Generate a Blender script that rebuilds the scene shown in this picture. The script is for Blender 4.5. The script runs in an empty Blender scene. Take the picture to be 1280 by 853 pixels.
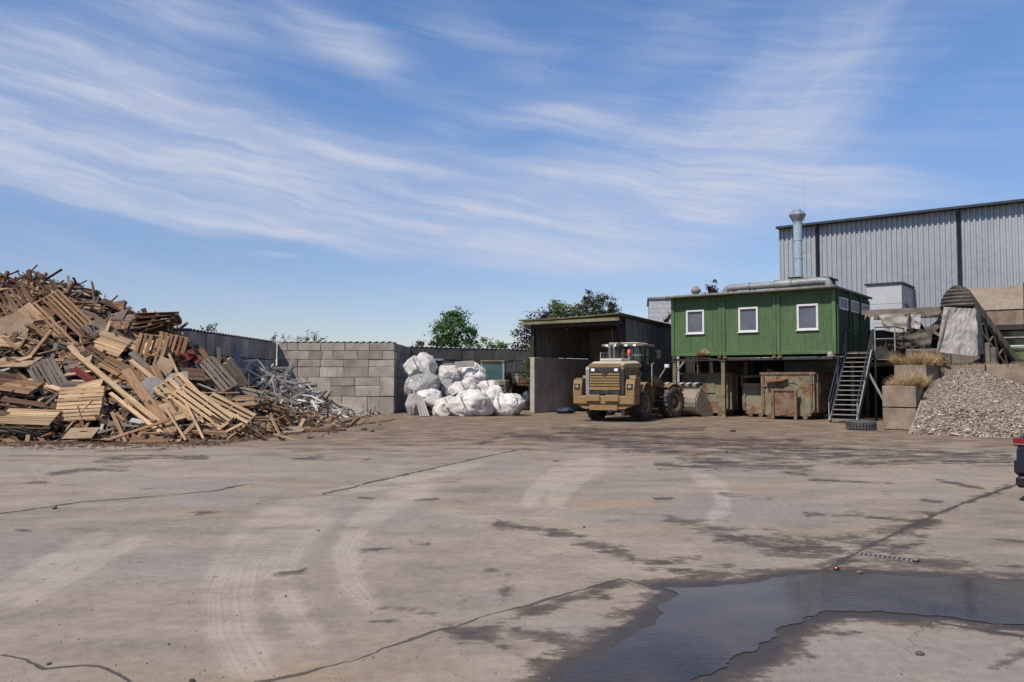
import bpy, math, random
import numpy as np
from mathutils import Vector, Matrix, noise as mnoise

# ------------------------------------------------------------------ camera, sky, sun, exposure
scene = bpy.context.scene
PITCH = math.radians(2.548)
CAMH = 1.9
cam_data = bpy.data.cameras.new("camera")
cam_data.sensor_width = 36.0
cam_data.lens = 28.125
cam_data.clip_end = 6000
cam = bpy.data.objects.new("camera", cam_data)
cam.location = (0, 0, CAMH)
cam.rotation_euler = (math.pi / 2 + PITCH, 0, 0)
scene.collection.objects.link(cam)
scene.camera = cam

SUN_TRAVEL = Vector((0.52, 0.60, -1.0)).normalized()
SUN_EL = math.asin(-SUN_TRAVEL.z)
SUN_AZ = math.atan2(-SUN_TRAVEL.x, -SUN_TRAVEL.y)     # from +Y towards +X
SKY_STRENGTH = 0.125
sun_data = bpy.data.lights.new("sun", 'SUN')
sun_data.energy = 5.0
sun_data.angle = math.radians(0.53)
sun_data.color = (1.0, 0.915, 0.80)
sun = bpy.data.objects.new("sun", sun_data)
sun.rotation_euler = SUN_TRAVEL.to_track_quat('-Z', 'Y').to_euler()
scene.collection.objects.link(sun)

scene.view_settings.view_transform = 'Standard'
scene.view_settings.look = 'None'
scene.view_settings.exposure = 0.0
scene.view_settings.gamma = 1.0
scene.view_settings.use_curve_mapping = False


class NT:
    """small helper round a node tree"""
    def __init__(self, tree):
        self.t = tree
        self.n = tree.nodes
        self.l = tree.links

    def node(self, kind, **kw):
        nd = self.n.new(kind)
        for k, v in kw.items():
            setattr(nd, k, v)
        return nd

    def put(self, sock, val):
        if hasattr(val, 'is_output'):
            self.l.new(val, sock)
        elif val is not None:
            sock.default_value = val

    def math(self, op, a, b=None, c=None, clamp=False):
        nd = self.node('ShaderNodeMath', operation=op, use_clamp=clamp)
        self.put(nd.inputs[0], a)
        if b is not None:
            self.put(nd.inputs[1], b)
        if c is not None:
            self.put(nd.inputs[2], c)
        return nd.outputs[0]

    def vmath(self, op, a, b=None, scale=None):
        nd = self.node('ShaderNodeVectorMath', operation=op)
        self.put(nd.inputs[0], a)
        if b is not None:
            self.put(nd.inputs[1], b)
        if scale is not None:
            self.put(nd.inputs['Scale'], scale)
        return nd.outputs[0]

    def noise(self, vec, scale=5, detail=4, rough=0.55, dist=0.0):
        nd = self.node('ShaderNodeTexNoise')
        self.put(nd.inputs['Vector'], vec)
        nd.inputs['Scale'].default_value = scale
        nd.inputs['Detail'].default_value = detail
        nd.inputs['Roughness'].default_value = rough
        nd.inputs['Distortion'].default_value = dist
        return nd.outputs['Fac']

    def ramp(self, fac, stops, interp='LINEAR'):
        nd = self.node('ShaderNodeValToRGB')
        nd.color_ramp.interpolation = interp
        el = nd.color_ramp.elements
        while len(el) < len(stops):
            el.new(0.5)
        for e, (p, c) in zip(el, stops):
            e.position = p
            e.color = (c[0], c[1], c[2], 1) if not isinstance(c, (int, float)) else (c, c, c, 1)
        self.put(nd.inputs[0], fac)
        return nd.outputs[0]

    def smooth(self, x, lo, hi):
        nd = self.node('ShaderNodeMapRange', interpolation_type='SMOOTHSTEP')
        self.put(nd.inputs[0], x)
        nd.inputs[1].default_value = lo
        nd.inputs[2].default_value = hi
        return nd.outputs[0]

    def mix(self, fac, a, b, mode='MIX'):
        nd = self.node('ShaderNodeMix', data_type='RGBA', blend_type=mode)
        self.put(nd.inputs[0], fac)
        self.put(nd.inputs[6], a if hasattr(a, 'is_output') else (a[0], a[1], a[2], 1))
        self.put(nd.inputs[7], b if hasattr(b, 'is_output') else (b[0], b[1], b[2], 1))
        return nd.outputs[2]

    def mapping(self, vec, scale=(1, 1, 1), rot=(0, 0, 0), loc=(0, 0, 0)):
        nd = self.node('ShaderNodeMapping')
        self.put(nd.inputs[0], vec)
        nd.inputs['Scale'].default_value = scale
        nd.inputs['Rotation'].default_value = rot
        nd.inputs['Location'].default_value = loc
        return nd.outputs[0]

    def bump(self, h, strength=0.3, dist=0.02):
        nd = self.node('ShaderNodeBump')
        nd.inputs['Strength'].default_value = strength
        nd.inputs['Distance'].default_value = dist
        self.put(nd.inputs['Height'], h)
        return nd.outputs[0]

    def attr(self, name):
        nd = self.node('ShaderNodeAttribute', attribute_name=name)
        return nd.outputs['Fac']


def build_world():
    w = bpy.data.worlds.new("World")
    scene.world = w
    w.use_nodes = True
    t = NT(w.node_tree)
    t.n.clear()
    out = t.node('ShaderNodeOutputWorld')
    bg = t.node('ShaderNodeBackground')
    sky = t.node('ShaderNodeTexSky', sky_type='NISHITA')
    sky.sun_disc = False
    sky.sun_elevation = SUN_EL
    sky.sun_rotation = SUN_AZ
    sky.altitude = 300
    sky.air_density = 1.0
    sky.dust_density = 0.25
    sky.ozone_density = 2.2
    tc = t.node('ShaderNodeTexCoord')
    d = tc.outputs['Generated']
    sep = t.node('ShaderNodeSeparateXYZ')
    t.put(sep.inputs[0], d)
    # azimuth and elevation of the view of the sky (radians)
    az = t.math('ARCTAN2', sep.outputs[0], sep.outputs[1])
    el = t.math('ARCSINE', sep.outputs[2])
    comb = t.node('ShaderNodeCombineXYZ')
    t.put(comb.inputs[0], az)
    t.put(comb.inputs[1], el)
    q = comb.outputs[0]
    # slow bending of the streaks
    wn = t.node('ShaderNodeTexNoise')
    t.put(wn.inputs['Vector'], t.mapping(q, (2.2, 4.5, 1)))
    wn.inputs['Detail'].default_value = 0.6
    wv = t.vmath('SUBTRACT', wn.outputs['Color'], (0.5, 0.5, 0.5))
    q2 = t.vmath('ADD', q, t.vmath('MULTIPLY', wv, (0.055, 0.02, 0)))

    def bump2(cx, cy, rx, ry, rot, amp):
        """broad soft bank of cirrus centred at azimuth cx, elevation cy"""
        mp = t.node('ShaderNodeMapping', vector_type='TEXTURE')
        t.put(mp.inputs[0], q2)
        mp.inputs['Location'].default_value = (cx, cy, 0)
        mp.inputs['Rotation'].default_value = (0, 0, rot)
        mp.inputs['Scale'].default_value = (rx, ry, 1)
        ln = t.node('ShaderNodeVectorMath', operation='LENGTH')
        t.put(ln.inputs[0], mp.outputs[0])
        f = t.smooth(ln.outputs['Value'], 1.0, 0.0)
        return t.math('MULTIPLY', f, amp)

    banks = [
        (-0.36, 0.262, 0.46, 0.115, -0.13, 1.35),   # big left bank
        (-0.55, 0.235, 0.34, 0.085, -0.05, 0.8),
        (-0.17, 0.172, 0.60, 0.036, -0.105, 1.55),  # long low band
        (0.12, 0.192, 0.36, 0.078, -0.06, 1.3),
        (0.02, 0.240, 0.34, 0.06, -0.12, 0.9),
        (0.26, 0.26, 0.36, 0.07, -0.2, 0.9),
        (0.34, 0.33, 0.24, 0.14, 0.5, 0.95),        # fan at right
        (0.38, 0.215, 0.24, 0.045, -0.08, 0.95),
        (-0.24, 0.410, 0.24, 0.05, -0.45, 1.0),   # wisps at the top
        (-0.55, 0.35, 0.36, 0.10, 0.1, 0.6),
        (0.52, 0.43, 0.16, 0.05, -0.5, 0.55),
        (-0.29, 0.142, 0.05, 0.008, -0.05, 0.8),
        (0.03, 0.315, 0.24, 0.03, 0.05, 0.55),
        (-0.02, 0.40, 0.25, 0.06, -0.5, 0.5),
        (0.20, 0.40, 0.22, 0.07, 0.6, 0.45),
        (-0.45, 0.42, 0.22, 0.05, -0.2, 0.6),
    ]
    cov = None
    for b in banks:
        v = bump2(*b)
        cov = v if cov is None else t.math('ADD', cov, v)
    generic = t.smooth(t.noise(t.mapping(q2, (1.6, 3.2, 1)), 1.6, 3, 0.5), 0.45, 0.78)
    # elsewhere in the sky the cirrus simply goes on
    away = t.smooth(t.math('ABSOLUTE', az), 0.62, 0.9)
    high = t.smooth(el, 0.44, 0.6)
    gen_f = t.math('MAXIMUM', t.math('MAXIMUM', away, high), 0.12)
    cov = t.math('ADD', cov, t.math('MULTIPLY', generic, gen_f))
    # fibres
    wn2 = t.node('ShaderNodeTexNoise')
    t.put(wn2.inputs['Vector'], t.mapping(q, (6, 12, 1)))
    wn2.inputs['Detail'].default_value = 3
    wv2 = t.vmath('SUBTRACT', wn2.outputs['Color'], (0.5, 0.5, 0.5))
    q3 = t.vmath('ADD', q2, t.vmath('MULTIPLY', wv2, (0.005, 0.0025, 0)))

    def streak(rot, sx, sy, det=7, rough=0.6):
        mp = t.node('ShaderNodeMapping', vector_type='TEXTURE')
        t.put(mp.inputs[0], q3)
        mp.inputs['Rotation'].default_value = (0, 0, rot)
        mp.inputs['Scale'].default_value = (1 / sx, 1 / sy, 1)
        return t.noise(mp.outputs[0], 1.0, det, rough)
    f1 = streak(-0.09, 1.5, 19, 6, 0.52)
    f4 = streak(-0.21, 2.2, 24, 6, 0.55)
    swap = t.smooth(t.noise(t.mapping(q, (2.3, 5, 1), loc=(3, 1, 0)), 1.0, 2, 0.5), 0.42, 0.58)
    f1 = t.math('ADD', t.math('MULTIPLY', f1, t.math('SUBTRACT', 1.0, swap)), t.math('MULTIPLY', f4, swap))
    f2 = t.math('ADD', t.math('MULTIPLY', streak(-0.16, 5.0, 80, 6, 0.62), 0.55), t.math('MULTIPLY', t.noise(t.mapping(q3, (3.2, 8, 1)), 1.3, 8, 0.66), 0.45))
    f3 = streak(0.75, 2.6, 17, 7, 0.62)
    fanw = t.math('MULTIPLY', t.smooth(az, 0.15, 0.4), t.smooth(el, 0.2, 0.3))
    f1 = t.math('ADD', t.math('MULTIPLY', f1, t.math('SUBTRACT', 1.0, t.math('MULTIPLY', fanw, 0.6))), t.math('MULTIPLY', f3, t.math('MULTIPLY', fanw, 0.6)))
    fib = t.math('ADD', t.math('MULTIPLY', f1, 0.5), t.math('MULTIPLY', f2, 0.5))
    covs = t.smooth(cov, 0.0, 1.5)
    veil = t.math('MULTIPLY', covs, 0.34)
    thin = t.math('MULTIPLY', t.smooth(fib, 0.44, 0.66), 0.20)
    strands = t.math('MULTIPLY', covs, t.math('MULTIPLY', t.smooth(fib, 0.38, 0.63), 0.62))
    dens = t.math('ADD', veil, t.math('ADD', strands, thin), clamp=True)
    dens = t.math('MULTIPLY', dens, 0.92)
    dens = t.math('MULTIPLY', dens, t.smooth(el, 0.01, 0.10))
    # a touch deeper blue than the model gives, clouds nearly white
    grad = t.mix(t.smooth(el, 0.04, 0.42), (0.76, 0.74, 0.85), (0.83, 1.0, 1.22))
    tint = t.mix(1.0, sky.outputs[0], grad, 'MULTIPLY')
    col = t.mix(dens, tint, (4.7, 5.0, 6.0))
    t.put(bg.inputs[0], col)
    bg.inputs[1].default_value = SKY_STRENGTH
    t.l.new(bg.outputs[0], out.inputs[0])


build_world()

# ------------------------------------------------------------------ helpers
R = random.Random(7)
COL = scene.collection
PI = math.pi


def ray(px, py):
    cx, cy = (px - 640) / 1000.0, (426.5 - py) / 1000.0
    return Vector((cx, math.cos(PITCH) - cy * math.sin(PITCH), math.sin(PITCH) + cy * math.cos(PITCH)))


def at(px, py, D):
    """the place at distance D (metres along Y) seen at that spot of the photograph"""
    r = ray(px, py)
    k = D / r.y
    return Vector((r.x * k, D, CAMH + r.z * k))


def gp(px, py):
    r = ray(px, py)
    k = -CAMH / r.z
    return Vector((r.x * k, r.y * k, 0))


# yard axes of the works on the right: T along the fronts, N going back
TA = math.atan2(-0.6, 0.8)


def tn(T, N, z=0.0):
    return Vector((0.8 * T + 0.6 * N, -0.6 * T + 0.8 * N, z))


class MB:
    """collects geometry; build() links it as one mesh object"""
    def __init__(self):
        self.v, self.f, self.m, self.s = [], [], [], []

    def add(self, vs, fs, mi=0, smooth=False):
        o = len(self.v)
        self.v.extend([tuple(p) for p in vs])
        for f in fs:
            self.f.append([i + o for i in f])
            self.m.append(mi)
            self.s.append(smooth)
        return self

    def box(self, x0, x1, y0, y1, z0, z1, mi=0, M=None):
        vs = [Vector(p) for p in ((x0, y0, z0), (x1, y0, z0), (x1, y1, z0), (x0, y1, z0),
                                  (x0, y0, z1), (x1, y0, z1), (x1, y1, z1), (x0, y1, z1))]
        if M is not None:
            vs = [M @ p for p in vs]
        return self.add(vs, [(3, 2, 1, 0), (4, 5, 6, 7), (0, 1, 5, 4), (1, 2, 6, 5), (2, 3, 7, 6), (3, 0, 4, 7)], mi)

    def cbox(self, x0, x1, y0, y1, z0, z1, c=0.03, mi=0, M=None, jit=0.0, rr=None):
        """box with chamfered edges"""
        vs, fs = [], []
        X, Y, Z = (x0, x1), (y0, y1), (z0, z1)
        idx = {}
        for i in (0, 1):
            for j in (0, 1):
                for k in (0, 1):
                    sx, sy, sz = (1 - 2 * i), (1 - 2 * j), (1 - 2 * k)
                    for a in range(3):
                        p = [X[i] + sx * c, Y[j] + sy * c, Z[k] + sz * c]
                        p[a] = (X[i], Y[j], Z[k])[a]
                        if jit and rr:
                            p = [q + rr.uniform(-jit, jit) for q in p]
                        idx[(i, j, k, a)] = len(vs)
                        vs.append(Vector(p))
        for a in range(3):
            for s in (0, 1):
                o = [b for b in range(3) if b != a]
                loop = []
                for (u, w) in ((0, 0), (1, 0), (1, 1), (0, 1)):
                    t = [0, 0, 0]
                    t[a] = s
                    t[o[0]] = u
                    t[o[1]] = w
                    loop.append(idx[(t[0], t[1], t[2], a)])
                flip = (s == 0) ^ (a == 1)
                fs.append(loop[::-1] if flip else loop)
        for a in range(3):
            o = [b for b in range(3) if b != a]
            for u in (0, 1):
                for w in (0, 1):
                    q = []
                    for s in (0, 1):
                        t = [0, 0, 0]
                        t[a] = s
                        t[o[0]] = u
                        t[o[1]] = w
                        q.append((idx[(t[0], t[1], t[2], o[0])], idx[(t[0], t[1], t[2], o[1])]))
                    fs.append([q[0][0], q[1][0], q[1][1], q[0][1]])
        for i in (0, 1):
            for j in (0, 1):
                for k in (0, 1):
                    fs.append([idx[(i, j, k, a)] for a in range(3)])
        # orient outwards
        cen = Vector(((x0 + x1) / 2, (y0 + y1) / 2, (z0 + z1) / 2))
        out = []
        for f in fs:
            a, b, d = vs[f[0]], vs[f[1]], vs[f[2]]
            nrm = (b - a).cross(d - a)
            mid = sum((vs[i] for i in f), Vector()) / len(f)
            out.append(f if nrm.dot(mid - cen) > 0 else f[::-1])
        if M is not None:
            vs = [M @ p for p in vs]
        return self.add(vs, out, mi)

    def bar(self, p0, p1, w, h, mi=0, up=(0, 0, 1), roll=0.0):
        p0, p1 = Vector(p0), Vector(p1)
        d = p1 - p0
        L = d.length
        d.normalize()
        u = Vector(up)
        if abs(u.dot(d)) > 0.98:
            u = Vector((0, 1, 0))
        s = d.cross(u).normalized()
        u = s.cross(d)
        M = Matrix((d, -s, u)).transposed().to_4x4()
        M.translation = p0
        if roll:
            M = M @ Matrix.Rotation(roll, 4, 'X')
        return self.box(0, L, -w / 2, w / 2, -h / 2, h / 2, mi, M)

    def tube(self, pts, r, n=8, mi=0, cap=True, smooth=True):
        pts = [Vector(p) for p in pts]
        rs = r if isinstance(r, (list, tuple)) else [r] * len(pts)
        vs, fs = [], []
        ref = None
        for i, p in enumerate(pts):
            if i == 0:
                d = pts[1] - pts[0]
            elif i == len(pts) - 1:
                d = pts[-1] - pts[-2]
            else:
                d = (pts[i + 1] - p).normalized() + (p - pts[i - 1]).normalized()
            d.normalize()
            if ref is None:
                ref = d.orthogonal()
            a = (ref - d * ref.dot(d)).normalized()
            b = d.cross(a).normalized()
            ref = a
            for k in range(n):
                t = 2 * PI * k / n
                vs.append(p + (a * math.cos(t) + b * math.sin(t)) * rs[i])
        for i in range(len(pts) - 1):
            for k in range(n):
                fs.append((i * n + k, (i + 1) * n + k, (i + 1) * n + (k + 1) % n, i * n + (k + 1) % n))
        self.add(vs, fs, mi, smooth)
        if cap:
            self.add(vs[:n], [tuple(range(n))], mi)
            self.add(vs[-n:], [tuple(range(n - 1, -1, -1))], mi)
        return self

    def lathe(self, prof, n=24, mi=0, M=None, smooth=True, a0=0.0, a1=2 * PI):
        """prof: (radius, height) pairs round local Z"""
        full = abs(a1 - a0 - 2 * PI) < 1e-6
        m = n if full else n + 1
        vs, fs = [], []
        for r, z in prof:
            for k in range(m):
                t = a0 + (a1 - a0) * k / n
                vs.append(Vector((r * math.cos(t), r * math.sin(t), z)))
        for i in range(len(prof) - 1):
            for k in range(n):
                k2 = (k + 1) % m
                fs.append((i * m + k, i * m + k2, (i + 1) * m + k2, (i + 1) * m + k))
        if M is not None:
            vs = [M @ p for p in vs]
        return self.add(vs, fs, mi, smooth)

    def prism(self, poly, d0, d1, axis='y', mi=0, M=None):
        """polygon in the plane across axis, pushed from d0 to d1 along it"""
        def mk(p, d):
            return {'y': Vector((p[0], d, p[1])), 'x': Vector((d, p[0], p[1])), 'z': Vector((p[0], p[1], d))}[axis]
        n = len(poly)
        vs = [mk(p, d0) for p in poly] + [mk(p, d1) for p in poly]
        if M is not None:
            vs = [M @ p for p in vs]
        fs = [tuple(range(n)), tuple(range(2 * n - 1, n - 1, -1))]
        for i in range(n):
            j = (i + 1) % n
            fs.append((j, i, i + n, j + n))
        return self.add(vs, fs, mi)

    def mesh(self, name, mats):
        me = bpy.data.meshes.new(name)
        me.from_pydata(self.v, [], self.f)
        for m in (mats if isinstance(mats, (list, tuple)) else [mats]):
            me.materials.append(m)
        me.polygons.foreach_set('material_index', self.m)
        me.polygons.foreach_set('use_smooth', self.s)
        me.update()
        return me

    def build(self, name, mats, parent=None, loc=None, rot=None):
        return obj(name, self.mesh(name, mats), parent, loc, rot)


def obj(name, me, parent=None, loc=None, rot=None):
    o = bpy.data.objects.new(name, me)
    COL.objects.link(o)
    if parent is not None:
        o.parent = parent
    if loc is not None:
        o.location = loc
    if rot is not None:
        o.rotation_euler = rot
    return o


def tag(o, label=None, cat=None, group=None, kind=None):
    if label:
        o['label'] = label
    if cat:
        o['category'] = cat
    if group:
        o['group'] = group
    if kind:
        o['kind'] = kind
    return o


def thing(name, label, cat, loc=(0, 0, 0), rz=0.0, group=None):
    o = bpy.data.objects.new(name, None)
    o.empty_display_size = 0.2
    COL.objects.link(o)
    o.location = loc
    o.rotation_euler = (0, 0, rz)
    return tag(o, label, cat, group)


def copy_tree(o, parent=None):
    c = o.copy()
    COL.objects.link(c)
    c.parent = parent
    for ch in list(o.children):
        copy_tree(ch, c)
    return c


# ------------------------------------------------------------------ materials
MATS = {}
ALB = 0.8      # the paints and dusts below are scaled together


def new_mat(name):
    m = bpy.data.materials.new(name)
    m.use_nodes = True
    t = NT(m.node_tree)
    b = m.node_tree.nodes['Principled BSDF']
    MATS[name] = m
    return m, t, b


def weathered(name, cols, rough=0.8, scale=2.0, bump=0.3, stretch=(1, 1, 1), rnd=0.12, metal=0.0, spec=0.3,
              island=0.0, world=False, streak=0.0, streak_col=(0.08, 0.07, 0.06), bump_dist=0.01,
              dust=0.0, dust_col=(0.30, 0.23, 0.16), fine=8.0, rust=0.0):
    """general worn surface: two scales of mottling, piece-to-piece variation, rain streaks, settled dust, rust"""
    m, t, b = new_mat(name)
    info = t.node('ShaderNodeObjectInfo')
    geo = t.node('ShaderNodeNewGeometry')
    tc = t.node('ShaderNodeTexCoord')
    src = geo.outputs['Position'] if world else tc.outputs['Object']
    rv = t.math('FRACT', t.math('ADD', info.outputs['Random'], t.math('MULTIPLY', geo.outputs['Random Per Island'], 1.0 if island else 0.0)))
    off = t.node('ShaderNodeCombineXYZ')
    t.put(off.inputs[0], t.math('MULTIPLY', rv, 37.0))
    t.put(off.inputs[2], t.math('MULTIPLY', rv, 19.0))
    vec = t.vmath('ADD', src, off.outputs[0])
    vs = t.mapping(vec, stretch)
    n1 = t.noise(vs, scale, 5, 0.6)
    n2 = t.noise(vs, scale * fine, 4, 0.6)
    f = t.math('ADD', t.math('MULTIPLY', n1, 0.68), t.math('MULTIPLY', n2, 0.32))
    k = len(cols)
    stops = [(0.33 + 0.34 * i / max(1, k - 1), tuple(q * ALB for q in c)) for i, c in enumerate(cols)]
    col = t.ramp(f, stops)
    if rnd or island:
        amt = max(rnd, island)
        mul = t.math('ADD', t.math('MULTIPLY', rv, 2 * amt), 1 - amt)
        cc = t.node('ShaderNodeCombineXYZ')
        for i in range(3):
            t.put(cc.inputs[i], mul)
        col = t.mix(1.0, col, cc.outputs[0], 'MULTIPLY')
    if streak:
        sn = t.noise(t.mapping(vec, (3.0, 3.0, 0.22)), 2.2, 5, 0.65)
        col = t.mix(t.math('MULTIPLY', t.smooth(sn, 0.5, 0.75), streak), col, streak_col)
    if rust:
        rn = t.noise(vec, scale * 1.7, 8, 0.7)
        col = t.mix(t.smooth(rn, 0.62 - 0.25 * rust, 0.68 - 0.2 * rust), col,
                    t.ramp(n2, [(0.35, (0.05, 0.022, 0.012)), (0.65, (0.20, 0.085, 0.035))]))
    if dust:
        sp = t.node('ShaderNodeSeparateXYZ')
        t.put(sp.inputs[0], geo.outputs['Normal'])
        up = t.smooth(sp.outputs[2], -0.2, 0.9)
        dn = t.smooth(t.noise(vec, scale * 2.3, 6, 0.65), 0.35, 0.65)
        df = t.math('MULTIPLY', t.math('ADD', t.math('MULTIPLY', up, 0.6), 0.4), t.math('MULTIPLY', dn, dust), clamp=True)
        col = t.mix(df, col, dust_col)
    t.put(b.inputs['Base Color'], col)
    t.put(b.inputs['Roughness'], t.math('ADD', t.math('MULTIPLY', n2, 0.25), rough - 0.125, clamp=True))
    b.inputs['Metallic'].default_value = metal
    b.inputs['Specular IOR Level'].default_value = spec
    if bump:
        t.put(b.inputs['Normal'], t.bump(f, bump, bump_dist))
    return m


def wood(name, cols):
    """sawn timber with grain running along local X"""
    return weathered(name, cols, 0.85, 3.0, 0.35, (0.5, 6, 6), rnd=0.22, island=0.3, spec=0.15, fine=5)


W_PALE = wood('pale_pine', [(0.31, 0.19, 0.10), (0.47, 0.32, 0.185), (0.58, 0.42, 0.265)])
W_TAN = wood('tan_pine', [(0.165, 0.092, 0.050), (0.27, 0.160, 0.090), (0.37, 0.235, 0.140)])
W_BROWN = wood('brown_timber', [(0.060, 0.034, 0.021), (0.125, 0.074, 0.047), (0.20, 0.125, 0.082)])
W_GREY = wood('grey_timber', [(0.10, 0.078, 0.062), (0.185, 0.15, 0.122), (0.26, 0.215, 0.178)])
W_RED = wood('red_painted_board', [(0.07, 0.014, 0.014), (0.13, 0.025, 0.022), (0.17, 0.05, 0.04)])
W_WHITE = weathered('flaking_white_board', [(0.24, 0.215, 0.185), (0.42, 0.40, 0.37), (0.52, 0.50, 0.47)], 0.75, 4.0, 0.2, (0.6, 4, 4), rnd=0.15, spec=0.2)
W_SHEET = weathered('fibreboard', [(0.28, 0.19, 0.115), (0.36, 0.255, 0.165), (0.42, 0.31, 0.21)], 0.8, 1.5, 0.1, rnd=0.15, spec=0.2)
W_GSHEET = weathered('grey_coated_board', [(0.17, 0.16, 0.15), (0.24, 0.228, 0.215), (0.30, 0.285, 0.27)], 0.6, 1.2, 0.1, rnd=0.15, spec=0.3)
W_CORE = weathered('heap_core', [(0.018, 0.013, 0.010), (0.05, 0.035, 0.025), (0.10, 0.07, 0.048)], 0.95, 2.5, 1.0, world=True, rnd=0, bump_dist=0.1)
CONC = weathered('block_concrete', [(0.27, 0.225, 0.185), (0.40, 0.348, 0.295), (0.50, 0.45, 0.39)], 0.9, 1.0, 0.7, rnd=0.22, streak=0.6,
                 streak_col=(0.11, 0.095, 0.08), spec=0.2, fine=11)
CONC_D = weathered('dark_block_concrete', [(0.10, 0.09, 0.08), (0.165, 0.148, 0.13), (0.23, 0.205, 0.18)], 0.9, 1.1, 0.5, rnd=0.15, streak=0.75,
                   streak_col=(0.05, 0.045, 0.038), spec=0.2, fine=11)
CONC_T = weathered('tan_block_concrete', [(0.17, 0.125, 0.09), (0.26, 0.20, 0.15), (0.36, 0.29, 0.225)], 0.92, 1.6, 0.7, rnd=0.14, streak=0.65,
                   streak_col=(0.10, 0.072, 0.05), spec=0.2, fine=12, bump_dist=0.02)
JOINT = weathered('dark_joint_mortar', [(0.035, 0.03, 0.026), (0.06, 0.052, 0.045)], 0.95, 3, 0.2, rnd=0)  # near-black filling seen in the joints between blocks
HOOD_DK = weathered('dirty_hood_sheet', [(0.05, 0.042, 0.035), (0.10, 0.085, 0.07), (0.17, 0.145, 0.12)], 0.85, 1.6, 0.3, rnd=0.1)
CEMENT = weathered('fibre_cement', [(0.25, 0.235, 0.21), (0.36, 0.34, 0.31), (0.44, 0.42, 0.39)], 0.9, 1.5, 0.3, rnd=0.05, spec=0.2)
MOSS = weathered('mossy_roof', [(0.10, 0.11, 0.05), (0.20, 0.19, 0.11), (0.30, 0.28, 0.21)], 0.95, 1.3, 0.5, rnd=0.05, spec=0.1)
SHEET_D = weathered('weathered_sheet', [(0.11, 0.10, 0.082), (0.20, 0.185, 0.155), (0.30, 0.275, 0.235)], 0.85, 0.9, 0.2, stretch=(1, 1, 0.25), rnd=0.2, streak=0.6)
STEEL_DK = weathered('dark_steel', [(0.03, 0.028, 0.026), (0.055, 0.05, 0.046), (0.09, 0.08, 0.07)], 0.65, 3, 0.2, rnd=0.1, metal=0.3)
STEEL_DUST = weathered('dusty_steel', [(0.10, 0.085, 0.07), (0.17, 0.145, 0.12), (0.25, 0.21, 0.17)], 0.8, 2, 0.3, rnd=0.15, metal=0.1)
GALV = weathered('galvanised_steel', [(0.32, 0.34, 0.36), (0.45, 0.47, 0.49), (0.55, 0.57, 0.58)], 0.42, 4, 0.05, rnd=0.05, metal=0.7, spec=0.5)
GREY_STEEL = weathered('grey_painted_steel', [(0.20, 0.205, 0.21), (0.28, 0.285, 0.29), (0.34, 0.345, 0.35)], 0.55, 3, 0.08, rnd=0.05, metal=0.3)
STAIR = weathered('stair_steel', [(0.20, 0.19, 0.175), (0.32, 0.305, 0.285), (0.42, 0.40, 0.375)], 0.7, 4, 0.1, rnd=0.08, metal=0.3, rust=0.1)
BLUE_PIPE = weathered('pale_blue_pipe', [(0.28, 0.37, 0.45), (0.36, 0.46, 0.54), (0.42, 0.52, 0.59)], 0.45, 3, 0.03, rnd=0.02, metal=0.1, spec=0.5)
GREEN = weathered('green_paint', [(0.065, 0.120, 0.048), (0.090, 0.158, 0.066), (0.122, 0.195, 0.092)], 0.6, 0.8, 0.08, rnd=0.08, streak=0.75,
                  streak_col=(0.045, 0.075, 0.035), spec=0.35, stretch=(1, 1, 0.4))
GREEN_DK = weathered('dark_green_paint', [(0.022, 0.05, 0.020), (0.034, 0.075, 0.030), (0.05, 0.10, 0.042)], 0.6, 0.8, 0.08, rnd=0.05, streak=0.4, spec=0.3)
GREEN_SKIP = weathered('worn_green_skip', [(0.10, 0.105, 0.06), (0.175, 0.175, 0.105), (0.25, 0.24, 0.155)], 0.75, 1.1, 0.3, rnd=0.08, streak=0.6,
                       streak_col=(0.10, 0.066, 0.04), rust=0.5, dust=0.7)
SKIP_B = weathered('worn_tan_skip', [(0.15, 0.145, 0.10), (0.23, 0.215, 0.155), (0.30, 0.27, 0.20)], 0.8, 1.1, 0.4, rnd=0.08, streak=0.6,
                   streak_col=(0.12, 0.075, 0.045), rust=0.5, dust=0.6)
SKIP_RUST = weathered('rusty_skip', [(0.10, 0.06, 0.04), (0.17, 0.11, 0.075), (0.24, 0.165, 0.115)], 0.85, 1.5, 0.4, rnd=0.08, rust=0.6, dust=0.5)
RUST = weathered('rust', [(0.07, 0.030, 0.016), (0.17, 0.08, 0.04), (0.27, 0.15, 0.085)], 0.9, 2.5, 0.4, rnd=0.15)
WHITE_FR = weathered('white_frame', [(0.62, 0.61, 0.59), (0.74, 0.73, 0.71), (0.80, 0.79, 0.77)], 0.45, 3, 0.03, rnd=0.03, spec=0.4)
HALL = weathered('hall_cladding', [(0.30, 0.328, 0.365), (0.36, 0.388, 0.42), (0.405, 0.432, 0.46)], 0.5, 0.35, 0.0, rnd=0.05, metal=0.15, spec=0.4, streak=0.22,
                 streak_col=(0.20, 0.22, 0.25))
HALL_TRIM = weathered('dark_trim', [(0.035, 0.04, 0.05), (0.055, 0.06, 0.07)], 0.5, 2, 0.02, rnd=0.03)
WHITE_WALL = weathered('white_panel', [(0.44, 0.45, 0.47), (0.52, 0.53, 0.55)], 0.55, 0.8, 0.03, rnd=0.03)
BEIGE = weathered('dusty_beige_concrete', [(0.25, 0.20, 0.155), (0.34, 0.28, 0.22), (0.42, 0.35, 0.28)], 0.92, 0.9, 0.4, rnd=0.05, streak=0.3,
                  streak_col=(0.2, 0.15, 0.1))
TARP = weathered('grey_tarp', [(0.27, 0.25, 0.23), (0.40, 0.38, 0.36), (0.53, 0.51, 0.49)], 0.75, 2.2, 0.15, rnd=0.06, spec=0.15, bump_dist=0.03,
                 dust=0.4)
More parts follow.
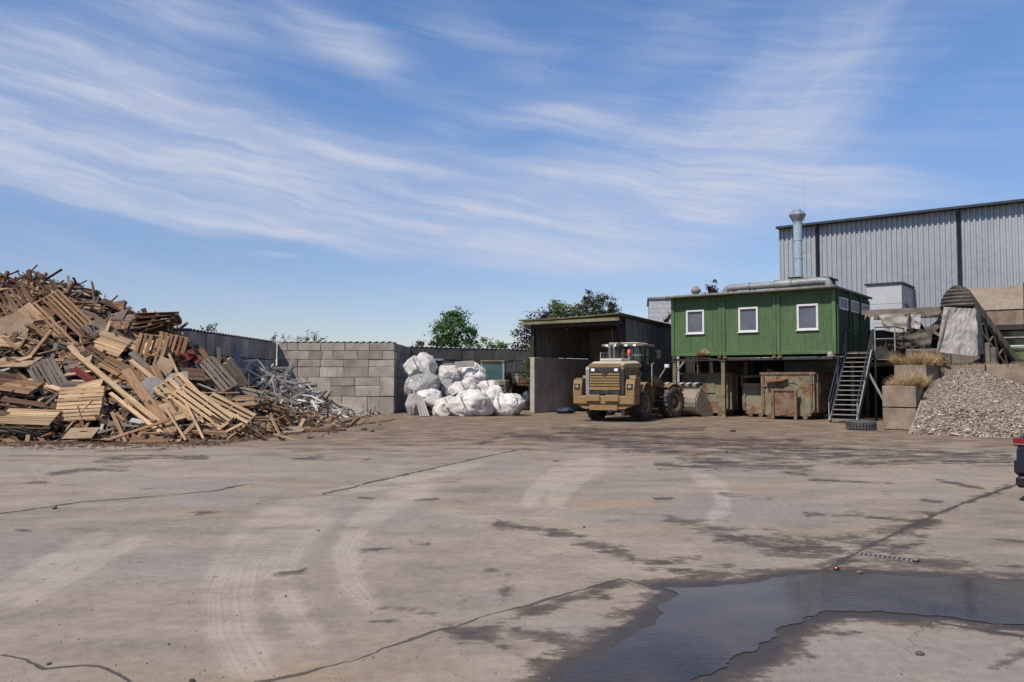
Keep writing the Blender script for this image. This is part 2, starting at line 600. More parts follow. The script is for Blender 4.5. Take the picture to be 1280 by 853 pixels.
TARP_DIM = weathered('dimmed_tarp', [(0.16, 0.15, 0.135), (0.25, 0.235, 0.215), (0.34, 0.32, 0.295)], 0.8, 2, 0.4, rnd=0.06, bump_dist=0.05)  # darker copy of the tarp grey, with shade put into the colour
BAG = weathered('white_bag_fabric', [(0.52, 0.485, 0.44), (0.72, 0.69, 0.65), (0.82, 0.80, 0.77)], 0.6, 1.3, 0.10, rnd=0.08, spec=0.3, bump_dist=0.02, fine=5, dust=0.3)
BAG_GREY = weathered('grey_bag_film', [(0.22, 0.21, 0.195), (0.33, 0.32, 0.305), (0.46, 0.45, 0.44)], 0.4, 1.9, 0.12, rnd=0.06, spec=0.5, bump_dist=0.02)
PVC = weathered('white_plastic_profile', [(0.42, 0.385, 0.345), (0.58, 0.54, 0.49), (0.70, 0.66, 0.61)], 0.5, 2.5, 0.05, rnd=0.3, island=0.38, spec=0.4, dust=0.25)
PVC_G = weathered('grey_plastic_profile', [(0.21, 0.195, 0.178), (0.30, 0.283, 0.26), (0.39, 0.368, 0.34)], 0.5, 2.5, 0.05, rnd=0.25, island=0.3, spec=0.4, dust=0.25)
PVC_BLUE = weathered('blue_grey_panel', [(0.22, 0.25, 0.30), (0.28, 0.315, 0.37), (0.33, 0.365, 0.42)], 0.5, 1.5, 0.05, rnd=0.05, spec=0.4)
YEL = weathered('dusty_machine_yellow', [(0.23, 0.132, 0.045), (0.29, 0.175, 0.065), (0.32, 0.205, 0.095)], 0.7, 1.6, 0.1, rnd=0.04, spec=0.3,
                dust=1.0, dust_col=(0.215, 0.158, 0.108))
YEL_TOP = weathered('pale_tan_top', [(0.50, 0.42, 0.32), (0.58, 0.50, 0.40), (0.63, 0.56, 0.46)], 0.85, 2.5, 0.1, rnd=0.02, spec=0.2)  # much paler tan than the sides, on hood top, intake and roof cap
BLK = weathered('black_machine_paint', [(0.014, 0.013, 0.014), (0.024, 0.022, 0.022), (0.04, 0.036, 0.034)], 0.55, 3, 0.05, rnd=0.02, dust=0.35, dust_col=(0.2, 0.155, 0.115))
TYRE = weathered('dusty_rubber', [(0.035, 0.031, 0.028), (0.06, 0.053, 0.046), (0.10, 0.085, 0.072)], 0.9, 3, 0.3, rnd=0.02, spec=0.2, dust=0.55, dust_col=(0.22, 0.18, 0.14))
TYRE2 = weathered('grey_old_rubber', [(0.055, 0.055, 0.058), (0.085, 0.085, 0.09), (0.12, 0.12, 0.125)], 0.8, 4, 0.3, rnd=0.02, spec=0.3)
BUCKET = weathered('worn_bucket_steel', [(0.22, 0.185, 0.145), (0.32, 0.275, 0.22), (0.42, 0.37, 0.31)], 0.6, 2.2, 0.2, rnd=0.02, metal=0.25, dust=0.4)
CHROME = weathered('bright_exhaust', [(0.50, 0.50, 0.50), (0.62, 0.62, 0.62)], 0.3, 3, 0.02, rnd=0.02, metal=0.8)
BLUE_TARP = weathered('blue_plastic_sheet', [(0.012, 0.015, 0.03), (0.03, 0.04, 0.075), (0.10, 0.115, 0.15)], 0.5, 3, 0.4, rnd=0.1, bump_dist=0.05)
RUBBLE = weathered('rubble_chips', [(0.28, 0.215, 0.16), (0.40, 0.32, 0.25), (0.54, 0.46, 0.38)], 0.9, 5, 0.3, rnd=0, island=0.5, spec=0.2)
RUBBLE_BASE = weathered('rubble_fines', [(0.18, 0.145, 0.112), (0.29, 0.24, 0.19), (0.40, 0.345, 0.285)], 0.95, 6, 1.0, rnd=0, world=True, fine=5, bump_dist=0.05)
PEB = weathered('loose_stone', [(0.07, 0.058, 0.048), (0.15, 0.125, 0.105), (0.25, 0.21, 0.18)], 0.9, 12, 0.3, rnd=0.2, island=0.45, spec=0.2)
BARK = weathered('bark', [(0.05, 0.038, 0.028), (0.10, 0.08, 0.06)], 0.95, 6, 0.4, rnd=0)


def simple(name, c, rough=0.5, metal=0.0, spec=0.5, emit=0.0, alpha=None, trans=0.0):
    m, t, b = new_mat(name)
    b.inputs['Base Color'].default_value = (*c, 1)
    b.inputs['Roughness'].default_value = rough
    b.inputs['Metallic'].default_value = metal
    b.inputs['Specular IOR Level'].default_value = spec
    b.inputs['Transmission Weight'].default_value = trans
    if emit:
        b.inputs['Emission Color'].default_value = (*c, 1)
        b.inputs['Emission Strength'].default_value = emit
    return m


GLASS_DK = simple('dark_window_glass', (0.016, 0.019, 0.026), 0.08, 0, 0.6)
BLIND = weathered('window_blind', [(0.08, 0.085, 0.115), (0.11, 0.115, 0.15), (0.14, 0.145, 0.18)], 0.35, 1.2, 0.0, rnd=0.15, spec=0.7)
GLASS_CAB = simple('tinted_cab_glass', (0.35, 0.42, 0.45), 0.04, 0, 0.5, trans=0.92)
GLASS_TEAL = simple('teal_cab_glass', (0.05, 0.10, 0.10), 0.08, 0, 0.6)
RED_LENS = simple('red_lens', (0.16, 0.006, 0.008), 0.2, 0, 0.6)
ORANGE_LENS = simple('orange_beacon', (0.75, 0.09, 0.035), 0.3, 0, 0.5)
LAMP = simple('lamp_glass', (0.72, 0.72, 0.70), 0.15, 0, 0.7)
CAR_PAINT = simple('navy_car_paint', (0.012, 0.015, 0.030), 0.16, 0.2, 0.7)
CAR_BLACK = simple('black_trim', (0.010, 0.010, 0.011), 0.5, 0, 0.4)
CAR_CHROME = simple('car_chrome', (0.6, 0.6, 0.62), 0.15, 0.9, 0.5)
BLACKISH = simple('near_black_interior', (0.012, 0.011, 0.010), 0.95, 0, 0.1)
WHITE_STRIPE = weathered('worn_white_stripe', [(0.40, 0.38, 0.35), (0.55, 0.53, 0.5)], 0.7, 6, 0.1, rnd=0)


def leaf_mat(name, c0, c1, c2, transl=0.35):
    m, t, b = new_mat(name)
    geo = t.node('ShaderNodeNewGeometry')
    col = t.ramp(geo.outputs['Random Per Island'], [(0.0, c0), (0.5, c1), (1.0, c2)])
    t.put(b.inputs['Base Color'], col)
    b.inputs['Roughness'].default_value = 0.6
    b.inputs['Specular IOR Level'].default_value = 0.25
    tr = t.node('ShaderNodeBsdfTranslucent')
    t.put(tr.inputs[0], col)
    mx = t.node('ShaderNodeMixShader')
    mx.inputs[0].default_value = transl
    t.l.new(b.outputs[0], mx.inputs[1])
    t.l.new(tr.outputs[0], mx.inputs[2])
    t.l.new(mx.outputs[0], t.n['Material Output'].inputs[0])
    return m


LEAF = leaf_mat('green_leaves', (0.035, 0.085, 0.020), (0.065, 0.14, 0.032), (0.11, 0.20, 0.05))
LEAF_Y = leaf_mat('light_green_leaves', (0.08, 0.11, 0.03), (0.13, 0.18, 0.05), (0.20, 0.24, 0.08))
LEAF_P = leaf_mat('purple_leaves', (0.018, 0.008, 0.012), (0.036, 0.015, 0.020), (0.06, 0.026, 0.030), 0.25)
LEAF_O = leaf_mat('olive_leaves', (0.035, 0.05, 0.022), (0.07, 0.085, 0.04), (0.13, 0.125, 0.065))
STRAW = leaf_mat('dry_straw', (0.34, 0.23, 0.12), (0.50, 0.36, 0.20), (0.63, 0.48, 0.29), 0.25)

# ------------------------------------------------------------------ ground
def px_of(X, Y):
    """ground coordinates: bearing u and nearness v of a spot of the yard"""
    r = np.array(Y)
    c, s = math.cos(PITCH), math.sin(PITCH)
    yc = -CAMH * c - r * s * 1.0
    zc = r * c - CAMH * s
    return 640 + 1000 * X / zc, 426.5 - 1000 * yc / zc


def seg_dist(u, v, pts):
    """distance to a polyline, signed by side, and position along it (0..1)"""
    best = np.full(u.shape, 1e9)
    sd = np.full(u.shape, 1e9)
    tt = np.zeros(u.shape)
    lens = [math.dist(pts[i], pts[i + 1]) for i in range(len(pts) - 1)]
    tot, acc = sum(lens), 0
    for i in range(len(pts) - 1):
        ax, ay = pts[i]
        bx, by = pts[i + 1]
        dx, dy = bx - ax, by - ay
        L2 = dx * dx + dy * dy
        t = ((u - ax) * dx + (v - ay) * dy) / L2
        tc = np.clip(t, 0, 1)
        d = np.hypot(u - (ax + dx * tc), v - (ay + dy * tc))
        cr = np.sign(dx * (v - ay) - dy * (u - ax))
        m = d < best
        best = np.where(m, d, best)
        sd = np.where(m, d * cr, sd)
        tt = np.where(m, (acc + tc * lens[i]) / tot, tt)
        acc += lens[i]
    return best, sd, tt


WET = [  # damp, dirty marks on the slab: spots of the photograph and their radii
    ([(620, 655), (690, 662), (740, 677), (780, 692), (805, 705), (850, 702), (915, 706)], 10),
    ([(690, 668), (760, 690), (800, 704)], 8),
    ([(835, 648), (890, 660), (940, 672), (990, 675), (1040, 677), (1090, 675)], 12),
    ([(900, 668), (960, 684), (1010, 690), (1060, 690)], 14),
    ([(840, 715), (880, 720), (905, 723)], 9),
    ([(1262, 608), (1200, 631), (1150, 652)], 6),
    ([(1160, 650), (1110, 675), (1060, 700), (1010, 718)], 22),
    ([(1090, 690), (1130, 685), (1155, 672)], 15),
    ([(1010, 715), (1080, 705), (1180, 712), (1290, 722)], 14),
    ([(1060, 690), (1130, 700), (1200, 708)], 16),
    ([(700, 853), (745, 825), (800, 790), (835, 755), (850, 740)], 30),
    ([(835, 735), (900, 735), (960, 726), (1010, 716)], 13),
    ([(880, 853), (930, 825), (975, 795), (1010, 772), (1040, 765), (1140, 772), (1290, 787)], 13),
    ([(640, 785), (690, 800), (740, 808), (790, 790)], 13),
    ([(560, 800), (640, 775), (710, 750), (775, 728)], 12),
    ([(755, 745), (775, 762), (805, 770)], 13),
    ([(560, 790), (610, 800), (650, 818), (690, 838), (720, 853)], 13),
    ([(680, 548), (765, 550)], 4),
    ([(640, 544), (720, 549), (800, 553), (900, 557), (1000, 557)], 7),
    ([(850, 574), (930, 582), (1010, 586)], 10),
    ([(1000, 572), (1100, 570), (1262, 573)], 9),
    ([(690, 536), (790, 538), (880, 536)], 4),
    ([(760, 556), (860, 566), (960, 566), (1060, 570), (1180, 572)], 9),
    ([(820, 580), (890, 585), (940, 575), (990, 570), (1040, 575), (1090, 580), (1160, 576), (1262, 578)], 7),
    ([(900, 562), (1000, 560), (1100, 563), (1262, 570)], 7),
    ([(700, 541), (800, 545), (900, 550), (1000, 551)], 5),
    ([(980, 590), (1010, 594)], 5),
    ([(1007, 643), (1070, 645), (1125, 650)], 5),
    ([(900, 617), (935, 621), (968, 624)], 4),
    ([(818, 625), (842, 625)], 5), ([(1100, 615), (1118, 616)], 3), ([(1150, 626), (1180, 628)], 5),
    ([(340, 717), (360, 717), (385, 712)], 5), ([(266, 721), (280, 722)], 4), ([(512, 680), (536, 681)], 4),
    ([(445, 689), (500, 685)], 3), ([(243, 642), (270, 640)], 4), ([(480, 760), (520, 762), (555, 767)], 8),
    ([(460, 777), (500, 777)], 6), ([(635, 728), (632, 745)], 15), ([(575, 748), (590, 755)], 7),
    ([(62, 705), (86, 703)], 3), ([(130, 702), (175, 703)], 2.5), ([(18, 664), (46, 662)], 3),
    ([(604, 714), (626, 713)], 3), ([(280, 704), (298, 704)], 2.5),
    ([(1025, 788), (1075, 793), (1045, 800)], 7), ([(990, 817), (1030, 822)], 6), ([(980, 828), (992, 828)], 4),
    ([(1235, 838), (1285, 818)], 9),
    ([(60, 592), (110, 588), (160, 586)], 5), ([(0, 606), (60, 603)], 4),
    ([(120, 576), (200, 571), (260, 573)], 5), ([(365, 574), (405, 572)], 4),
    ([(450, 577), (462, 574)], 3), ([(318, 629), (345, 629)], 3), ([(515, 626), (550, 624)], 2.5),
    ([(600, 555), (640, 541)], 4), ([(560, 602), (580, 599)], 3), ([(447, 622), (470, 625)], 3),
    ([(620, 655), (630, 650)], 6), ([(690, 577), (700, 577)], 2.5), ([(1170, 600), (1230, 612)], 3),
    ([(1010, 600), (1080, 603), (1120, 604)], 3), ([(1240, 675), (1290, 678)], 3),
]
CRACKS = [
    ([(318, 853), (350, 849), (430, 829), (500, 804), (560, 785), (640, 762), (700, 745), (780, 723)], 0.022),
    ([(1290, 600), (1262, 609), (1200, 631), (1150, 652), (1100, 676), (1050, 703), (1010, 722)], 0.03),
    ([(-10, 817), (30, 824), (55, 837), (80, 833), (120, 831), (145, 841), (165, 856)], 0.016),
    ([(400, 619), (470, 602), (540, 586), (610, 570), (660, 560)], 0.05),
    ([(-20, 645), (100, 628), (200, 620), (275, 613), (310, 605)], 0.045),
    ([(778, 723), (815, 733), (850, 738)], 0.025),
    ([(1150, 776), (1230, 788), (1290, 797)], 0.03),
    ([(780, 541), (850, 549), (930, 556)], 0.06),
]
TRACKS = [
    ([(410, 640), (370, 652), (325, 676), (296, 708), (285, 745), (290, 790), (315, 835), (345, 870)], 33),
    ([(432, 634), (390, 658), (362, 690), (351, 720), (358, 750), (378, 782), (415, 815)], 15),
    ([(760, 575), (725, 590), (700, 612), (690, 640)], 14),
    ([(735, 578), (695, 594), (668, 615), (655, 640)], 10),
    ([(560, 600), (500, 622), (450, 655), (430, 690), (440, 730), (480, 775)], 14),
    ([(620, 575), (560, 588), (500, 603), (440, 612), (360, 624)], 6),
    ([(860, 590), (900, 610), (905, 635), (880, 655)], 9),
    ([(150, 660), (90, 690), (30, 725), (-30, 760)], 12),
    ([(190, 665), (130, 695), (75, 725), (10, 765)], 10),
]


def ground_material():
    m, t, b = new_mat('yard_concrete')
    geo = t.node('ShaderNodeNewGeometry')
    P = geo.outputs['Position']
    n_big = t.noise(P, 0.16, 6, 0.6)
    n_mid = t.noise(t.mapping(P, (1, 1.6, 1)), 0.9, 6, 0.62)
    n_fine = t.noise(P, 9, 5, 0.65)
    n_grain = t.noise(P, 75, 3, 0.7)
    f = t.math('ADD', t.math('MULTIPLY', n_big, 0.5), t.math('MULTIPLY', n_mid, 0.5))
    col = t.ramp(f, [(0.33, (0.150, 0.122, 0.096)), (0.45, (0.220, 0.181, 0.144)), (0.57, (0.285, 0.236, 0.186)), (0.70, (0.335, 0.278, 0.218))])
    # cool grey worn areas
    cool = t.smooth(t.noise(t.mapping(P, (0.8, 1.0, 1), loc=(31, 7, 0)), 0.35, 5, 0.6), 0.50, 0.66)
    col = t.mix(t.math('MULTIPLY', cool, 0.65), col, (0.222, 0.200, 0.182))
    # ochre dust lying in drifts
    och = t.smooth(t.noise(t.mapping(P, (0.7, 1.2, 1), loc=(5, 61, 0)), 0.42, 6, 0.65), 0.54, 0.70)
    col = t.mix(t.math('MULTIPLY', och, 0.6), col, (0.325, 0.225, 0.138))
    # brown dirt carried out of the bays
    dirt = t.attr('dirt')
    dn = t.noise(t.mapping(P, (0.5, 1.3, 1)), 0.9, 8, 0.68)
    dm = t.smooth(t.math('ADD', dirt, t.math('MULTIPLY', t.math('SUBTRACT', dn, 0.5), 1.9)), 0.38, 0.72)
    dcol = t.ramp(t.noise(t.mapping(P, (0.6, 1.5, 1)), 1.5, 7, 0.68), [(0.36, (0.075, 0.050, 0.034)), (0.5, (0.160, 0.108, 0.070)), (0.62, (0.29, 0.205, 0.138))])
    col = t.mix(t.math('MULTIPLY', dm, 0.85), col, dcol)
    # grain and aggregate
    g = t.math('ADD', t.math('MULTIPLY', n_grain, 0.55), t.math('MULTIPLY', n_fine, 0.45))
    gr = t.ramp(g, [(0.30, 0.50), (0.5, 1.0), (0.70, 1.32)])
    col = t.mix(0.8, col, gr, 'MULTIPLY')
    vor = t.node('ShaderNodeTexVoronoi')
    t.put(vor.inputs['Vector'], P)
    vor.inputs['Scale'].default_value = 26
    sp = t.math('MULTIPLY', t.smooth(vor.outputs['Distance'], 0.16, 0.07), t.smooth(t.noise(P, 2.1, 3), 0.48, 0.66))
    col = t.mix(t.math('MULTIPLY', sp, 0.65), col, (0.075, 0.062, 0.052))
    # small oil and damp spots
    vo2 = t.node('ShaderNodeTexVoronoi')
    t.put(vo2.inputs['Vector'], t.vmath('ADD', P, t.vmath('MULTIPLY', t.node('ShaderNodeTexNoise').outputs['Color'], (0.0, 0.0, 0))))
    vo2.inputs['Scale'].default_value = 0.55
    sp2 = t.smooth(t.math('ADD', vo2.outputs['Distance'], t.math('MULTIPLY', t.math('SUBTRACT', n_fine, 0.5), 0.22)), 0.10, 0.06)
    col = t.mix(t.math('MULTIPLY', sp2, 0.45), col, (0.11, 0.09, 0.075))
    # tyre tracks, dusty and light, streaked along their run
    tr = t.attr('track')
    ts = t.attr('track_side')
    cv = t.node('ShaderNodeCombineXYZ')
    t.put(cv.inputs[0], ts)
    stripes = t.noise(cv.outputs[0], 30, 2, 0.5)
    trm = t.math('MULTIPLY', t.smooth(tr, 0.0, 0.55), t.smooth(stripes, 0.22, 0.62))
    trm = t.math('MULTIPLY', trm, t.smooth(n_mid, 0.22, 0.6))
    tread = t.node('ShaderNodeTexWave', wave_type='BANDS', bands_direction='Y')
    t.put(tread.inputs['Vector'], P)
    tread.inputs['Scale'].default_value = 2.3
    tread.inputs['Distortion'].default_value = 2.0
    trm = t.math('MULTIPLY', trm, t.math('ADD', t.math('MULTIPLY', tread.outputs['Fac'], 0.14), 0.86))
    col = t.mix(t.math('MULTIPLY', trm, 0.78), col, (0.375, 0.318, 0.258))
    # damp marks
    wet = t.attr('wet')
    wn = t.noise(t.mapping(P, (0.55, 1.0, 1)), 2.6, 9, 0.70)
    wn2 = t.noise(t.mapping(P, (0.7, 1.0, 1), loc=(13, 4, 0)), 11, 6, 0.72)
    wj = t.math('ADD', t.math('MULTIPLY', t.math('SUBTRACT', wn, 0.53), 5.5), t.math('MULTIPLY', t.math('SUBTRACT', wn2, 0.5), 2.6))
    wm = t.smooth(t.math('ADD', wet, wj), -0.15, 0.55)
    wm = t.math('MULTIPLY', wm, t.smooth(wet, -1.3, -0.15))
    wstr = t.math('ADD', t.math('MULTIPLY', t.smooth(t.noise(P, 0.7, 4, 0.6), 0.3, 0.7), 0.35), 0.64)
    wcol = t.mix(1.0, col, (0.30, 0.262, 0.235), 'MULTIPLY')
    col = t.mix(t.math('MULTIPLY', wm, wstr), col, wcol)
    soak = t.smooth(t.math('ADD', wet, t.math('MULTIPLY', wj, 0.5)), 0.45, 1.15)
    col = t.mix(t.math('MULTIPLY', soak, 0.72), col, (0.030, 0.023, 0.018))
    # cracks and slab joints
    crack = None
    for i, (_, w) in enumerate(CRACKS):
        sd = t.attr('crack_%d' % i)
        jit = t.math('MULTIPLY', t.math('SUBTRACT', t.noise(P, 3.0, 5, 0.6), 0.5), 6.0 * w)
        wv = t.math('MULTIPLY', t.smooth(t.noise(P, 1.3, 3), 0.30, 0.6), w)
        dd = t.math('ABSOLUTE', t.math('ADD', sd, jit))
        c = t.smooth(t.math('SUBTRACT', dd, wv), w * 0.6, 0.0)
        crack = c if crack is None else t.math('MAXIMUM', crack, c)
    col = t.mix(t.math('MULTIPLY', crack, 0.85), col, (0.05, 0.042, 0.036))
    t.put(b.inputs['Base Color'], col)
    rg = t.math('SUBTRACT', t.math('SUBTRACT', 0.92, t.math('MULTIPLY', wm, 0.2)), t.math('MULTIPLY', soak, 0.34))
    t.put(b.inputs['Roughness'], rg)
    b.inputs['Specular IOR Level'].default_value = 0.3
    h = t.math('ADD', t.math('MULTIPLY', g, 0.6), t.math('MULTIPLY', n_mid, 1.0))
    h = t.math('SUBTRACT', h, t.math('MULTIPLY', crack, 1.2))
    h = t.math('SUBTRACT', h, t.math('MULTIPLY', sp, 0.15))
    t.put(b.inputs['Normal'], t.bump(h, 0.55, 0.018))
    return m


PUDDLE_TOP = [(690, 880), (702, 853), (745, 822), (802, 787), (838, 752), (848, 741), (838, 735), (880, 736), (912, 733), (942, 728), (985, 721),
              (1020, 717), (1090, 718), (1165, 721), (1215, 724), (1290, 729), (1400, 734)]
PUDDLE_BOT = [(1400, 800), (1290, 783), (1232, 777), (1190, 772), (1140, 769), (1090, 766), (1042, 764), (1020, 767), (990, 780), (965, 795), (930, 815), (900, 833),
              (865, 853), (830, 885)]


def build_ground():
    ys = [-60, -20, -5, 0, 2]
    y = 3.0
    while y < 48:
        ys.append(y)
        y *= 1.0115
    while y < 4000:
        ys.append(y)
        y *= 1.25
    xs = list(np.arange(-18, 18.01, 0.11))
    e, st = 18.11, 0.15
    far = []
    while e < 4000:
        far.append(e)
        st *= 1.16
        e += st
    xs = [-q for q in far[::-1]] + xs + far
    xs, ys = np.array(xs), np.array(ys)
    X, Y = np.meshgrid(xs, ys)
    nx, ny = len(xs), len(ys)
    co = np.zeros((nx * ny, 3), dtype=np.float32)
    co[:, 0], co[:, 1] = X.ravel(), Y.ravel()
    i = np.arange(nx * ny).reshape(ny, nx)
    q = np.stack([i[:-1, :-1], i[:-1, 1:], i[1:, 1:], i[1:, :-1]], -1).reshape(-1, 4)
    me = bpy.data.meshes.new('ground')
    me.vertices.add(nx * ny)
    me.vertices.foreach_set('co', co.ravel())
    me.loops.add(q.size)
    me.loops.foreach_set('vertex_index', q.ravel())
    me.polygons.add(len(q))
    me.polygons.foreach_set('loop_start', np.arange(0, q.size, 4))
    me.update()
    Yf = np.maximum(Y, 2.2)
    u, v = px_of(X, Yf)
    wet = np.full(X.shape, -1.5)
    near = Y > 2.5
    for pts, r in WET:
        d, _, _ = seg_dist(u, v, pts)
        wet = np.maximum(wet, 0.75 - d / r)
    poly = [tuple(gp(*p)[:2]) for p in PUDDLE_TOP + PUDDLE_BOT]
    pd, _, _ = seg_dist(X, Y, poly + [poly[0]])
    wet = np.maximum(wet, 1.7 - pd / 0.20)
    dirt = np.clip((600 - v) / 50.0, 0, 1) * 0.6 + np.clip((560 - v) / 22.0, 0, 1) * 0.4
    dirt = np.where(near, dirt, 0) + 0.05
    track = np.zeros(X.shape)
    tside = np.zeros(X.shape)
    for pts, r in TRACKS:
        wp = [tuple(gp(*p)[:2]) for p in pts]
        d, sd, tt = seg_dist(u, v, pts)
        _, sdw, _ = seg_dist(X, Y, wp)
        k = np.clip(1.25 - d / r, 0, 1) * np.clip(np.minimum(tt, 1 - tt) / 0.22, 0, 1)
        m = k > track
        track = np.where(m, k, track)
        tside = np.where(m, sdw, tside)

    def put(name, arr):
        a = me.attributes.new(name, 'FLOAT', 'POINT')
        a.data.foreach_set('value', arr.astype(np.float32).ravel())
    put('wet', wet)
    put('dirt', dirt)
    put('track', track)
    put('track_side', tside)
    for k, (pts, w) in enumerate(CRACKS):
        wp = [tuple(gp(*p)[:2]) for p in pts]
        d, sd, tt = seg_dist(X, Y, wp)
        endd = np.where((tt <= 0) | (tt >= 1), d, 0)
        sd = np.where(endd > 0.02, np.abs(sd) + 0.6, sd)
        put('crack_%d' % k, np.clip(sd, -3, 3))
    me.materials.append(ground_material())
    o = obj('ground', me)
    tag(o, kind='structure')


build_ground()


def water_material():
    m, t, b = new_mat('puddle_water')
    geo = t.node('ShaderNodeNewGeometry')
    P = geo.outputs['Position']
    mud = t.ramp(t.noise(P, 1.4, 6, 0.65), [(0.35, (0.026, 0.019, 0.014)), (0.65, (0.062, 0.046, 0.036))])
    t.put(b.inputs['Base Color'], mud)
    b.inputs['Roughness'].default_value = 0.06
    b.inputs['IOR'].default_value = 1.33
    b.inputs['Specular IOR Level'].default_value = 0.42
    rp = t.math('ADD', t.noise(t.mapping(P, (1, 2.6, 1), (0, 0, 0.25)), 9, 3, 0.55),
                t.math('MULTIPLY', t.noise(t.mapping(P, (1, 3, 1), (0, 0, -0.4)), 26, 2, 0.5), 0.35))
    t.put(b.inputs['Normal'], t.bump(rp, 0.10, 0.012))
    return m


def build_puddle():
    top, bot = PUDDLE_TOP, PUDDLE_BOT
    pts = [gp(*p) for p in top + bot]
    out = []
    rr = random.Random(3)
    n = len(pts)
    for i in range(n):
        a, b2 = pts[i], pts[(i + 1) % n]
        L = (b2 - a).length
        k = max(2, int(L / 0.035))
        nr = Vector((b2.y - a.y, a.x - b2.x, 0)).normalized()
        for j in range(k):
            p = a.lerp(b2, j / k)
            w = Vector((0, 0, 0))
            for fq, am in ((1.7, 0.10), (5, 0.06), (14, 0.03), (37, 0.014)):
                w += Vector((mnoise.noise(p * fq), mnoise.noise(p * fq + Vector((9, 4, 2))), 0)) * am
            out.append(p + w)
    import bmesh
    bm = bmesh.new()
    vs = [bm.verts.new((p.x, p.y, 0.005)) for p in out]
    f = bm.faces.new(vs)
    if f.normal.z < 0:
        f.normal_flip()
    bmesh.ops.triangulate(bm, faces=[f])
    bm.normal_update()
    for fc in bm.faces:
        if fc.normal.z < 0:
            fc.normal_flip()
    me = bpy.data.meshes.new('puddle')
    bm.to_mesh(me)
    bm.free()
    me.materials.append(water_material())
    tag(obj('puddle_water', me), 'shallow dark puddle of water across the concrete yard', None, kind='structure')


build_puddle()


# ------------------------------------------------------------------ block walls
def block_mesh(w, h, d, seed):
    return MB().cbox(-w / 2, w / 2, 0, d, 0, h, 0.018, jit=0.008, rr=random.Random(seed)).mesh('block', CONC)


def wall_from_rects(name, label, rects, origin, rz, depth, mat, gap=0.016, core=True):
    """rects: (x0, x1, z0, z1) blocks on the face of the wall"""
    t = thing(name, label, 'wall', origin, rz)
    rr = random.Random(len(rects))
    x0 = min(r[0] for r in rects)
    x1 = max(r[1] for r in rects)
    z1 = max(r[3] for r in rects)
    cache = {}
    for (a, b2, c, d) in rects:
        w, h = b2 - a - gap, d - c - gap
        key = (round(w, 2), round(h, 2), rr.randrange(3))
        if key not in cache:
            cache[key] = MB().cbox(-w / 2, w / 2, 0, depth, 0, h, 0.02, jit=0.009, rr=random.Random(hash(key) % 1000)).mesh('block', mat)
        o = obj('block', cache[key], t, ((a + b2) / 2, rr.uniform(-0.016, 0.016), c + gap / 2), (0, 0, rr.uniform(-0.006, 0.006)))
    if core:
        MB().box(x0 + 0.03, x1 - 0.03, 0.05, depth - 0.05, 0.0, z1 - 0.04).build('joint_filling', JOINT, t)
    return t


def courses(length, height, bw, bh, seed, doubles=0.2):
    """running bond of big blocks with a few double-height ones"""
    rr = random.Random(seed)
    rows = max(1, round(height / bh))
    h = height / rows
    rects = []
    for r in range(rows):
        x = 0.0
        first = True
        while x < length - 0.01:
            w = bw * (0.5 if (first and r % 2) else 1.0)
            if rr.random() < doubles:
                w *= 0.62
            first = False
            x2 = min(length, x + w)
            if length - x2 < 0.3:
                x2 = length
            rects.append((x, x2, r * h, (r + 1) * h))
            x = x2
    return rects


def coping(parent, length, depth, z, pitch=0.34, amp=0.028, over=0.03):
    """corrugated fibre-cement strip laid along the wall top"""
    n = int(length / pitch * 8)
    vs, fs = [], []
    for i in range(n + 1):
        x = length * i / n
        zz = z + amp * math.sin(2 * PI * x / pitch) + amp
        for (yy, dz) in ((-over, 0.0), (depth + over, 0.0), (depth + over, 0.022), (-over, 0.022)):
            vs.append((x, yy, zz + dz))
    for i in range(n):
        a = i * 4
        for k in range(4):
            k2 = (k + 1) % 4
            fs.append((a + k, a + k2, a + 4 + k2, a + 4 + k))
    fs.append((0, 3, 2, 1))
    fs.append((n * 4, n * 4 + 1, n * 4 + 2, n * 4 + 3))
    mb = MB().add(vs, fs)
    return mb.build('corrugated_coping', CEMENT, parent)


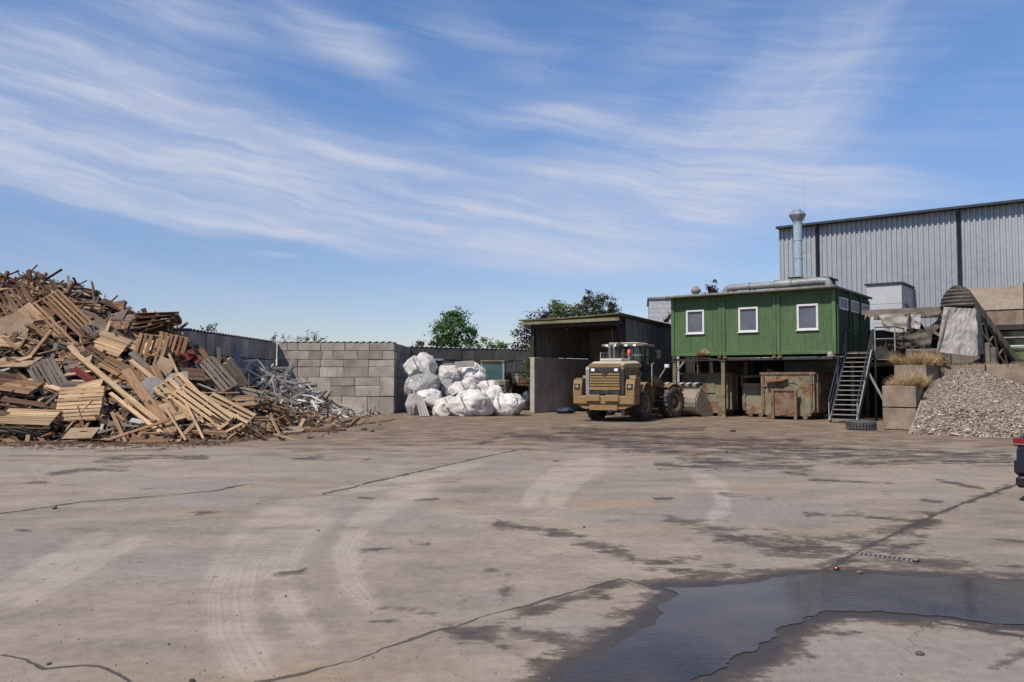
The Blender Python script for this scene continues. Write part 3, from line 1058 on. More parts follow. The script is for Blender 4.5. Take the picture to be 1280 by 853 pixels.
def build_walls():
    # front wall of the plastics bay, joints read off the photograph
    y = [212, 250, 290, 325, 372, 412, 460, 538]
    rows = [
        ([55, 102, 152, 255, 368, 480, 595], 0, 1), ([55, 100, 203, 262, 315, 425, 540, 595], 1, 2),
        ([55, 150, 255, 363, 478, 595], 2, 3), ([55, 150, 252, 360, 475, 595], 3, 4),
        ([55, 120, 198], 4, 5), ([55, 140, 198], 5, 6), ([198, 305], 4, 6), ([305, 415, 530], 4, 5), ([305, 415, 530], 5, 6), ([530, 595], 4, 6),
        ([55, 160, 250, 355, 472, 595], 6, 7)]
    D = 41.5
    X0, X1, H = -12.2, -6.1, 3.66
    fx = lambda q: (q - 55) / 540 * (X1 - X0)
    fz = lambda q: H * (538 - q) / (538 - 212)
    rects = []
    for xs, a, b2 in rows:
        for i in range(len(xs) - 1):
            rects.append((fx(xs[i]), fx(xs[i + 1]), max(0, fz(y[b2])), fz(y[a])))
    t = wall_from_rects('concrete_block_wall', 'sunlit grey concrete block wall between plastic scrap and white bags', rects, (X0, D, 0), 0, 0.8, CONC)
    coping(t, X1 - X0, 0.8, H)
    # return wall beside the bags
    rects = courses(6.2, 3.66, 1.25, 0.457, 4)
    t = wall_from_rects('concrete_block_wall', 'shaded end of block wall running back beside the white bags', rects, (X1 - 0.8, D + 0.82, 0), PI / 2, 0.8, CONC)
    t.location = (X1, D + 0.82, 0)
    t.rotation_euler = (0, 0, PI / 2)
    # wall on the left of the plastics bay, seen in shade
    rects = courses(11.2, 3.66, 1.5, 0.915, 9, 0.3)
    t = wall_from_rects('concrete_block_wall', 'dark shaded block wall behind the wood heap and plastic scrap', rects, (-12.2, 30.2, 0), PI / 2, 0.8, CONC, gap=0.045)
    coping(t, 11.2, 0.8, 3.66)
    # back wall of the bag bay
    p0, p1 = Vector((-6.1, 48.0, 0)), Vector((3.2, 54.6, 0))
    L = (p1 - p0).length
    rects = courses(L, 3.66, 1.6, 0.73, 12, 0.25)
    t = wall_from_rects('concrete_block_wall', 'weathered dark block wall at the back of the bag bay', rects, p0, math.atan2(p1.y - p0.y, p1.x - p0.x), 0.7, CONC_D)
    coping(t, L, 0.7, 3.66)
    # bay of the rubble heap: big tan blocks
    ang = TA + PI / 2          # along N
    base = tn(-5.55, 31.0)
    rects = [(0, 1.5, 0, 0.8), (0, 1.45, 0.8, 1.58),
             (1.5, 3.1, 0, 0.8), (1.45, 3.1, 0.8, 1.58), (3.1, 4.7, 0, 0.8), (3.1, 4.7, 0.8, 1.58), (4.7, 5.9, 0, 0.8), (4.7, 5.9, 0.8, 1.58),
             (2.1, 3.7, 1.58, 2.36), (3.7, 5.3, 1.58, 2.36)]
    t = wall_from_rects('concrete_block_wall', 'stepped wall of big tan concrete blocks left of rubble heap', rects, base, ang, 1.1, CONC_T, gap=0.03, core=False)
    rects = []
    for r in range(3):
        x = -0.2 - 0.8 * (r % 2)
        while x < 11:
            rects.append((max(x, -0.2), x + 1.6, r * 0.79, (r + 1) * 0.79))
            x += 1.6
    t = wall_from_rects('concrete_block_wall', 'tan concrete block wall behind the pale rubble heap', rects, tn(-5.35, 36.0), TA, 0.8, CONC_T, gap=0.03, core=False)


build_walls()


# ------------------------------------------------------------------ hall
def ribbed(mb, x0, x1, z0, z1, y, pitch=0.2, depth=0.035, mi=0, crown=0.5):
    """vertical trapezoidal sheeting facing -y"""
    n = max(1, int(round((x1 - x0) / pitch)))
    p = (x1 - x0) / n
    prof = []
    for i in range(n):
        a = x0 + i * p
        prof += [(a, y), (a + p * (0.5 - crown / 2), y), (a + p * (0.5 - crown / 2) + p * 0.1, y - depth), (a + p * (0.5 + crown / 2) - p * 0.1, y - depth), (a + p * (0.5 + crown / 2), y)]
    prof.append((x1, y))
    vs = [(a, b2, z0) for a, b2 in prof] + [(a, b2, z1) for a, b2 in prof]
    m = len(prof)
    mb.add(vs, [(i, i + 1, m + i + 1, m + i) for i in range(m - 1)], mi)
    return mb


def build_hall():
    N0 = 54.0
    T0 = -17.8
    H = 11.85
    h = thing('industrial_hall', 'long blue grey hall with ribbed metal cladding and dark eaves', 'hall', tn(T0, N0), TA)
    L = 46.0
    MB().box(0.15, L, 0.03, 24, 0, H - 0.1).build('structure_box', HALL, h)
    x = 0.0
    for w in (2.5, 8.2, 8.2, 8.2, 8.2, 10.7):
        mb = MB()
        ribbed(mb, x + 0.06, x + w - 0.06, 0.3, H, 0.0, 0.30, 0.09, crown=0.58)
        mb.build('cladding_panel', HALL, h)
        # downpipe at the bay joint
        if x + w < L - 1:
            mb = MB().tube([(x + w, -0.16, 0.3), (x + w, -0.16, H - 0.25), (x + w, -0.5, H - 0.05)], 0.10, 8)
            mb.build('downpipe', HALL_TRIM, h)
            MB().box(x + w - 0.055, x + w + 0.055, -0.02, 0.02, 0.3, H).build('joint_strip', HALL_TRIM, h)
        x += w
    MB().box(-0.08, L, -0.5, 24.5, H, H + 0.12).build('roof', HALL_TRIM, h)
    MB().box(-0.08, L, -0.62, -0.505, H + 0.0, H + 0.14).build('eaves_gutter', HALL_TRIM, h)
    MB().box(-0.04, 0.055, -0.06, 0.1, 0.3, H - 0.01).build('corner_trim', HALL, h)
    for xx in (3.2, 9.1, 15.6, 22.0):
        MB().tube([(xx, 0.4, H + 0.2), (xx, 0.4, H + 1.5)], 0.004, 4).build('lightning_rod', GREY_STEEL, h)
    # white loading box standing against the hall
    a = thing('loading_annex', 'white flat panelled annex in front of the ribbed hall', 'annex', tn(-11.55, 50.5), TA)
    z1 = 7.3
    for i in range(5):
        MB().box(0.0, 1.9, 0, 0.08, z1 - 1.15 * (i + 1) + 0.015, z1 - 1.15 * i).build('wall_panel', WHITE_WALL, a)
    MB().box(0.02, 1.88, 0.085, 3.4, 0, z1 - 0.02).build('box', WHITE_WALL, a)
    MB().box(-0.1, 2.0, -0.1, 3.4, z1 + 0.003, z1 + 0.1).build('roof_edge', HALL_TRIM, a)


build_hall()


def build_grey_block_building():
    b = thing('block_building', 'pale grey blockwork building behind the green cabins', 'building', at(812, 500, 54) * 1.0, TA * 0.25)
    b.location.z = 0
    rr = random.Random(2)
    W, H = 7.0, 7.15
    bw, bh = 0.62, 0.31
    mb = MB()
    mb.box(0.02, W, 0.03, 6, 0, H - 0.02)
    mb.build('wall_core', JOINT, b)
    meshes = [MB().box(-bw / 2 + 0.006, bw / 2 - 0.006, 0, 0.1, 0.006, bh - 0.006).mesh('block', WHITE_WALL) for _ in range(1)]
    half = MB().box(-bw / 4 + 0.006, bw / 4 - 0.006, 0, 0.1, 0.006, bh - 0.006).mesh('block', WHITE_WALL)
    # only the strip above the shed roof shows its blocks
    for r in range(14, 23):
        x = 0.0
        if r % 2:
            obj('block', half, b, (bw / 4, 0, r * bh))
            x = bw / 2
        while x < 3.4:
            obj('block', meshes[0], b, (x + bw / 2, rr.uniform(-0.004, 0.004), r * bh))
            x += bw
    MB().box(0, 7.0, 0, 0.1, 0, 14 * bh).build('lower_wall', WHITE_WALL, b)
    MB().box(3.8, 7.0, 0.002, 0.1, 14 * bh, H).build('wall_rest', WHITE_WALL, b)
    MB().box(-0.1, 7.0, -0.12, 6, H, H + 0.12).build('roof_edge', GREY_STEEL, b)


build_grey_block_building()

# ------------------------------------------------------------------ wood heap
HX = [-40, -30, -24, -19.2, -17.8, -16.8, -16.1, -15.4, -14.4, -13.4, -12.2, -11.5, -10.2, -8.85, -7.4, -6.2]
HZ = [4.0, 5.4, 5.9, 5.75, 5.5, 5.2, 4.75, 4.1, 4.1, 3.95, 3.4, 2.75, 1.7, 0.75, 0.25, 0.0]


def heap_h(x, y):
    H = float(np.interp(x, HX, HZ))
    foot = 23.6 + max(0.0, (x + 8.3)) * 4.2 + 0.35 * math.sin(x * 1.3)
    t = (y - foot) / 6.6
    if t <= 0:
        return 0.0
    prof = min(1.0, t) ** 0.85
    yb = 33.0 if x < -14 else 30.3 + max(0.0, min(1.0, (-12.5 - x) / 1.5)) * 2.7
    if y > yb:
        prof *= max(0.0, 1 - (y - yb) / 5.0)
    h = H * prof
    h *= 1 + 0.13 * mnoise.noise(Vector((x * 0.7, y * 0.7, 0)))
    return max(0.0, h)


def pvc_h(x, y):
    """plastic scrap tipped into the corner of the bay"""
    a = max(0.0, 1 - abs(x + 11.6) / 3.9)
    b = min(1.0, max(0.0, (y - 32.2) / 4.0))
    b *= max(0.0, min(1.0, (41.6 - y) / 2.5 + 0.35))
    return 2.15 * (a ** 1.25) * b * (1 + 0.15 * mnoise.noise(Vector((x, y, 3))))


def hit(px, py, fn, d0, d1):
    r = ray(px, py)
    D = d0
    while D < d1:
        k = D / r.y
        p = Vector((r.x * k, D, CAMH + r.z * k))
        if p.z <= fn(p.x, p.y):
            return p
        D += 0.05
    return None


def normal_of(fn, x, y, e=0.25):
    return Vector((fn(x - e, y) - fn(x + e, y), fn(x, y - e) - fn(x, y + e), 2 * e)).normalized()


def frame(nrm, roll):
    """x axis lies in the surface, turned by roll from the level line; z = nrm"""
    n = nrm.normalized()
    a = Vector((0, 0, 1)).cross(n)
    if a.length < 1e-3:
        a = Vector((1, 0, 0))
    a.normalize()
    b = n.cross(a)
    x = a * math.cos(roll) + b * math.sin(roll)
    y = n.cross(x)
    return Matrix((x, y, n)).transposed()


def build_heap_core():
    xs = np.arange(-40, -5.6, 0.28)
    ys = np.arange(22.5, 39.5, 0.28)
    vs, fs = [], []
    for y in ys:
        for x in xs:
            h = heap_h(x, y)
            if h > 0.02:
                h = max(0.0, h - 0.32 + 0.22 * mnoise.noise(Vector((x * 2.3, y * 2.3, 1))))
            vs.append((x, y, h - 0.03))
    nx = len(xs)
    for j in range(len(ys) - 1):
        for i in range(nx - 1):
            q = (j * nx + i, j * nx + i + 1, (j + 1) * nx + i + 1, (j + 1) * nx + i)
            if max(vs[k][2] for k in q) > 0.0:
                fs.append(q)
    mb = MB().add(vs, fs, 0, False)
    # bark, splinters and broken boards too many to count
    rr = random.Random(21)
    out = mb
    for _ in range(2900):
        x = rr.uniform(-24, -6.0)
        y = rr.uniform(23.2, 33.5) if rr.random() < 0.85 else rr.uniform(31, 37)
        h = heap_h(x, y)
        if h < 0.03 and rr.random() < 0.9:
            continue
        L = rr.choice((0.25, 0.4, 0.5, 0.7, 0.9, 1.2, 1.5))
        w = rr.uniform(0.04, 0.14)
        th = rr.uniform(0.015, 0.05)
        nrm = (normal_of(heap_h, x, y) + Vector((rr.gauss(0, .4), rr.gauss(0, .4), rr.gauss(0, .35)))).normalized()
        M = frame(nrm, rr.uniform(0, PI)).to_4x4()
        M.translation = Vector((x, y, max(0.02, h - rr.uniform(0.0, 0.28))))
        out.box(-L / 2, L / 2, -w / 2, w / 2, -th / 2, th / 2, rr.choice((1, 1, 2, 2, 3, 3, 4)), M)
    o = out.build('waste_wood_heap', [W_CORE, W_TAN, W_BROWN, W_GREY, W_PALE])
    tag(o, 'dark tangled splinters and broken boards filling the wood heap', 'wood waste', kind='stuff')


build_heap_core()

# things one can find in the heaps, to say what a loose piece lies beside
HEAP_MARKS = [('long sloping slatted pallet', 84, 404), ('far left top pallet', 22, 388), ('lone pallet on the crest', 147, 391), ('flat pallet stack', 196, 405),
              ('pale tilted mid pallet', 141, 437), ('upright slatted pallet', 193, 448), ('grey pallet on its edge', 61, 476), ('dark shaded pallet', 118, 458),
              ('big pale leaning pallet', 111, 514), ('low tilted pallet at left', 38, 535), ('steep pale pallet', 248, 520), ('broken pale pallet frame', 279, 526),
              ('grey sloping pallet', 266, 477), ('small grey pallet piece', 309, 499), ('flat pallet at right foot', 337, 537), ('brown sheet on the ground', 378, 531),
              ('red board at mid height', 111, 483), ('upright red board', 229, 452), ('tan sheet at far left', 18, 411), ('board shelf at left edge', 20, 457),
              ('grey coated sheet', 189, 492), ('longest diagonal beam', 160, 505), ('straight post on the crest', 38, 352), ('tan post on the crest', 68, 360)]
SCRAP_MARKS = [('tall white frame', 286, 445), ('long grey rail', 325, 462), ('rising grey trough', 358, 462), ('bent white frame', 378, 480), ('thick grey pipe', 357, 490),
               ('low pale rail', 400, 489), ('upright grey post', 319, 477), ('blue grey panel', 275, 450), ('end of the block wall', 480, 512), ('leaning dark rail', 411, 495)]
USED_LABELS = set()


def beside(what, px, py, marks, tail):
    """a label by the nearest landmark; None when that label is taken"""
    name, mx, my = min(marks, key=lambda m: math.hypot(px - m[1], (py - m[2]) * 1.2))
    dx, dy = px - mx, py - my
    side = ('right of' if dx > 0 else 'left of') if abs(dx) > abs(dy) else ('below' if dy > 0 else 'above')
    if math.hypot(dx, dy) < 9:
        side = 'lying over'
    lab = '%s %s the %s %s' % (what, side, name, tail)
    if lab in USED_LABELS:
        return None
    USED_LABELS.add(lab)
    return lab


PALLET_PARTS = {}


def pallet_meshes(kind, L, W, nb, mat):
    key = (kind, L, W, nb, mat.name)
    if key in PALLET_PARTS:
        return PALLET_PARTS[key]
    board = MB().cbox(-L / 2, L / 2, -0.05, 0.05, 0, 0.022, 0.004).mesh('deck_board', mat)
    wide = MB().cbox(-L / 2, L / 2, -0.07, 0.07, 0, 0.022, 0.004).mesh('deck_board', mat)
    cross = MB().cbox(-0.05, 0.05, -W / 2, W / 2, 0, 0.024, 0.004).mesh('cross_board', mat)
    run = MB().cbox(-L / 2, L / 2, -0.05, 0.05, 0, 0.022, 0.004).mesh('bottom_board', mat)
    blk = MB().cbox(-0.072, 0.072, -0.05, 0.05, 0, 0.078, 0.005).mesh('spacer_block', mat)
    string = MB().cbox(-0.025, 0.025, -W / 2, W / 2, 0, 0.10, 0.004).mesh('stringer', mat)
    PALLET_PARTS[key] = (board, wide, cross, run, blk, string)
    return PALLET_PARTS[key]


def make_pallet(label, M, mat, L=1.2, W=0.8, nb=7, kind='block', group=None, drop=(), seed=0):
    """top deck faces local +z; deck boards run along local x"""
    t = thing('pallet', label, 'pallet', group=group)
    t.matrix_world = M
    board, wide, cross, run, blk, string = pallet_meshes(kind, L, W, nb, mat)
    rr = random.Random(seed)
    for i in range(nb):
        if i in drop:
            continue
        y = -W / 2 + 0.05 + (W - 0.10) * i / (nb - 1)
        obj('deck_board', wide if i in (0, nb // 2, nb - 1) and nb <= 7 else board, t, (rr.uniform(-.012, .012), y, 0.122), (0, 0, rr.uniform(-.012, .012)))
    if kind == 'block':
        for x in (-L / 2 + 0.075, 0, L / 2 - 0.075):
            obj('cross_board', cross, t, (x, 0, 0.0975))
            for y in (-W / 2 + 0.05, 0, W / 2 - 0.05):
                obj('spacer_block', blk, t, (x, y, 0.0225))
        for y in (-W / 2 + 0.05, 0, W / 2 - 0.05):
            obj('bottom_board', run, t, (0, y, 0.0))
    else:
        for x in (-L / 2 + 0.03, 0, L / 2 - 0.03):
            obj('stringer', string, t, (x, 0, 0.021))
        for y in (-W / 2 + 0.06, 0, W / 2 - 0.06):
            obj('bottom_board', run, t, (0, y, -0.002))
    return t


def lean(px, py, fn, nrm, roll, off=0.05, d0=22, d1=39):
    """a matrix resting on the heap at that spot; nrm: way it faces, roll in degrees"""
    p = hit(px, py, fn, d0, d1)
    if p is None:
        g = gp(px, py) if py > 480 else at(px, py, 30)
        p = g
    n = Vector(nrm).normalized()
    M = frame(n, math.radians(roll)).to_4x4()
    M.translation = p + n * off
    return M


def build_pallets():
    Gp = 'pallets thrown on the wood heap'
    L = [
        # label, px, py, facing, roll, material, length, width, boards, kind
        ('long brown slatted pallet sloping down the upper left of the wood heap', 84, 404, (0.25, -0.85, 0.55), -48, W_TAN, 2.5, 1.15, 8, 'string'),
        ('brown pallet at the far left top of heap, boards sloping right', 22, 388, (0.1, -0.85, 0.5), -52, W_BROWN, 1.7, 1.2, 7, 'string'),
        ('pallet standing clear against the sky on the heap crest', 147, 391, (-0.25, -0.75, 0.3), 8, W_TAN, 0.9, 0.75, 6, 'string'),
        ('pale pallet in mid heap tilted to the right', 141, 437, (0.1, -0.8, 0.6), -22, W_PALE, 1.2, 0.8, 7, 'block'),
        ('upright pallet with vertical slats right of the pale pallet in mid heap', 193, 448, (-0.1, -0.95, 0.28), 84, W_TAN, 1.5, 1.1, 6, 'string'),
        ('upright tan slatted pallet half buried below the heap crest', 214, 440, (0.1, -0.95, 0.2), 78, W_TAN, 1.2, 1.0, 6, 'string'),
        ('grey pallet propped on its edge left of the big pale pallet', 61, 476, (0.35, -0.85, 0.45), -62, W_GREY, 1.15, 0.8, 6, 'block'),
        ('dark pallet in shade near the middle of the heap', 118, 458, (0.2, -0.8, 0.45), -38, W_BROWN, 1.2, 0.9, 6, 'block'),
        ('tan pallet lying askew above the long diagonal beam', 143, 470, (0.25, -0.75, 0.6), -35, W_TAN, 1.2, 0.9, 7, 'block'),
        ('big pale pallet leaning upright at the front of the wood heap', 111, 514, (0.02, -0.93, 0.42), 3, W_PALE, 1.35, 1.1, 9, 'string'),
        ('pale pallet tilted low at the left front foot of heap', 38, 535, (0.1, -0.45, 0.9), -6, W_PALE, 1.5, 0.9, 8, 'block'),
        ('pale pallet sliding down the right foot, boards sloping steeply right', 248, 520, (0.30, -0.70, 0.62), -45, W_PALE, 2.0, 1.0, 6, 'string'),
        ('pale broken pallet frame at the right front of the heap', 279, 526, (0.35, -0.60, 0.70), -40, W_PALE, 1.6, 1.1, 6, 'string'),
        ('pale slatted pallet with gaps above the right front foot', 228, 502, (0.2, -0.75, 0.6), -50, W_PALE, 1.6, 1.0, 6, 'string'),
        ('grey weathered pallet on the right slope with boards pointing down', 266, 477, (0.35, -0.72, 0.58), -58, W_GREY, 1.5, 0.95, 6, 'string'),
        ('small grey pallet piece low on the right slope', 309, 499, (0.25, -0.65, 0.7), -20, W_GREY, 0.95, 0.7, 4, 'string'),
        ('tan pallet piece wedged flat under the grey sloping pallet', 296, 508, (0.1, -0.4, 0.9), 10, W_TAN, 1.2, 0.8, 6, 'block'),
    ]
    for i, (lab, px, py, n, roll, mat, ln, wd, nb, kind) in enumerate(L):
        M = lean(px, py, heap_h, n, roll, {9: 0.5, 10: 0.25, 11: 0.25, 12: 0.22, 13: 0.2, 14: 0.2, 0: 0.15, 3: 0.2, 4: 0.25, 6: 0.25}.get(i, 0.06))
        make_pallet(lab, M, mat, ln, wd, nb, kind, Gp, seed=i, drop=(() if i % 4 else (2,)))
    # pallets lying on the ground
    M = Matrix.Translation(gp(16, 551) + Vector((0, 0.4, 0.012)))
    make_pallet('pale pallet lying flat on the ground at left edge', M @ Matrix.Rotation(0.05, 4, 'Z'), W_PALE, 1.3, 0.9, 7, 'block', Gp, seed=41)
    g = gp(337, 540)
    for k in range(1):
        M = Matrix.Translation(g + Vector((0, 0.45, 0.012))) @ Matrix.Rotation(-0.06, 4, 'Z')
        make_pallet('pale pallet lying flat at the right foot of the heap', M, W_PALE, 1.35, 0.9, 7, 'block', Gp, seed=42)
    # flat stack on the crest
    for k in range(4):
        M = Matrix.Translation(at(196, 412 - 5.0 * k, 29.5 + 0.1 * k)) @ Matrix.Rotation(0.25 * k - 0.3, 4, 'Z') @ Matrix.Rotation(0.12 - 0.05 * k, 4, 'X') @ Matrix.Rotation(-0.22 + 0.05 * k, 4, 'Y')
        make_pallet(('lowest', 'second', 'third', 'topmost')[k] + ' pallet of the loose flat stack on heap crest', M, (W_BROWN, W_TAN, W_BROWN, W_TAN)[k], 1.5, 1.0, 7, 'block', Gp, seed=50 + k)
    # half-buried ones nobody could tell apart
    rr = random.Random(5)
    n = 0
    while n < 26:
        px, py = rr.uniform(5, 300), rr.uniform(365, 520)
        p = hit(px, py, heap_h, 22, 34)
        if p is None or p.z < 0.5:
            continue
        nr = (normal_of(heap_h, p.x, p.y) + Vector((rr.gauss(0, .25), rr.gauss(-.2, .25), rr.gauss(0, .25)))).normalized()
        M = frame(nr, rr.uniform(-1.2, 0.4)).to_4x4()
        M.translation = p + nr * rr.uniform(-0.12, 0.12)
        tone = rr.choice(('brown', 'tan', 'grey', 'tan', 'pale'))
        lab = beside('%s half buried pallet' % tone, px, py, HEAP_MARKS, 'on the wood heap')
        if lab is None:
            continue
        make_pallet(lab, M, {'pale': W_PALE, 'brown': W_BROWN, 'tan': W_TAN, 'grey': W_GREY}[tone], 1.2, 0.8, 7, rr.choice(('block', 'string')), 'half buried pallets of the wood heap', seed=100 + n)
        n += 1


build_pallets()


def plank_between(name, label, cat, a, b, w, th, mat, group=None, roll=0.0):
    a, b = Vector(a), Vector(b)
    d = b - a
    L = d.length
    me = MB().cbox(-L / 2, L / 2, -w / 2, w / 2, -th / 2, th / 2, min(0.006, th * 0.2)).mesh(name, mat)
    d.normalize()
    up = Vector((0, -0.6, 0.8))
    s = up.cross(d).normalized()
    n = d.cross(s)
    M = Matrix((d, s, n)).transposed().to_4x4()
    M.translation = (a + b) / 2
    o = obj(name, me)
    o.matrix_world = M @ Matrix.Rotation(roll, 4, 'X')
    return tag(o, label, cat, group)


def build_big_planks():
    def on(px, py, lift=0.12):
        p = hit(px, py, heap_h, 22, 36)
        if p is None:
            p = gp(px, py)
        return p + Vector((0, -0.10, lift))
    g = 'long beams on the wood heap'
    plank_between('beam', 'longest pale beam running diagonally down across the heap front', 'beam', on(94, 450, .25), on(216, 546, .10), 0.16, 0.11, W_PALE, g)
    plank_between('beam', 'wide tan beam beside the longest diagonal beam', 'beam', on(158, 474, .30), on(217, 548, .14), 0.30, 0.07, W_TAN, g)
    plank_between('beam', 'thin pale beam below the longest diagonal beam', 'beam', on(140, 500, .2), on(205, 547, .1), 0.12, 0.09, W_PALE, g)
    plank_between('beam', 'pale beam leaning over the right part of heap front', 'beam', on(165, 462, .3), on(222, 505, .2), 0.15, 0.08, W_PALE, g)
    plank_between('beam', 'brown beam crossing the upper left pallets', 'beam', on(12, 392, .25), on(58, 428, .2), 0.16, 0.08, W_TAN, g)
    plank_between('beam', 'brown beam running from the crest down the upper heap', 'beam', on(58, 368, .3), on(106, 402, .2), 0.14, 0.10, W_BROWN, g)
    plank_between('beam', 'pale stick lying level in mid heap', 'beam', on(72, 481, .25), on(122, 473, .25), 0.11, 0.06, W_PALE, g)
    plank_between('beam', 'tan beam rising to the right in the left mid heap', 'beam', on(38, 456, .2), on(66, 424, .3), 0.13, 0.06, W_TAN, g)
    plank_between('beam', 'tan beam pointing down at the left edge of heap', 'beam', on(6, 430, .2), on(42, 458, .2), 0.13, 0.06, W_TAN, g)
    plank_between('beam', 'brown post sticking up into the sky at the left edge', 'beam', at(-4, 372, 30), at(10, 339, 30), 0.16, 0.08, W_BROWN, g)
    plank_between('beam', 'dark post sticking straight up from the heap crest', 'beam', at(39, 372, 30), at(36, 338, 30), 0.16, 0.10, W_BROWN, g)
    plank_between('beam', 'short dark stub sticking up left of the straight post', 'beam', at(32, 365, 30.4), at(30, 345, 30.4), 0.14, 0.10, W_BROWN, g)
    plank_between('beam', 'brown slanting post beside the straight post on crest', 'beam', at(52, 378, 30.2), at(38, 350, 30.2), 0.14, 0.10, W_TAN, g)
    plank_between('beam', 'tan post at the crest right of the straight post', 'beam', at(72, 372, 30), at(65, 350, 30), 0.18, 0.10, W_TAN, g)
    plank_between('beam', 'dark stick pointing up right on the crest', 'beam', at(82, 372, 30), at(91, 355, 30), 0.14, 0.10, W_BROWN, g)
    plank_between('beam', 'thin dark stick on the falling crest of heap', 'beam', at(96, 372, 30.5), at(104, 366, 30.5), 0.08, 0.06, W_BROWN, g)
    plank_between('beam', 'dark post on the crest right of the lone pallet', 'beam', at(184, 400, 29.8), at(179, 386, 29.8), 0.18, 0.10, W_BROWN, g)
    plank_between('beam', 'long thin lath lying across the pale right front', 'beam', on(205, 506, .35), on(300, 500, .25), 0.06, 0.05, W_PALE, g)
    plank_between('beam', 'pale lath at right front pointing towards the yard', 'beam', on(232, 512, .3), on(256, 552, .08), 0.07, 0.05, W_PALE, g)
    plank_between('beam', 'second pale lath at right front pointing towards the yard', 'beam', on(207, 520, .3), on(234, 553, .06), 0.07, 0.05, W_PALE, g)
    plank_between('beam', 'pale stick bridging the broken frames at right foot', 'beam', gp(283, 552) + Vector((0, .1, .06)), on(310, 535, .1), 0.07, 0.05, W_PALE, g)
    plank_between('beam', 'flat tan board on the ground below the diagonal beam', 'beam', gp(160, 554) + Vector((0, .1, .06)), gp(208, 554) + Vector((0, .2, .08)), 0.26, 0.06, W_TAN, g)
    plank_between('beam', 'thin pale stick on the ground by big pale pallet', 'beam', gp(124, 553) + Vector((0, .1, .05)), gp(163, 547) + Vector((0, .1, .09)), 0.08, 0.05, W_PALE, g)
    plank_between('beam', 'dark plank flat on the ground right of the heap', 'beam', gp(372, 541) + Vector((0, 0, .03)), gp(433, 539) + Vector((0, 0, .03)), 0.10, 0.05, W_BROWN, g)
    plank_between('beam', 'pale lath leaning across the vertical slats', 'beam', on(205, 440, .4), on(232, 498, .3), 0.09, 0.05, W_PALE, g)
    plank_between('red_board', 'dark red painted board lying in the middle of the heap', 'board', on(93, 472, .28), on(131, 493, .22), 0.26, 0.05, W_RED, 'red boards on the heap')
    plank_between('red_board', 'dark red board upright beside the grey sloping pallet', 'board', on(221, 441, .3), on(236, 462, .3), 0.28, 0.05, W_RED, 'red boards on the heap')
    plank_between('red_board', 'shorter dark red board right of the upright red board', 'board', on(238, 448, .3), on(248, 466, .3), 0.24, 0.05, W_RED, 'red boards on the heap')

    def sheet(label, px, py, n, roll, w, h, mat, fn=heap_h, off=0.12, hole=False, ground=False):
        if ground:
            p = gp(px, py)
            nn = Vector(n).normalized()
            M = frame(nn, math.radians(roll)).to_4x4()
            M.translation = p + Vector((0, 0, off))
        else:
            M = lean(px, py, fn, n, roll, off)
        mb = MB()
        if hole:
            # board with an oval grip hole near the top
            k = 16
            outer = [(-w / 2, -h / 2), (w / 2, -h / 2), (w / 2, h / 2), (-w / 2, h / 2)]
            hx, hy, cx, cy = 0.13, 0.035, 0.05, h * 0.14
            for s, z in ((1, 0.009), (-1, -0.009)):
                ring = [(cx + hx * math.cos(2 * PI * i / k), cy + hy * math.sin(2 * PI * i / k), z) for i in range(k)]
                edge = []
                for i in range(k):
                    a = math.atan2(h * math.sin(2 * PI * i / k), w * math.cos(2 * PI * i / k))
                    c, sn = math.cos(a), math.sin(a)
                    q = min((w / 2) / abs(c) if abs(c) > 1e-6 else 9, (h / 2) / abs(sn) if abs(sn) > 1e-6 else 9)
                    edge.append((c * q, sn * q, z))
                fs = [(i, (i + 1) % k, k + (i + 1) % k, k + i) for i in range(k)]
                mb.add(edge + ring, fs if s > 0 else [f[::-1] for f in fs])
        else:
            rr = random.Random(int(px))
            pts = [(-w / 2, -h / 2), (w * rr.uniform(.3, .5), -h / 2), (w / 2, -h * rr.uniform(.1, .4)), (w / 2, h / 2), (-w * rr.uniform(.1, .4), h / 2), (-w / 2, h * rr.uniform(.1, .45))]
            mb.prism(pts, -0.01, 0.01, 'z')
        o = mb.build('board_sheet', mat)
        o.matrix_world = M
        tag(o, label, 'board', 'sheets of board on the heap')
    sheet('pale fibreboard sheet with oval grip hole on the ground before heap', 101, 552, (0, -0.45, 0.9), 3, 0.85, 0.62, W_SHEET, off=0.24, hole=True, ground=True)
    sheet('tan fibreboard sheet standing at the far left of heap', 18, 411, (0.1, -0.95, 0.3), -20, 1.1, 1.0, W_SHEET)
    sheet('brown sheet under the crest pallets at upper left', 45, 396, (0.1, -0.8, 0.5), -35, 1.1, 0.9, W_BROWN)
    sheet('tan board shelf at the left edge of mid heap', 20, 457, (0, -0.35, 0.9), 0, 1.3, 0.9, W_SHEET)
    sheet('grey coated sheet in the front centre of the heap', 189, 492, (0.3, -0.8, 0.5), -35, 0.75, 0.9, W_GSHEET, off=0.3)
    sheet('small grey sheet on the slope below the flat stack', 154, 420, (0.05, -0.85, 0.5), 5, 0.55, 0.45, W_GSHEET)
    sheet('pale grey sheet leaning near the grey sloping pallet', 222, 482, (0.1, -0.85, 0.45), 10, 0.8, 0.7, W_GSHEET, off=0.25)
    sheet('tan chipboard piece at the right shoulder of the heap', 205, 466, (0.1, -0.9, 0.4), 70, 0.9, 0.6, W_SHEET, off=0.2)
    sheet('brown sheet flat on the ground right of the wood heap', 378, 531, (0.1, -0.3, 0.95), -12, 1.5, 1.0, W_SHEET, off=0.2, ground=True)
    sheet('grey plank tilted on the low right tail of the heap', 356, 520, (0.3, -0.55, 0.8), 50, 1.0, 0.42, W_GREY, off=0.42, ground=True)
    sheet('small tan sheet at the tip of the flat pallet', 366, 541, (0.1, -0.3, 0.95), 10, 0.7, 0.5, W_SHEET, off=0.10, ground=True)


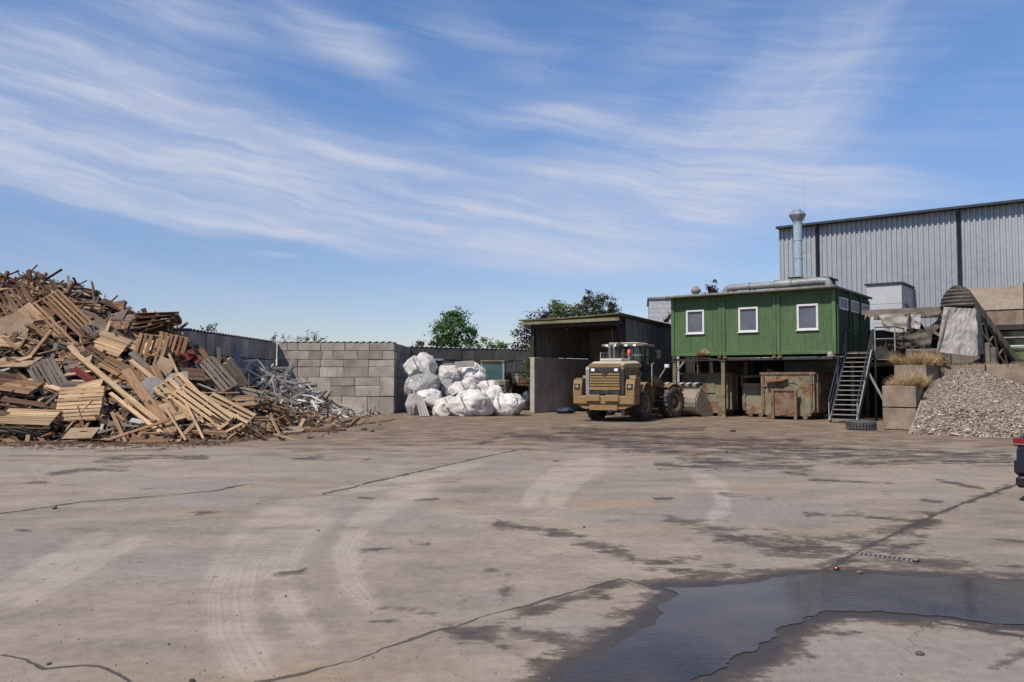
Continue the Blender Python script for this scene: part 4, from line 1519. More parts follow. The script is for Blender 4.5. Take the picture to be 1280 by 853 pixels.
build_big_planks()


def build_planks():
    rr = random.Random(11)
    meshes = {}
    tones = [('pale', W_PALE), ('tan', W_TAN), ('brown', W_BROWN), ('grey', W_GREY), ('white painted', W_WHITE)]
    sizes = [('short', 0.9, 0.10, 0.03), ('long', 1.9, 0.11, 0.035), ('wide', 1.3, 0.19, 0.028), ('stout', 1.2, 0.10, 0.085)]
    for tn_, m in tones:
        for sn, L, w, th in sizes:
            meshes[tn_, sn] = []
            for q in range(4):
                lq = L * (1.0, 0.8, 1.2, 0.92)[q]
                # sawn at one end, snapped off in splinters at the other
                jag = [(lq / 2 - rr.uniform(0, 0.16) * (q > 0), w * (-0.5 + k / 4)) for k in range(5)]
                pts = [(-lq / 2, w / 2), (-lq / 2 + rr.uniform(-.03, .03), -w / 2)] + jag
                meshes[tn_, sn].append(MB().prism(pts, -th / 2, th / 2, 'z').mesh('plank', m))
    n = 0
    tries = 0
    while n < 240 and tries < 6000:
        tries += 1
        px, py = rr.uniform(-6, 400), rr.uniform(345, 552)
        p = hit(px, py, heap_h, 22.5, 36)
        if p is None or p.z < 0.02:
            continue
        if 4 < px < 84 and 486 < py < 528 and rr.random() < 0.75:
            continue
        zone = 'crest' if p.z > 3.4 else ('foot' if p.z < 0.9 else 'slope')
        right = px > 225
        if zone == 'foot' and right:
            wts = (3, 3, 2, 2, .5)
        elif right:
            wts = (1, 2, 3, 3, .7)
        else:
            wts = (1.2, 3.2, 3.2, 1.2, .5)
        tone = rr.choices(tones, wts)[0][0]
        size = rr.choices(sizes, (3, 2, 2, 1))[0][0]
        lab = beside('%s %s plank' % (size, tone), px, py, HEAP_MARKS, 'on the wood heap')
        if lab is None:
            continue
        nr = (normal_of(heap_h, p.x, p.y) + Vector((rr.gauss(0, .3), rr.gauss(-.1, .3), rr.gauss(0, .3)))).normalized()
        roll = rr.gauss(-0.6, 0.75)
        M = frame(nr, roll).to_4x4()
        M.translation = p + nr * rr.uniform(-0.05, 0.16)
        o = obj('plank', rr.choice(meshes[tone, size]))
        o.matrix_world = M
        tag(o, lab, 'plank', 'loose planks on the wood heap')
        n += 1


build_planks()


# ------------------------------------------------------------------ plastic scrap
def build_plastic():
    xs = np.arange(-14.2, -6.6, 0.25)
    ys = np.arange(31.5, 41.45, 0.25)
    vs = []
    for y in ys:
        for x in xs:
            h = pvc_h(x, y)
            vs.append((max(x, -12.15), y, max(-0.03, h - 0.2 + 0.15 * mnoise.noise(Vector((x * 3, y * 3, 5))))))
    nx = len(xs)
    fs = [(j * nx + i, j * nx + i + 1, (j + 1) * nx + i + 1, (j + 1) * nx + i) for j in range(len(ys) - 1) for i in range(nx - 1)]
    mb = MB().add(vs, fs)
    rr = random.Random(31)
    for _ in range(1500):
        x, y = rr.uniform(-12.0, -6.6), rr.uniform(32.0, 41.2)
        h = pvc_h(x, y)
        if h < 0.05:
            if x > -8.5 and y > 37.5 and rr.random() < 0.5:
                h = 0.05
            else:
                continue
        L, w, th = rr.uniform(0.15, 0.9), rr.uniform(0.04, 0.10), rr.uniform(0.02, 0.06)
        nrm = (normal_of(pvc_h, x, y) + Vector((rr.gauss(0, .5), rr.gauss(0, .5), rr.gauss(0, .4)))).normalized()
        M = frame(nrm, rr.uniform(0, PI)).to_4x4()
        M.translation = Vector((x, y, max(0.03, h - rr.uniform(-0.05, 0.2))))
        mb.box(-L / 2, L / 2, -w / 2, w / 2, -th / 2, th / 2, rr.choices((1, 2, 3, 4), (3, 4, 1.2, 1.6))[0], M)
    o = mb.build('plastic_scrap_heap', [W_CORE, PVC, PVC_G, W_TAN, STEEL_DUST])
    tag(o, 'low heap of small grey and white plastic offcuts in the bay', 'plastic waste', kind='stuff')
    # countable profiles: U-shaped extrusions
    ms = {}
    for nm, m in (('white', PVC), ('grey', PVC_G)):
        for sz, L in (('short', 0.8), ('long', 1.7)):
            u = MB().box(-L / 2, L / 2, -0.05, 0.05, 0, 0.015).box(-L / 2, L / 2, -0.05, -0.035, 0.016, 0.09).box(-L / 2, L / 2, 0.035, 0.05, 0.016, 0.09)
            ms[nm, sz] = u.mesh('window_profile', m)
    n = 0
    tries = 0
    while n < 70 and tries < 3000:
        tries += 1
        px, py = rr.uniform(285, 468), rr.uniform(445, 517)
        p = hit(px, py, pvc_h, 31, 41.2)
        if p is None:
            if py < 500:
                continue
            p = gp(px, py)
            if p.y > 41:
                continue
            p.z = 0.04
        tone = 'white' if rr.random() < 0.48 else 'grey'
        sz = 'long' if rr.random() < 0.35 else 'short'
        lab = beside('%s %s plastic profile' % (sz, tone), px, py, SCRAP_MARKS, 'in the scrap bay')
        if lab is None:
            continue
        nr = (normal_of(pvc_h, p.x, p.y) + Vector((rr.gauss(0, .35), rr.gauss(0, .35), rr.gauss(0, .3)))).normalized()
        if p.z < 0.1:
            nr = Vector((rr.gauss(0, .05), rr.gauss(0, .05), 1)).normalized()
        M = frame(nr, rr.uniform(-1.2, 1.2)).to_4x4()
        M.translation = p + nr * rr.uniform(0, 0.12)
        o = obj('window_profile', ms[tone, sz])
        o.matrix_world = M
        tag(o, lab, 'profile', 'plastic window profiles in the scrap bay')
        n += 1
    # striking pieces
    def prof(label, pts, r, mat):
        o = MB().tube(pts, r, 4, smooth=False).build('plastic_profile', mat)
        tag(o, label, 'profile', 'striking plastic profiles in the bay')
    prof('tall white frame leaning up from the scrap heap', [at(276, 429, 36), at(286, 446, 35.8), at(296, 457, 35.6)], 0.085, PVC)
    prof('thin pale bar sticking out level from the scrap heap', [at(249, 432, 35), at(277, 430, 35.4)], 0.05, PVC)
    prof('long grey rail crossing the scrap heap', [at(306, 449, 36.5), at(318, 458, 36.3), at(343, 470, 36.2), at(336, 482, 36)], 0.075, PVC_G)
    prof('curved grey trough rising by the block wall', [at(347, 474, 38.5), at(358, 466, 38.8), at(364, 457, 39), at(367, 448, 39.2)], 0.11, PVC_G)
    prof('second curved grey trough beside the rising one', [at(352, 476, 38.6), at(361, 468, 38.9), at(368, 458, 39.1)], 0.06, PVC)
    prof('bent white frame propped against the block wall', [at(365, 478, 38.6), at(376, 472, 38.8), at(391, 488, 38.6)], 0.05, PVC)
    prof('thick grey pipe lying in front of the scrap', [at(334, 491, 36.4), at(352, 490, 36.6), at(381, 487, 37.2)], 0.16, PVC_G)
    prof('pale rail lying low by the right end of the scrap', [at(386, 493, 38.4), at(400, 489, 38.6), at(415, 487, 39.0)], 0.05, PVC)
    prof('upright grey post stuck in the scrap', [at(318, 484, 36.2), at(320, 470, 36.2)], 0.09, PVC_G)
    prof('white rail tilted over the left side of scrap', [at(262, 446, 35.0), at(282, 456, 35.2)], 0.06, PVC)
    prof('pale crossed rail on the left side of scrap', [at(303, 468, 35.8), at(314, 452, 36.0)], 0.08, PVC)
    prof('leaning dark rail by the block wall', [at(415, 488, 39.3), at(406, 502, 38.8)], 0.05, STEEL_DUST)
    prof('long silvery pipe running down the front of scrap', [at(309, 462, 35.4), at(340, 480, 36.2), at(372, 499, 37.2)], 0.055, PVC)
    prof('long white rail lying along the scrap slope', [at(322, 466, 36.2), at(352, 484, 37), at(392, 502, 38)], 0.05, PVC)
    prof('white pipe lying on the ground before the wall', [at(423, 505, 39.3), at(450, 513, 39.6)], 0.07, PVC)
    prof('pale bent pipe on top of the scrap', [at(303, 452, 36), at(322, 450, 36.6), at(332, 462, 36.8)], 0.05, PVC)
    prof('silvery rail crossing behind the thick pipe', [at(330, 474, 37.2), at(372, 486, 38)], 0.06, PVC)
    o = MB().box(-0.65, 0.65, -0.03, 0.03, 0, 1.35).build('panel', PVC_BLUE)
    o.location = at(275, 468, 34.9)
    o.rotation_euler = (-0.22, 0.15, 0.15)
    tag(o, 'blue grey panel standing upright in the scrap bay', 'panel')


build_plastic()


# ------------------------------------------------------------------ big bags
def bag_mesh(rx, ry, rz, seed, mat, square=2.6, tie=False, sub=34):
    """crumpled woven sack: superellipsoid with folds and taut facets, flat underneath"""
    rr = random.Random(seed)
    nu, nv = sub * 2, sub
    vs = []
    dirs = [Vector((rr.gauss(0, 1), rr.gauss(0, 1), rr.gauss(0.2, 0.8))).normalized() for _ in range(26)]
    offs = [rr.uniform(0.80, 0.98) for _ in dirs]
    for j in range(nv + 1):
        th = PI * j / nv
        for i in range(nu):
            ph = 2 * PI * i / nu
            d = Vector((math.sin(th) * math.cos(ph), math.sin(th) * math.sin(ph), math.cos(th)))
            k = (abs(d.x) ** square + abs(d.y) ** square + abs(d.z) ** square) ** (-1 / square)
            p = d * k
            for q, o in zip(dirs, offs):          # taut flat facets
                s = p.dot(q)
                if s > o:
                    p -= q * (s - o) * 0.97
            f = p * 1.0
            n1 = mnoise.noise(f * 1.7 + Vector((seed, 0, 0)))
            w = Vector((f.x * 2.4 + n1 * 1.5, f.y * 2.4 + n1, f.z * 1.1 + f.x * 0.8 + seed))
            crease = 1 - abs(mnoise.noise(w)) * 2
            crease2 = 1 - abs(mnoise.noise(w * 2.1 + Vector((7, 1, 2)))) * 2
            p = p * (1 + 0.11 * n1 - 0.11 * max(0, crease) ** 6 - 0.05 * max(0, crease2) ** 5)
            if tie:
                gg = math.exp(-((p.x * 0.8 + p.z * 0.3 - 0.1) / 0.12) ** 2)
                p.y *= 1 - 0.16 * gg
                p.z *= 1 - 0.16 * gg
            z = p.z * rz
            z = max(z, -rz * 0.72)
            vs.append((p.x * rx, p.y * ry, z + rz * 0.72))
    fs = [(j * nu + i, (j + 1) * nu + i, (j + 1) * nu + (i + 1) % nu, j * nu + (i + 1) % nu) for j in range(nv) for i in range(nu)]
    return MB().add(vs, fs, 0, True).mesh('big_bag', mat)


def bag_fittings(o, rx, ry, rz, seed):
    """sewn lifting straps"""
    rr = random.Random(seed + 300)
    for s in (-1, 1):
        pts = []
        for k in range(7):
            a = math.radians(35 + 75 * k / 6)
            pts.append(Vector((s * rx * (0.42 + 0.08 * math.sin(k)), -ry * 0.93 * math.sin(a) * 1.02, rz * 0.72 + rz * 0.93 * math.cos(a))))
        mb = MB()
        for k in range(6):
            mb.bar(pts[k], pts[k + 1], 0.055, 0.02, up=(0, -1, 1))
        mb.build('lifting_strap', BAG_GREY, o)


def build_bags():
    G = 'white bulk bags in the bay'
    L = [
        # label, px, py of centre, D, half sizes m, mat, tie, yaw
        ('topmost crumpled white bag resting against the block wall', 527, 456, 41.6, (0.82, 0.75, 0.72), BAG, True, 0.3),
        ('grey see-through bag under the topmost white bag', 533, 478, 40.6, (0.80, 0.7, 0.52), BAG_GREY, False, 0.1),
        ('white roll-shaped bag in the upper middle of the bag pile', 561, 467, 41.8, (0.78, 0.55, 0.5), BAG, False, -0.6),
        ('broad white bag with grey top at the upper right', 589, 466, 42.0, (0.88, 0.7, 0.62), BAG, False, -0.3),
        ('creased white bag in the middle of the pile', 581, 485, 40.4, (0.72, 0.6, 0.48), BAG, True, 0.5),
        ('angular white bag left of the middle of the pile', 537, 496, 39.9, (0.68, 0.6, 0.52), BAG, False, 0.2),
        ('squat dusty white bag at the front left of pile', 558, 507, 39.3, (0.66, 0.6, 0.52), BAG, False, 0.7),
        ('largest bright white bag at the front of the pile', 590, 503, 38.9, (1.08, 0.85, 0.68), BAG, False, 0.12),
        ('bright white bag at the right end of the pile', 636, 504, 39.3, (0.80, 0.75, 0.66), BAG, True, -0.2),
        ('narrow grey bag squeezed against the wall end', 516, 505, 39.8, (0.36, 0.5, 0.58), BAG_GREY, False, 0.0),
        ('small white bag below the broad upper right bag', 611, 484, 40.7, (0.52, 0.5, 0.42), BAG, False, 0.4),
        ('flat white bag fold between the two big front bags', 618, 495, 40.2, (0.46, 0.5, 0.6), BAG, False, 0.1),
        ('dim grey bag high against the wall end', 511, 482, 41.2, (0.30, 0.5, 0.55), BAG_GREY, False, 0.0),
        ('dirty white bag lying behind the middle of the pile', 558, 486, 41.2, (0.6, 0.6, 0.55), BAG_GREY, False, 0.9),
        ('white bag at the back under the upper right bag', 600, 490, 42.0, (0.9, 0.6, 0.75), BAG, False, 0.5),
        ('white bag at the back under the roll-shaped bag', 556, 500, 42.2, (0.9, 0.6, 0.8), BAG, False, 0.2),
    ]
    for i, (lab, px, py, D, (rx, ry, rz), m, tie, yaw) in enumerate(L):
        c = at(px, py, D)
        rx, ry, rz = rx * 1.12, ry * 1.1, rz * 1.1
        me = bag_mesh(rx, ry, rz, i * 3 + 2, m, 2.5 + (i % 3) * 0.3, tie)
        o = obj('big_bag', me)
        z = c.z - rz * 0.86
        if z < 0.25:
            z = -0.01
        o.location = (c.x, c.y, z)
        o.rotation_euler = (R.uniform(-.1, .1) if z > 0 else 0, R.uniform(-.15, .15) if z > 0 else 0, yaw)
        tag(o, lab, 'bag', G)
        if i in (0, 3, 4, 6, 7, 8, 10):
            bag_fittings(o, rx, ry, rz, i)
    # grey slats leaning in the corner by the wall end
    for k in range(4):
        a, b = gp(526 + 3.2 * k, 521) + Vector((0, 0, 0.02)), at(517 + 3.4 * k, 489 + 2.5 * k, 39.2)
        plank_between('slat', ('first', 'second', 'third', 'fourth')[k] + ' grey slat from the wall end, leaning on the bags', 'slat', a, b, 0.10, 0.03, PVC_G, 'grey slats leaning by the bags')
    o = MB().box(-0.5, 0.5, -0.05, 0.05, 0, 0.3).build('foam_block', PVC)
    o.location = at(581, 459, 41.2)
    o.rotation_euler = (0.1, -0.06, 0.1)
    tag(o, 'white foam block lying on the upper right bag', 'block')


build_bags()


# ------------------------------------------------------------------ trees and plants
def leaf_cloud(mb, blobs, n, size, rr, mi=0, droop=0.2):
    """leaf-sized quads gathered in clumps inside a set of ellipsoids"""
    tot = sum(b[3] * b[4] * b[5] for b in blobs)
    for (cx, cy, cz, rx, ry, rz) in blobs:
        k = int(n * rx * ry * rz / tot)
        clumps = max(3, k // 40)
        for _ in range(clumps):
            d = Vector((rr.gauss(0, 1), rr.gauss(0, 1), rr.gauss(0, 1))).normalized() * (rr.random() ** 0.38)
            c = Vector((cx + d.x * rx, cy + d.y * ry, cz + d.z * rz))
            cr = rr.uniform(0.16, 0.34) * min(rx, rz) + 0.06
            for _ in range(k // clumps):
                p = c + Vector((rr.gauss(0, 1), rr.gauss(0, 1), rr.gauss(0, 0.75))) * cr * 0.6
                s = size * rr.uniform(0.6, 1.3)
                nn = Vector((rr.gauss(0, 1), rr.gauss(0, 1), rr.gauss(0.5, 0.9))).normalized()
                a = nn.orthogonal().normalized()
                a = Matrix.Rotation(rr.uniform(0, 6.28), 3, nn) @ a
                b = nn.cross(a)
                mb.add([p - a * s, p - b * s * 0.45, p + a * s - Vector((0, 0, s * droop)), p + b * s * 0.45], [(0, 1, 2, 3)], mi)


def make_tree(name, label, base, trunk_h, blobs, n, size, mat, seed, cat='tree', tr=0.12, group=None, mats2=None):
    rr = random.Random(seed)
    t = thing(name, label, cat, base, group=group)
    mb = MB()
    top = Vector((0.1, 0, trunk_h))
    mb.tube([(0, 0, -0.1), (0.04, 0.02, trunk_h * 0.5), top], [tr, tr * 0.75, tr * 0.5], 8)
    for (cx, cy, cz, rx, ry, rz) in blobs:
        for _ in range(3):
            e = Vector((cx + rr.uniform(-.6, .6) * rx, cy + rr.uniform(-.6, .6) * ry, cz + rr.uniform(-.3, .7) * rz))
            s = Vector((0.05, 0, trunk_h * rr.uniform(0.55, 1.0)))
            mid = s.lerp(e, 0.5) + Vector((rr.uniform(-.2, .2), rr.uniform(-.2, .2), 0.2))
            mb.tube([s, mid, e], [tr * 0.45, tr * 0.28, 0.012], 5)
    mb.build('trunk', BARK, t)
    mb = MB()
    leaf_cloud(mb, blobs, n, size, rr)
    mb.build('crown', mat, t)
    return t


def build_trees():
    # bright green tree beyond the bag bay
    D = 56
    b = at(566, 480, D)
    b.z = 0
    z = lambda y: at(566, y, D).z
    make_tree('leafy_tree', 'bright green tree rising behind the bag bay wall', b, 4.3,
              [(0, 0, z(412), 1.45, 1.3, 1.3), (0.1, 0, z(397), 0.8, 0.8, 0.7), (-0.9, 0, z(420), 0.9, 0.9, 0.7), (1.0, 0, z(415), 0.7, 0.8, 0.8), (0, 0.2, z(432), 1.6, 1.2, 0.8)],
              5200, 0.10, LEAF, 1, tr=0.13)
    # shrubs along the top of that wall
    for i, (px, py, w, h, m, lab) in enumerate([
            (520, 434, 0.5, 0.55, LEAF_O, 'wispy olive shrub at the left end behind the bag bay wall'),
            (545, 434, 0.55, 0.5, LEAF_O, 'olive shrub left of the bright green tree'),
            (590, 432, 0.8, 0.6, LEAF, 'green shrub right of the bright green tree'),
            (612, 431, 0.8, 0.6, LEAF_Y, 'light green shrub behind the bag bay wall'),
            (628, 433, 0.6, 0.5, LEAF, 'small green shrub next to the purple tree')]):
        b = at(px, 480, 55.5)
        b.z = 0
        zz = at(px, py, 55.5).z
        make_tree('shrub', lab, b, zz - 0.2, [(0, 0, zz, w, 0.6, h)], 420, 0.085, m, 20 + i, 'shrub', 0.03, 'shrubs behind the bag bay wall')
    # purple-leaved tree left of the shed
    D = 57
    b = at(668, 480, D)
    b.z = 0
    z = lambda y: at(668, y, D).z
    make_tree('copper_tree', 'dark purple-leaved tree behind the left corner of the shed', b, 4.0,
              [(-0.6, 0, z(425), 1.3, 1.2, 1.2), (0.6, 0, z(405), 1.2, 1.1, 1.1), (1.6, 0.3, z(395), 1.0, 1.0, 0.9), (-0.3, 0, z(440), 1.2, 1.0, 0.7)], 4200, 0.10, LEAF_P, 4, tr=0.14)
    D = 56
    b = at(705, 480, D)
    b.z = 0
    z = lambda y: at(700, y, D).z
    make_tree('leafy_tree', 'sparse light green tree above the left of the shed roof', b, 5.0,
              [(-0.3, 0, z(387), 0.75, 0.8, 0.75), (0.3, 0, z(395), 1.0, 0.9, 0.6)], 1500, 0.095, LEAF_Y, 6, tr=0.1)
    b = at(742, 480, D)
    b.z = 0
    make_tree('leafy_tree', 'green tree with olive leaves standing behind the shed roof', b, 5.5,
              [(-0.4, 0, z(386), 1.2, 1.0, 0.75), (0.6, 0, z(378), 1.1, 1.0, 0.65), (-0.2, 0, z(372), 0.7, 0.7, 0.45), (1.3, 0, z(385), 0.7, 0.7, 0.5), (0, 0, z(394), 1.7, 1.0, 0.6)],
              4600, 0.085, LEAF_O, 7, tr=0.13)
    # shrub growing by the corner of the shed
    b = at(663, 513, 45.0)
    b.z = 0
    z = lambda y: at(663, y, 45).z
    make_tree('shrub', 'bright green shrub hanging beside the left corner of the shed', b, 2.6,
              [(0.05, 0, z(455), 0.34, 0.4, 0.95), (0.0, 0, z(470), 0.42, 0.4, 0.6), (0.15, 0, z(440), 0.28, 0.3, 0.6)], 1700, 0.08, LEAF_Y, 9, 'shrub', 0.04)
    # behind the cabins
    b = at(893, 480, 50)
    b.z = 0
    z = lambda y: at(893, y, 50).z
    make_tree('copper_tree', 'small dark purple treetop showing over the green cabin roof', b, 6.4,
              [(0, 0, z(359), 0.55, 0.5, 0.45), (-0.3, 0, z(366), 0.7, 0.5, 0.45), (0.2, 0, z(373), 0.9, 0.6, 0.6)], 900, 0.08, LEAF_P, 12, tr=0.09)
    b = at(838, 480, 46.5)
    b.z = 0
    z = lambda y: at(838, y, 46.5).z
    make_tree('shrub', 'dark twiggy shrub in the gap left of the green cabins', b, 4.6, [(0, 0, z(398), 0.3, 0.4, 0.75)], 260, 0.08, LEAF_P, 13, 'shrub', 0.04)
    # weeds rooted on top of the plastics bay walls
    def weed(lab, px, py, D, h, n, m, seed, spread=0.5, zb=3.7):
        rr = random.Random(seed)
        base = at(px, py, D)
        base.z = zb
        t = thing('weed', lab, 'weed', base, group='weeds on the wall tops')
        st, lf = MB(), MB()
        for _ in range(n):
            a = Vector((rr.uniform(-spread, spread), rr.uniform(-.15, .15), 0))
            e = a + Vector((rr.uniform(-.3, .3), rr.uniform(-.2, .2), h * rr.uniform(0.45, 1.0)))
            mid = a.lerp(e, 0.5) + Vector((rr.uniform(-.06, .06), 0, 0.02))
            st.tube([a, mid, e], [0.010, 0.007, 0.003], 4)
            for _ in range(7):
                p = a.lerp(e, rr.uniform(0.25, 1.0)) + Vector((rr.gauss(0, .05), rr.gauss(0, .05), rr.gauss(0, .03)))
                s = rr.uniform(0.03, 0.065)
                nn = Vector((rr.gauss(0, 1), rr.gauss(0, 1), rr.gauss(0, 1))).normalized()
                x = nn.orthogonal().normalized()
                y = nn.cross(x)
                lf.add([p - x * s, p - y * s * .5, p + x * s, p + y * s * .5], [(0, 1, 2, 3)])
        st.build('stem', BARK, t)
        lf.build('leaves', m, t)
    weed('thin leafless looking weed on the wall above the scrap corner', 350, 424, 42, 0.55, 14, LEAF_O, 1, 0.5)
    weed('tall leafy weed sprig on the sunlit block wall', 388, 424, 42, 0.72, 9, LEAF_O, 2, 0.3)
    weed('low yellow green weed beside the tall weed sprig', 377, 424, 42, 0.38, 16, LEAF_Y, 3, 0.35)
    weed('low weed right of the tall sprig on the block wall', 400, 424, 42, 0.34, 10, LEAF_O, 4, 0.4)
    weed('little weed on the shaded wall by the wood heap', 258, 412, 31.5, 0.4, 7, LEAF_O, 5, 0.15)
    weed('second little weed on the shaded wall', 267, 415, 33, 0.38, 6, LEAF_O, 6, 0.12)
    weed('tiny weed against the sky on the wood heap crest', 54, 356, 31.0, 0.35, 6, LEAF_O, 8, 0.12, 5.0)


build_trees()

# ------------------------------------------------------------------ open shed
def build_shed():
    T0, T1, N0, N1 = -24.3, -18.95, 33.95, 39.8
    s = thing('open_shed', 'open-fronted shed with mossy corrugated roof and concrete left wall', 'shed', tn(T0, N0), TA)
    W, Dp = T1 - T0, N1 - N0
    # low concrete side wall in poured sections, sheeting above
    for k in range(3):
        MB().cbox(0.0, 0.28, k * Dp / 3 + (0.02 if k else 0), (k + 1) * Dp / 3 - 0.01, 0, 2.9, 0.02).build('concrete_wall_section', CONC, s)
    mb = MB()
    M = Matrix.Rotation(PI / 2, 4, 'Z')
    tmp = MB()
    ribbed(tmp, 0.0, Dp, 2.92, 4.55, 0.0, 0.25, 0.03)
    mb.add([(-v[1] + 0.1, v[0], v[2]) for v in tmp.v], tmp.f)
    mb.build('side_sheeting', SHEET_D, s)
    # back wall
    MB().box(0.3, W, Dp - 0.25, Dp, 0, 2.4).build('back_wall', CONC_D, s)
    mb = MB()
    ribbed(mb, 0.02, W, 2.4, 4.66, Dp - 0.1, 0.25, 0.03)
    mb.build('back_sheeting', SHEET_D, s)
    # right wall: single sheets hung in a row, weathered unevenly
    n = 7
    for k in range(n):
        tmp = MB()
        a, b = 0.55 + k * (Dp - 0.55) / n, 0.55 + (k + 1) * (Dp - 0.55) / n
        ribbed(tmp, a + 0.008, b - 0.008, 2.35, 4.72 - 0.035 * k, 0.0, 0.15, 0.025)
        mb = MB().add([(W + 0.0 - v[1] + 0.004 * (k % 2), v[0], v[2]) for v in tmp.v], [f for f in tmp.f])
        mb.build('wall_sheet', SHEET_D, s)
    MB().box(W - 0.22, W - 0.02, 0.6, Dp - 0.3, 0, 2.3).build('low_wall', CONC_D, s)
    # posts, beams and the raking brace
    for (x, y, r) in ((0.14, 0.12, 0.09), (W - 0.1, 0.5, 0.09), (W - 0.1, Dp - 0.4, 0.09)):
        MB().box(x - r, x + r, y - r, y + r, 2.92 if x < 1 else 0, 4.55).build('post', STEEL_DK, s)
    MB().box(0, W, 0.05, 0.2, 4.42, 4.66).build('front_beam', STEEL_DK, s)
    MB().bar((W - 0.06, 0.5, 3.35), (W - 0.06, -0.25, 4.6), 0.1, 0.1).build('brace', STEEL_DK, s)
    for k in range(6):
        MB().box(0.1, W - 0.05, 0.6 + k * 0.95, 0.72 + k * 0.95, 4.5, 4.63).build('purlin', STEEL_DK, s)
    # corrugated roof, ridges running back, slightly sagging
    mb = MB()
    nn = 14 * 6
    x0, x1, y0, y1 = -0.4, W + 0.22, -0.5, Dp + 0.2
    prev = None
    vs, fs = [], []
    for i in range(nn * 2 + 1):
        x = x0 + (x1 - x0) * i / (nn * 2)
        c = 0.03 * math.cos(PI * i / 1.5)
        sag = -0.05 * math.sin(PI * (x - x0) / (x1 - x0))
        edge = 0.035 * mnoise.noise(Vector((x * 1.5, 0, 2)))
        for (yy, dz) in ((y0 + edge, 0.12 + 0.1 * (x - x0) / (x1 - x0)), (y1, -0.12)):
            vs.append((x, yy, 4.72 + c + sag + dz))
            vs.append((x, yy, 4.69 + c + sag + dz))
    for i in range(nn * 2):
        a = i * 4
        fs += [(a, a + 4, a + 6, a + 2), (a + 1, a + 3, a + 7, a + 5), (a, a + 1, a + 5, a + 4), (a + 2, a + 6, a + 7, a + 3)]
    mb.add(vs, fs)
    mb.build('roof', MOSS, s)
    MB().box(x0, x1 - 0.02, y0 + 0.06, y0 + 0.1, 4.58, 4.73).build('fascia', MOSS, s)


build_shed()


# ------------------------------------------------------------------ green cabins on posts
CT0, CT1, CN0, CN1 = -17.1, -9.42, 35.74, 41.7
CZ0, CZ1 = 2.88, 5.68


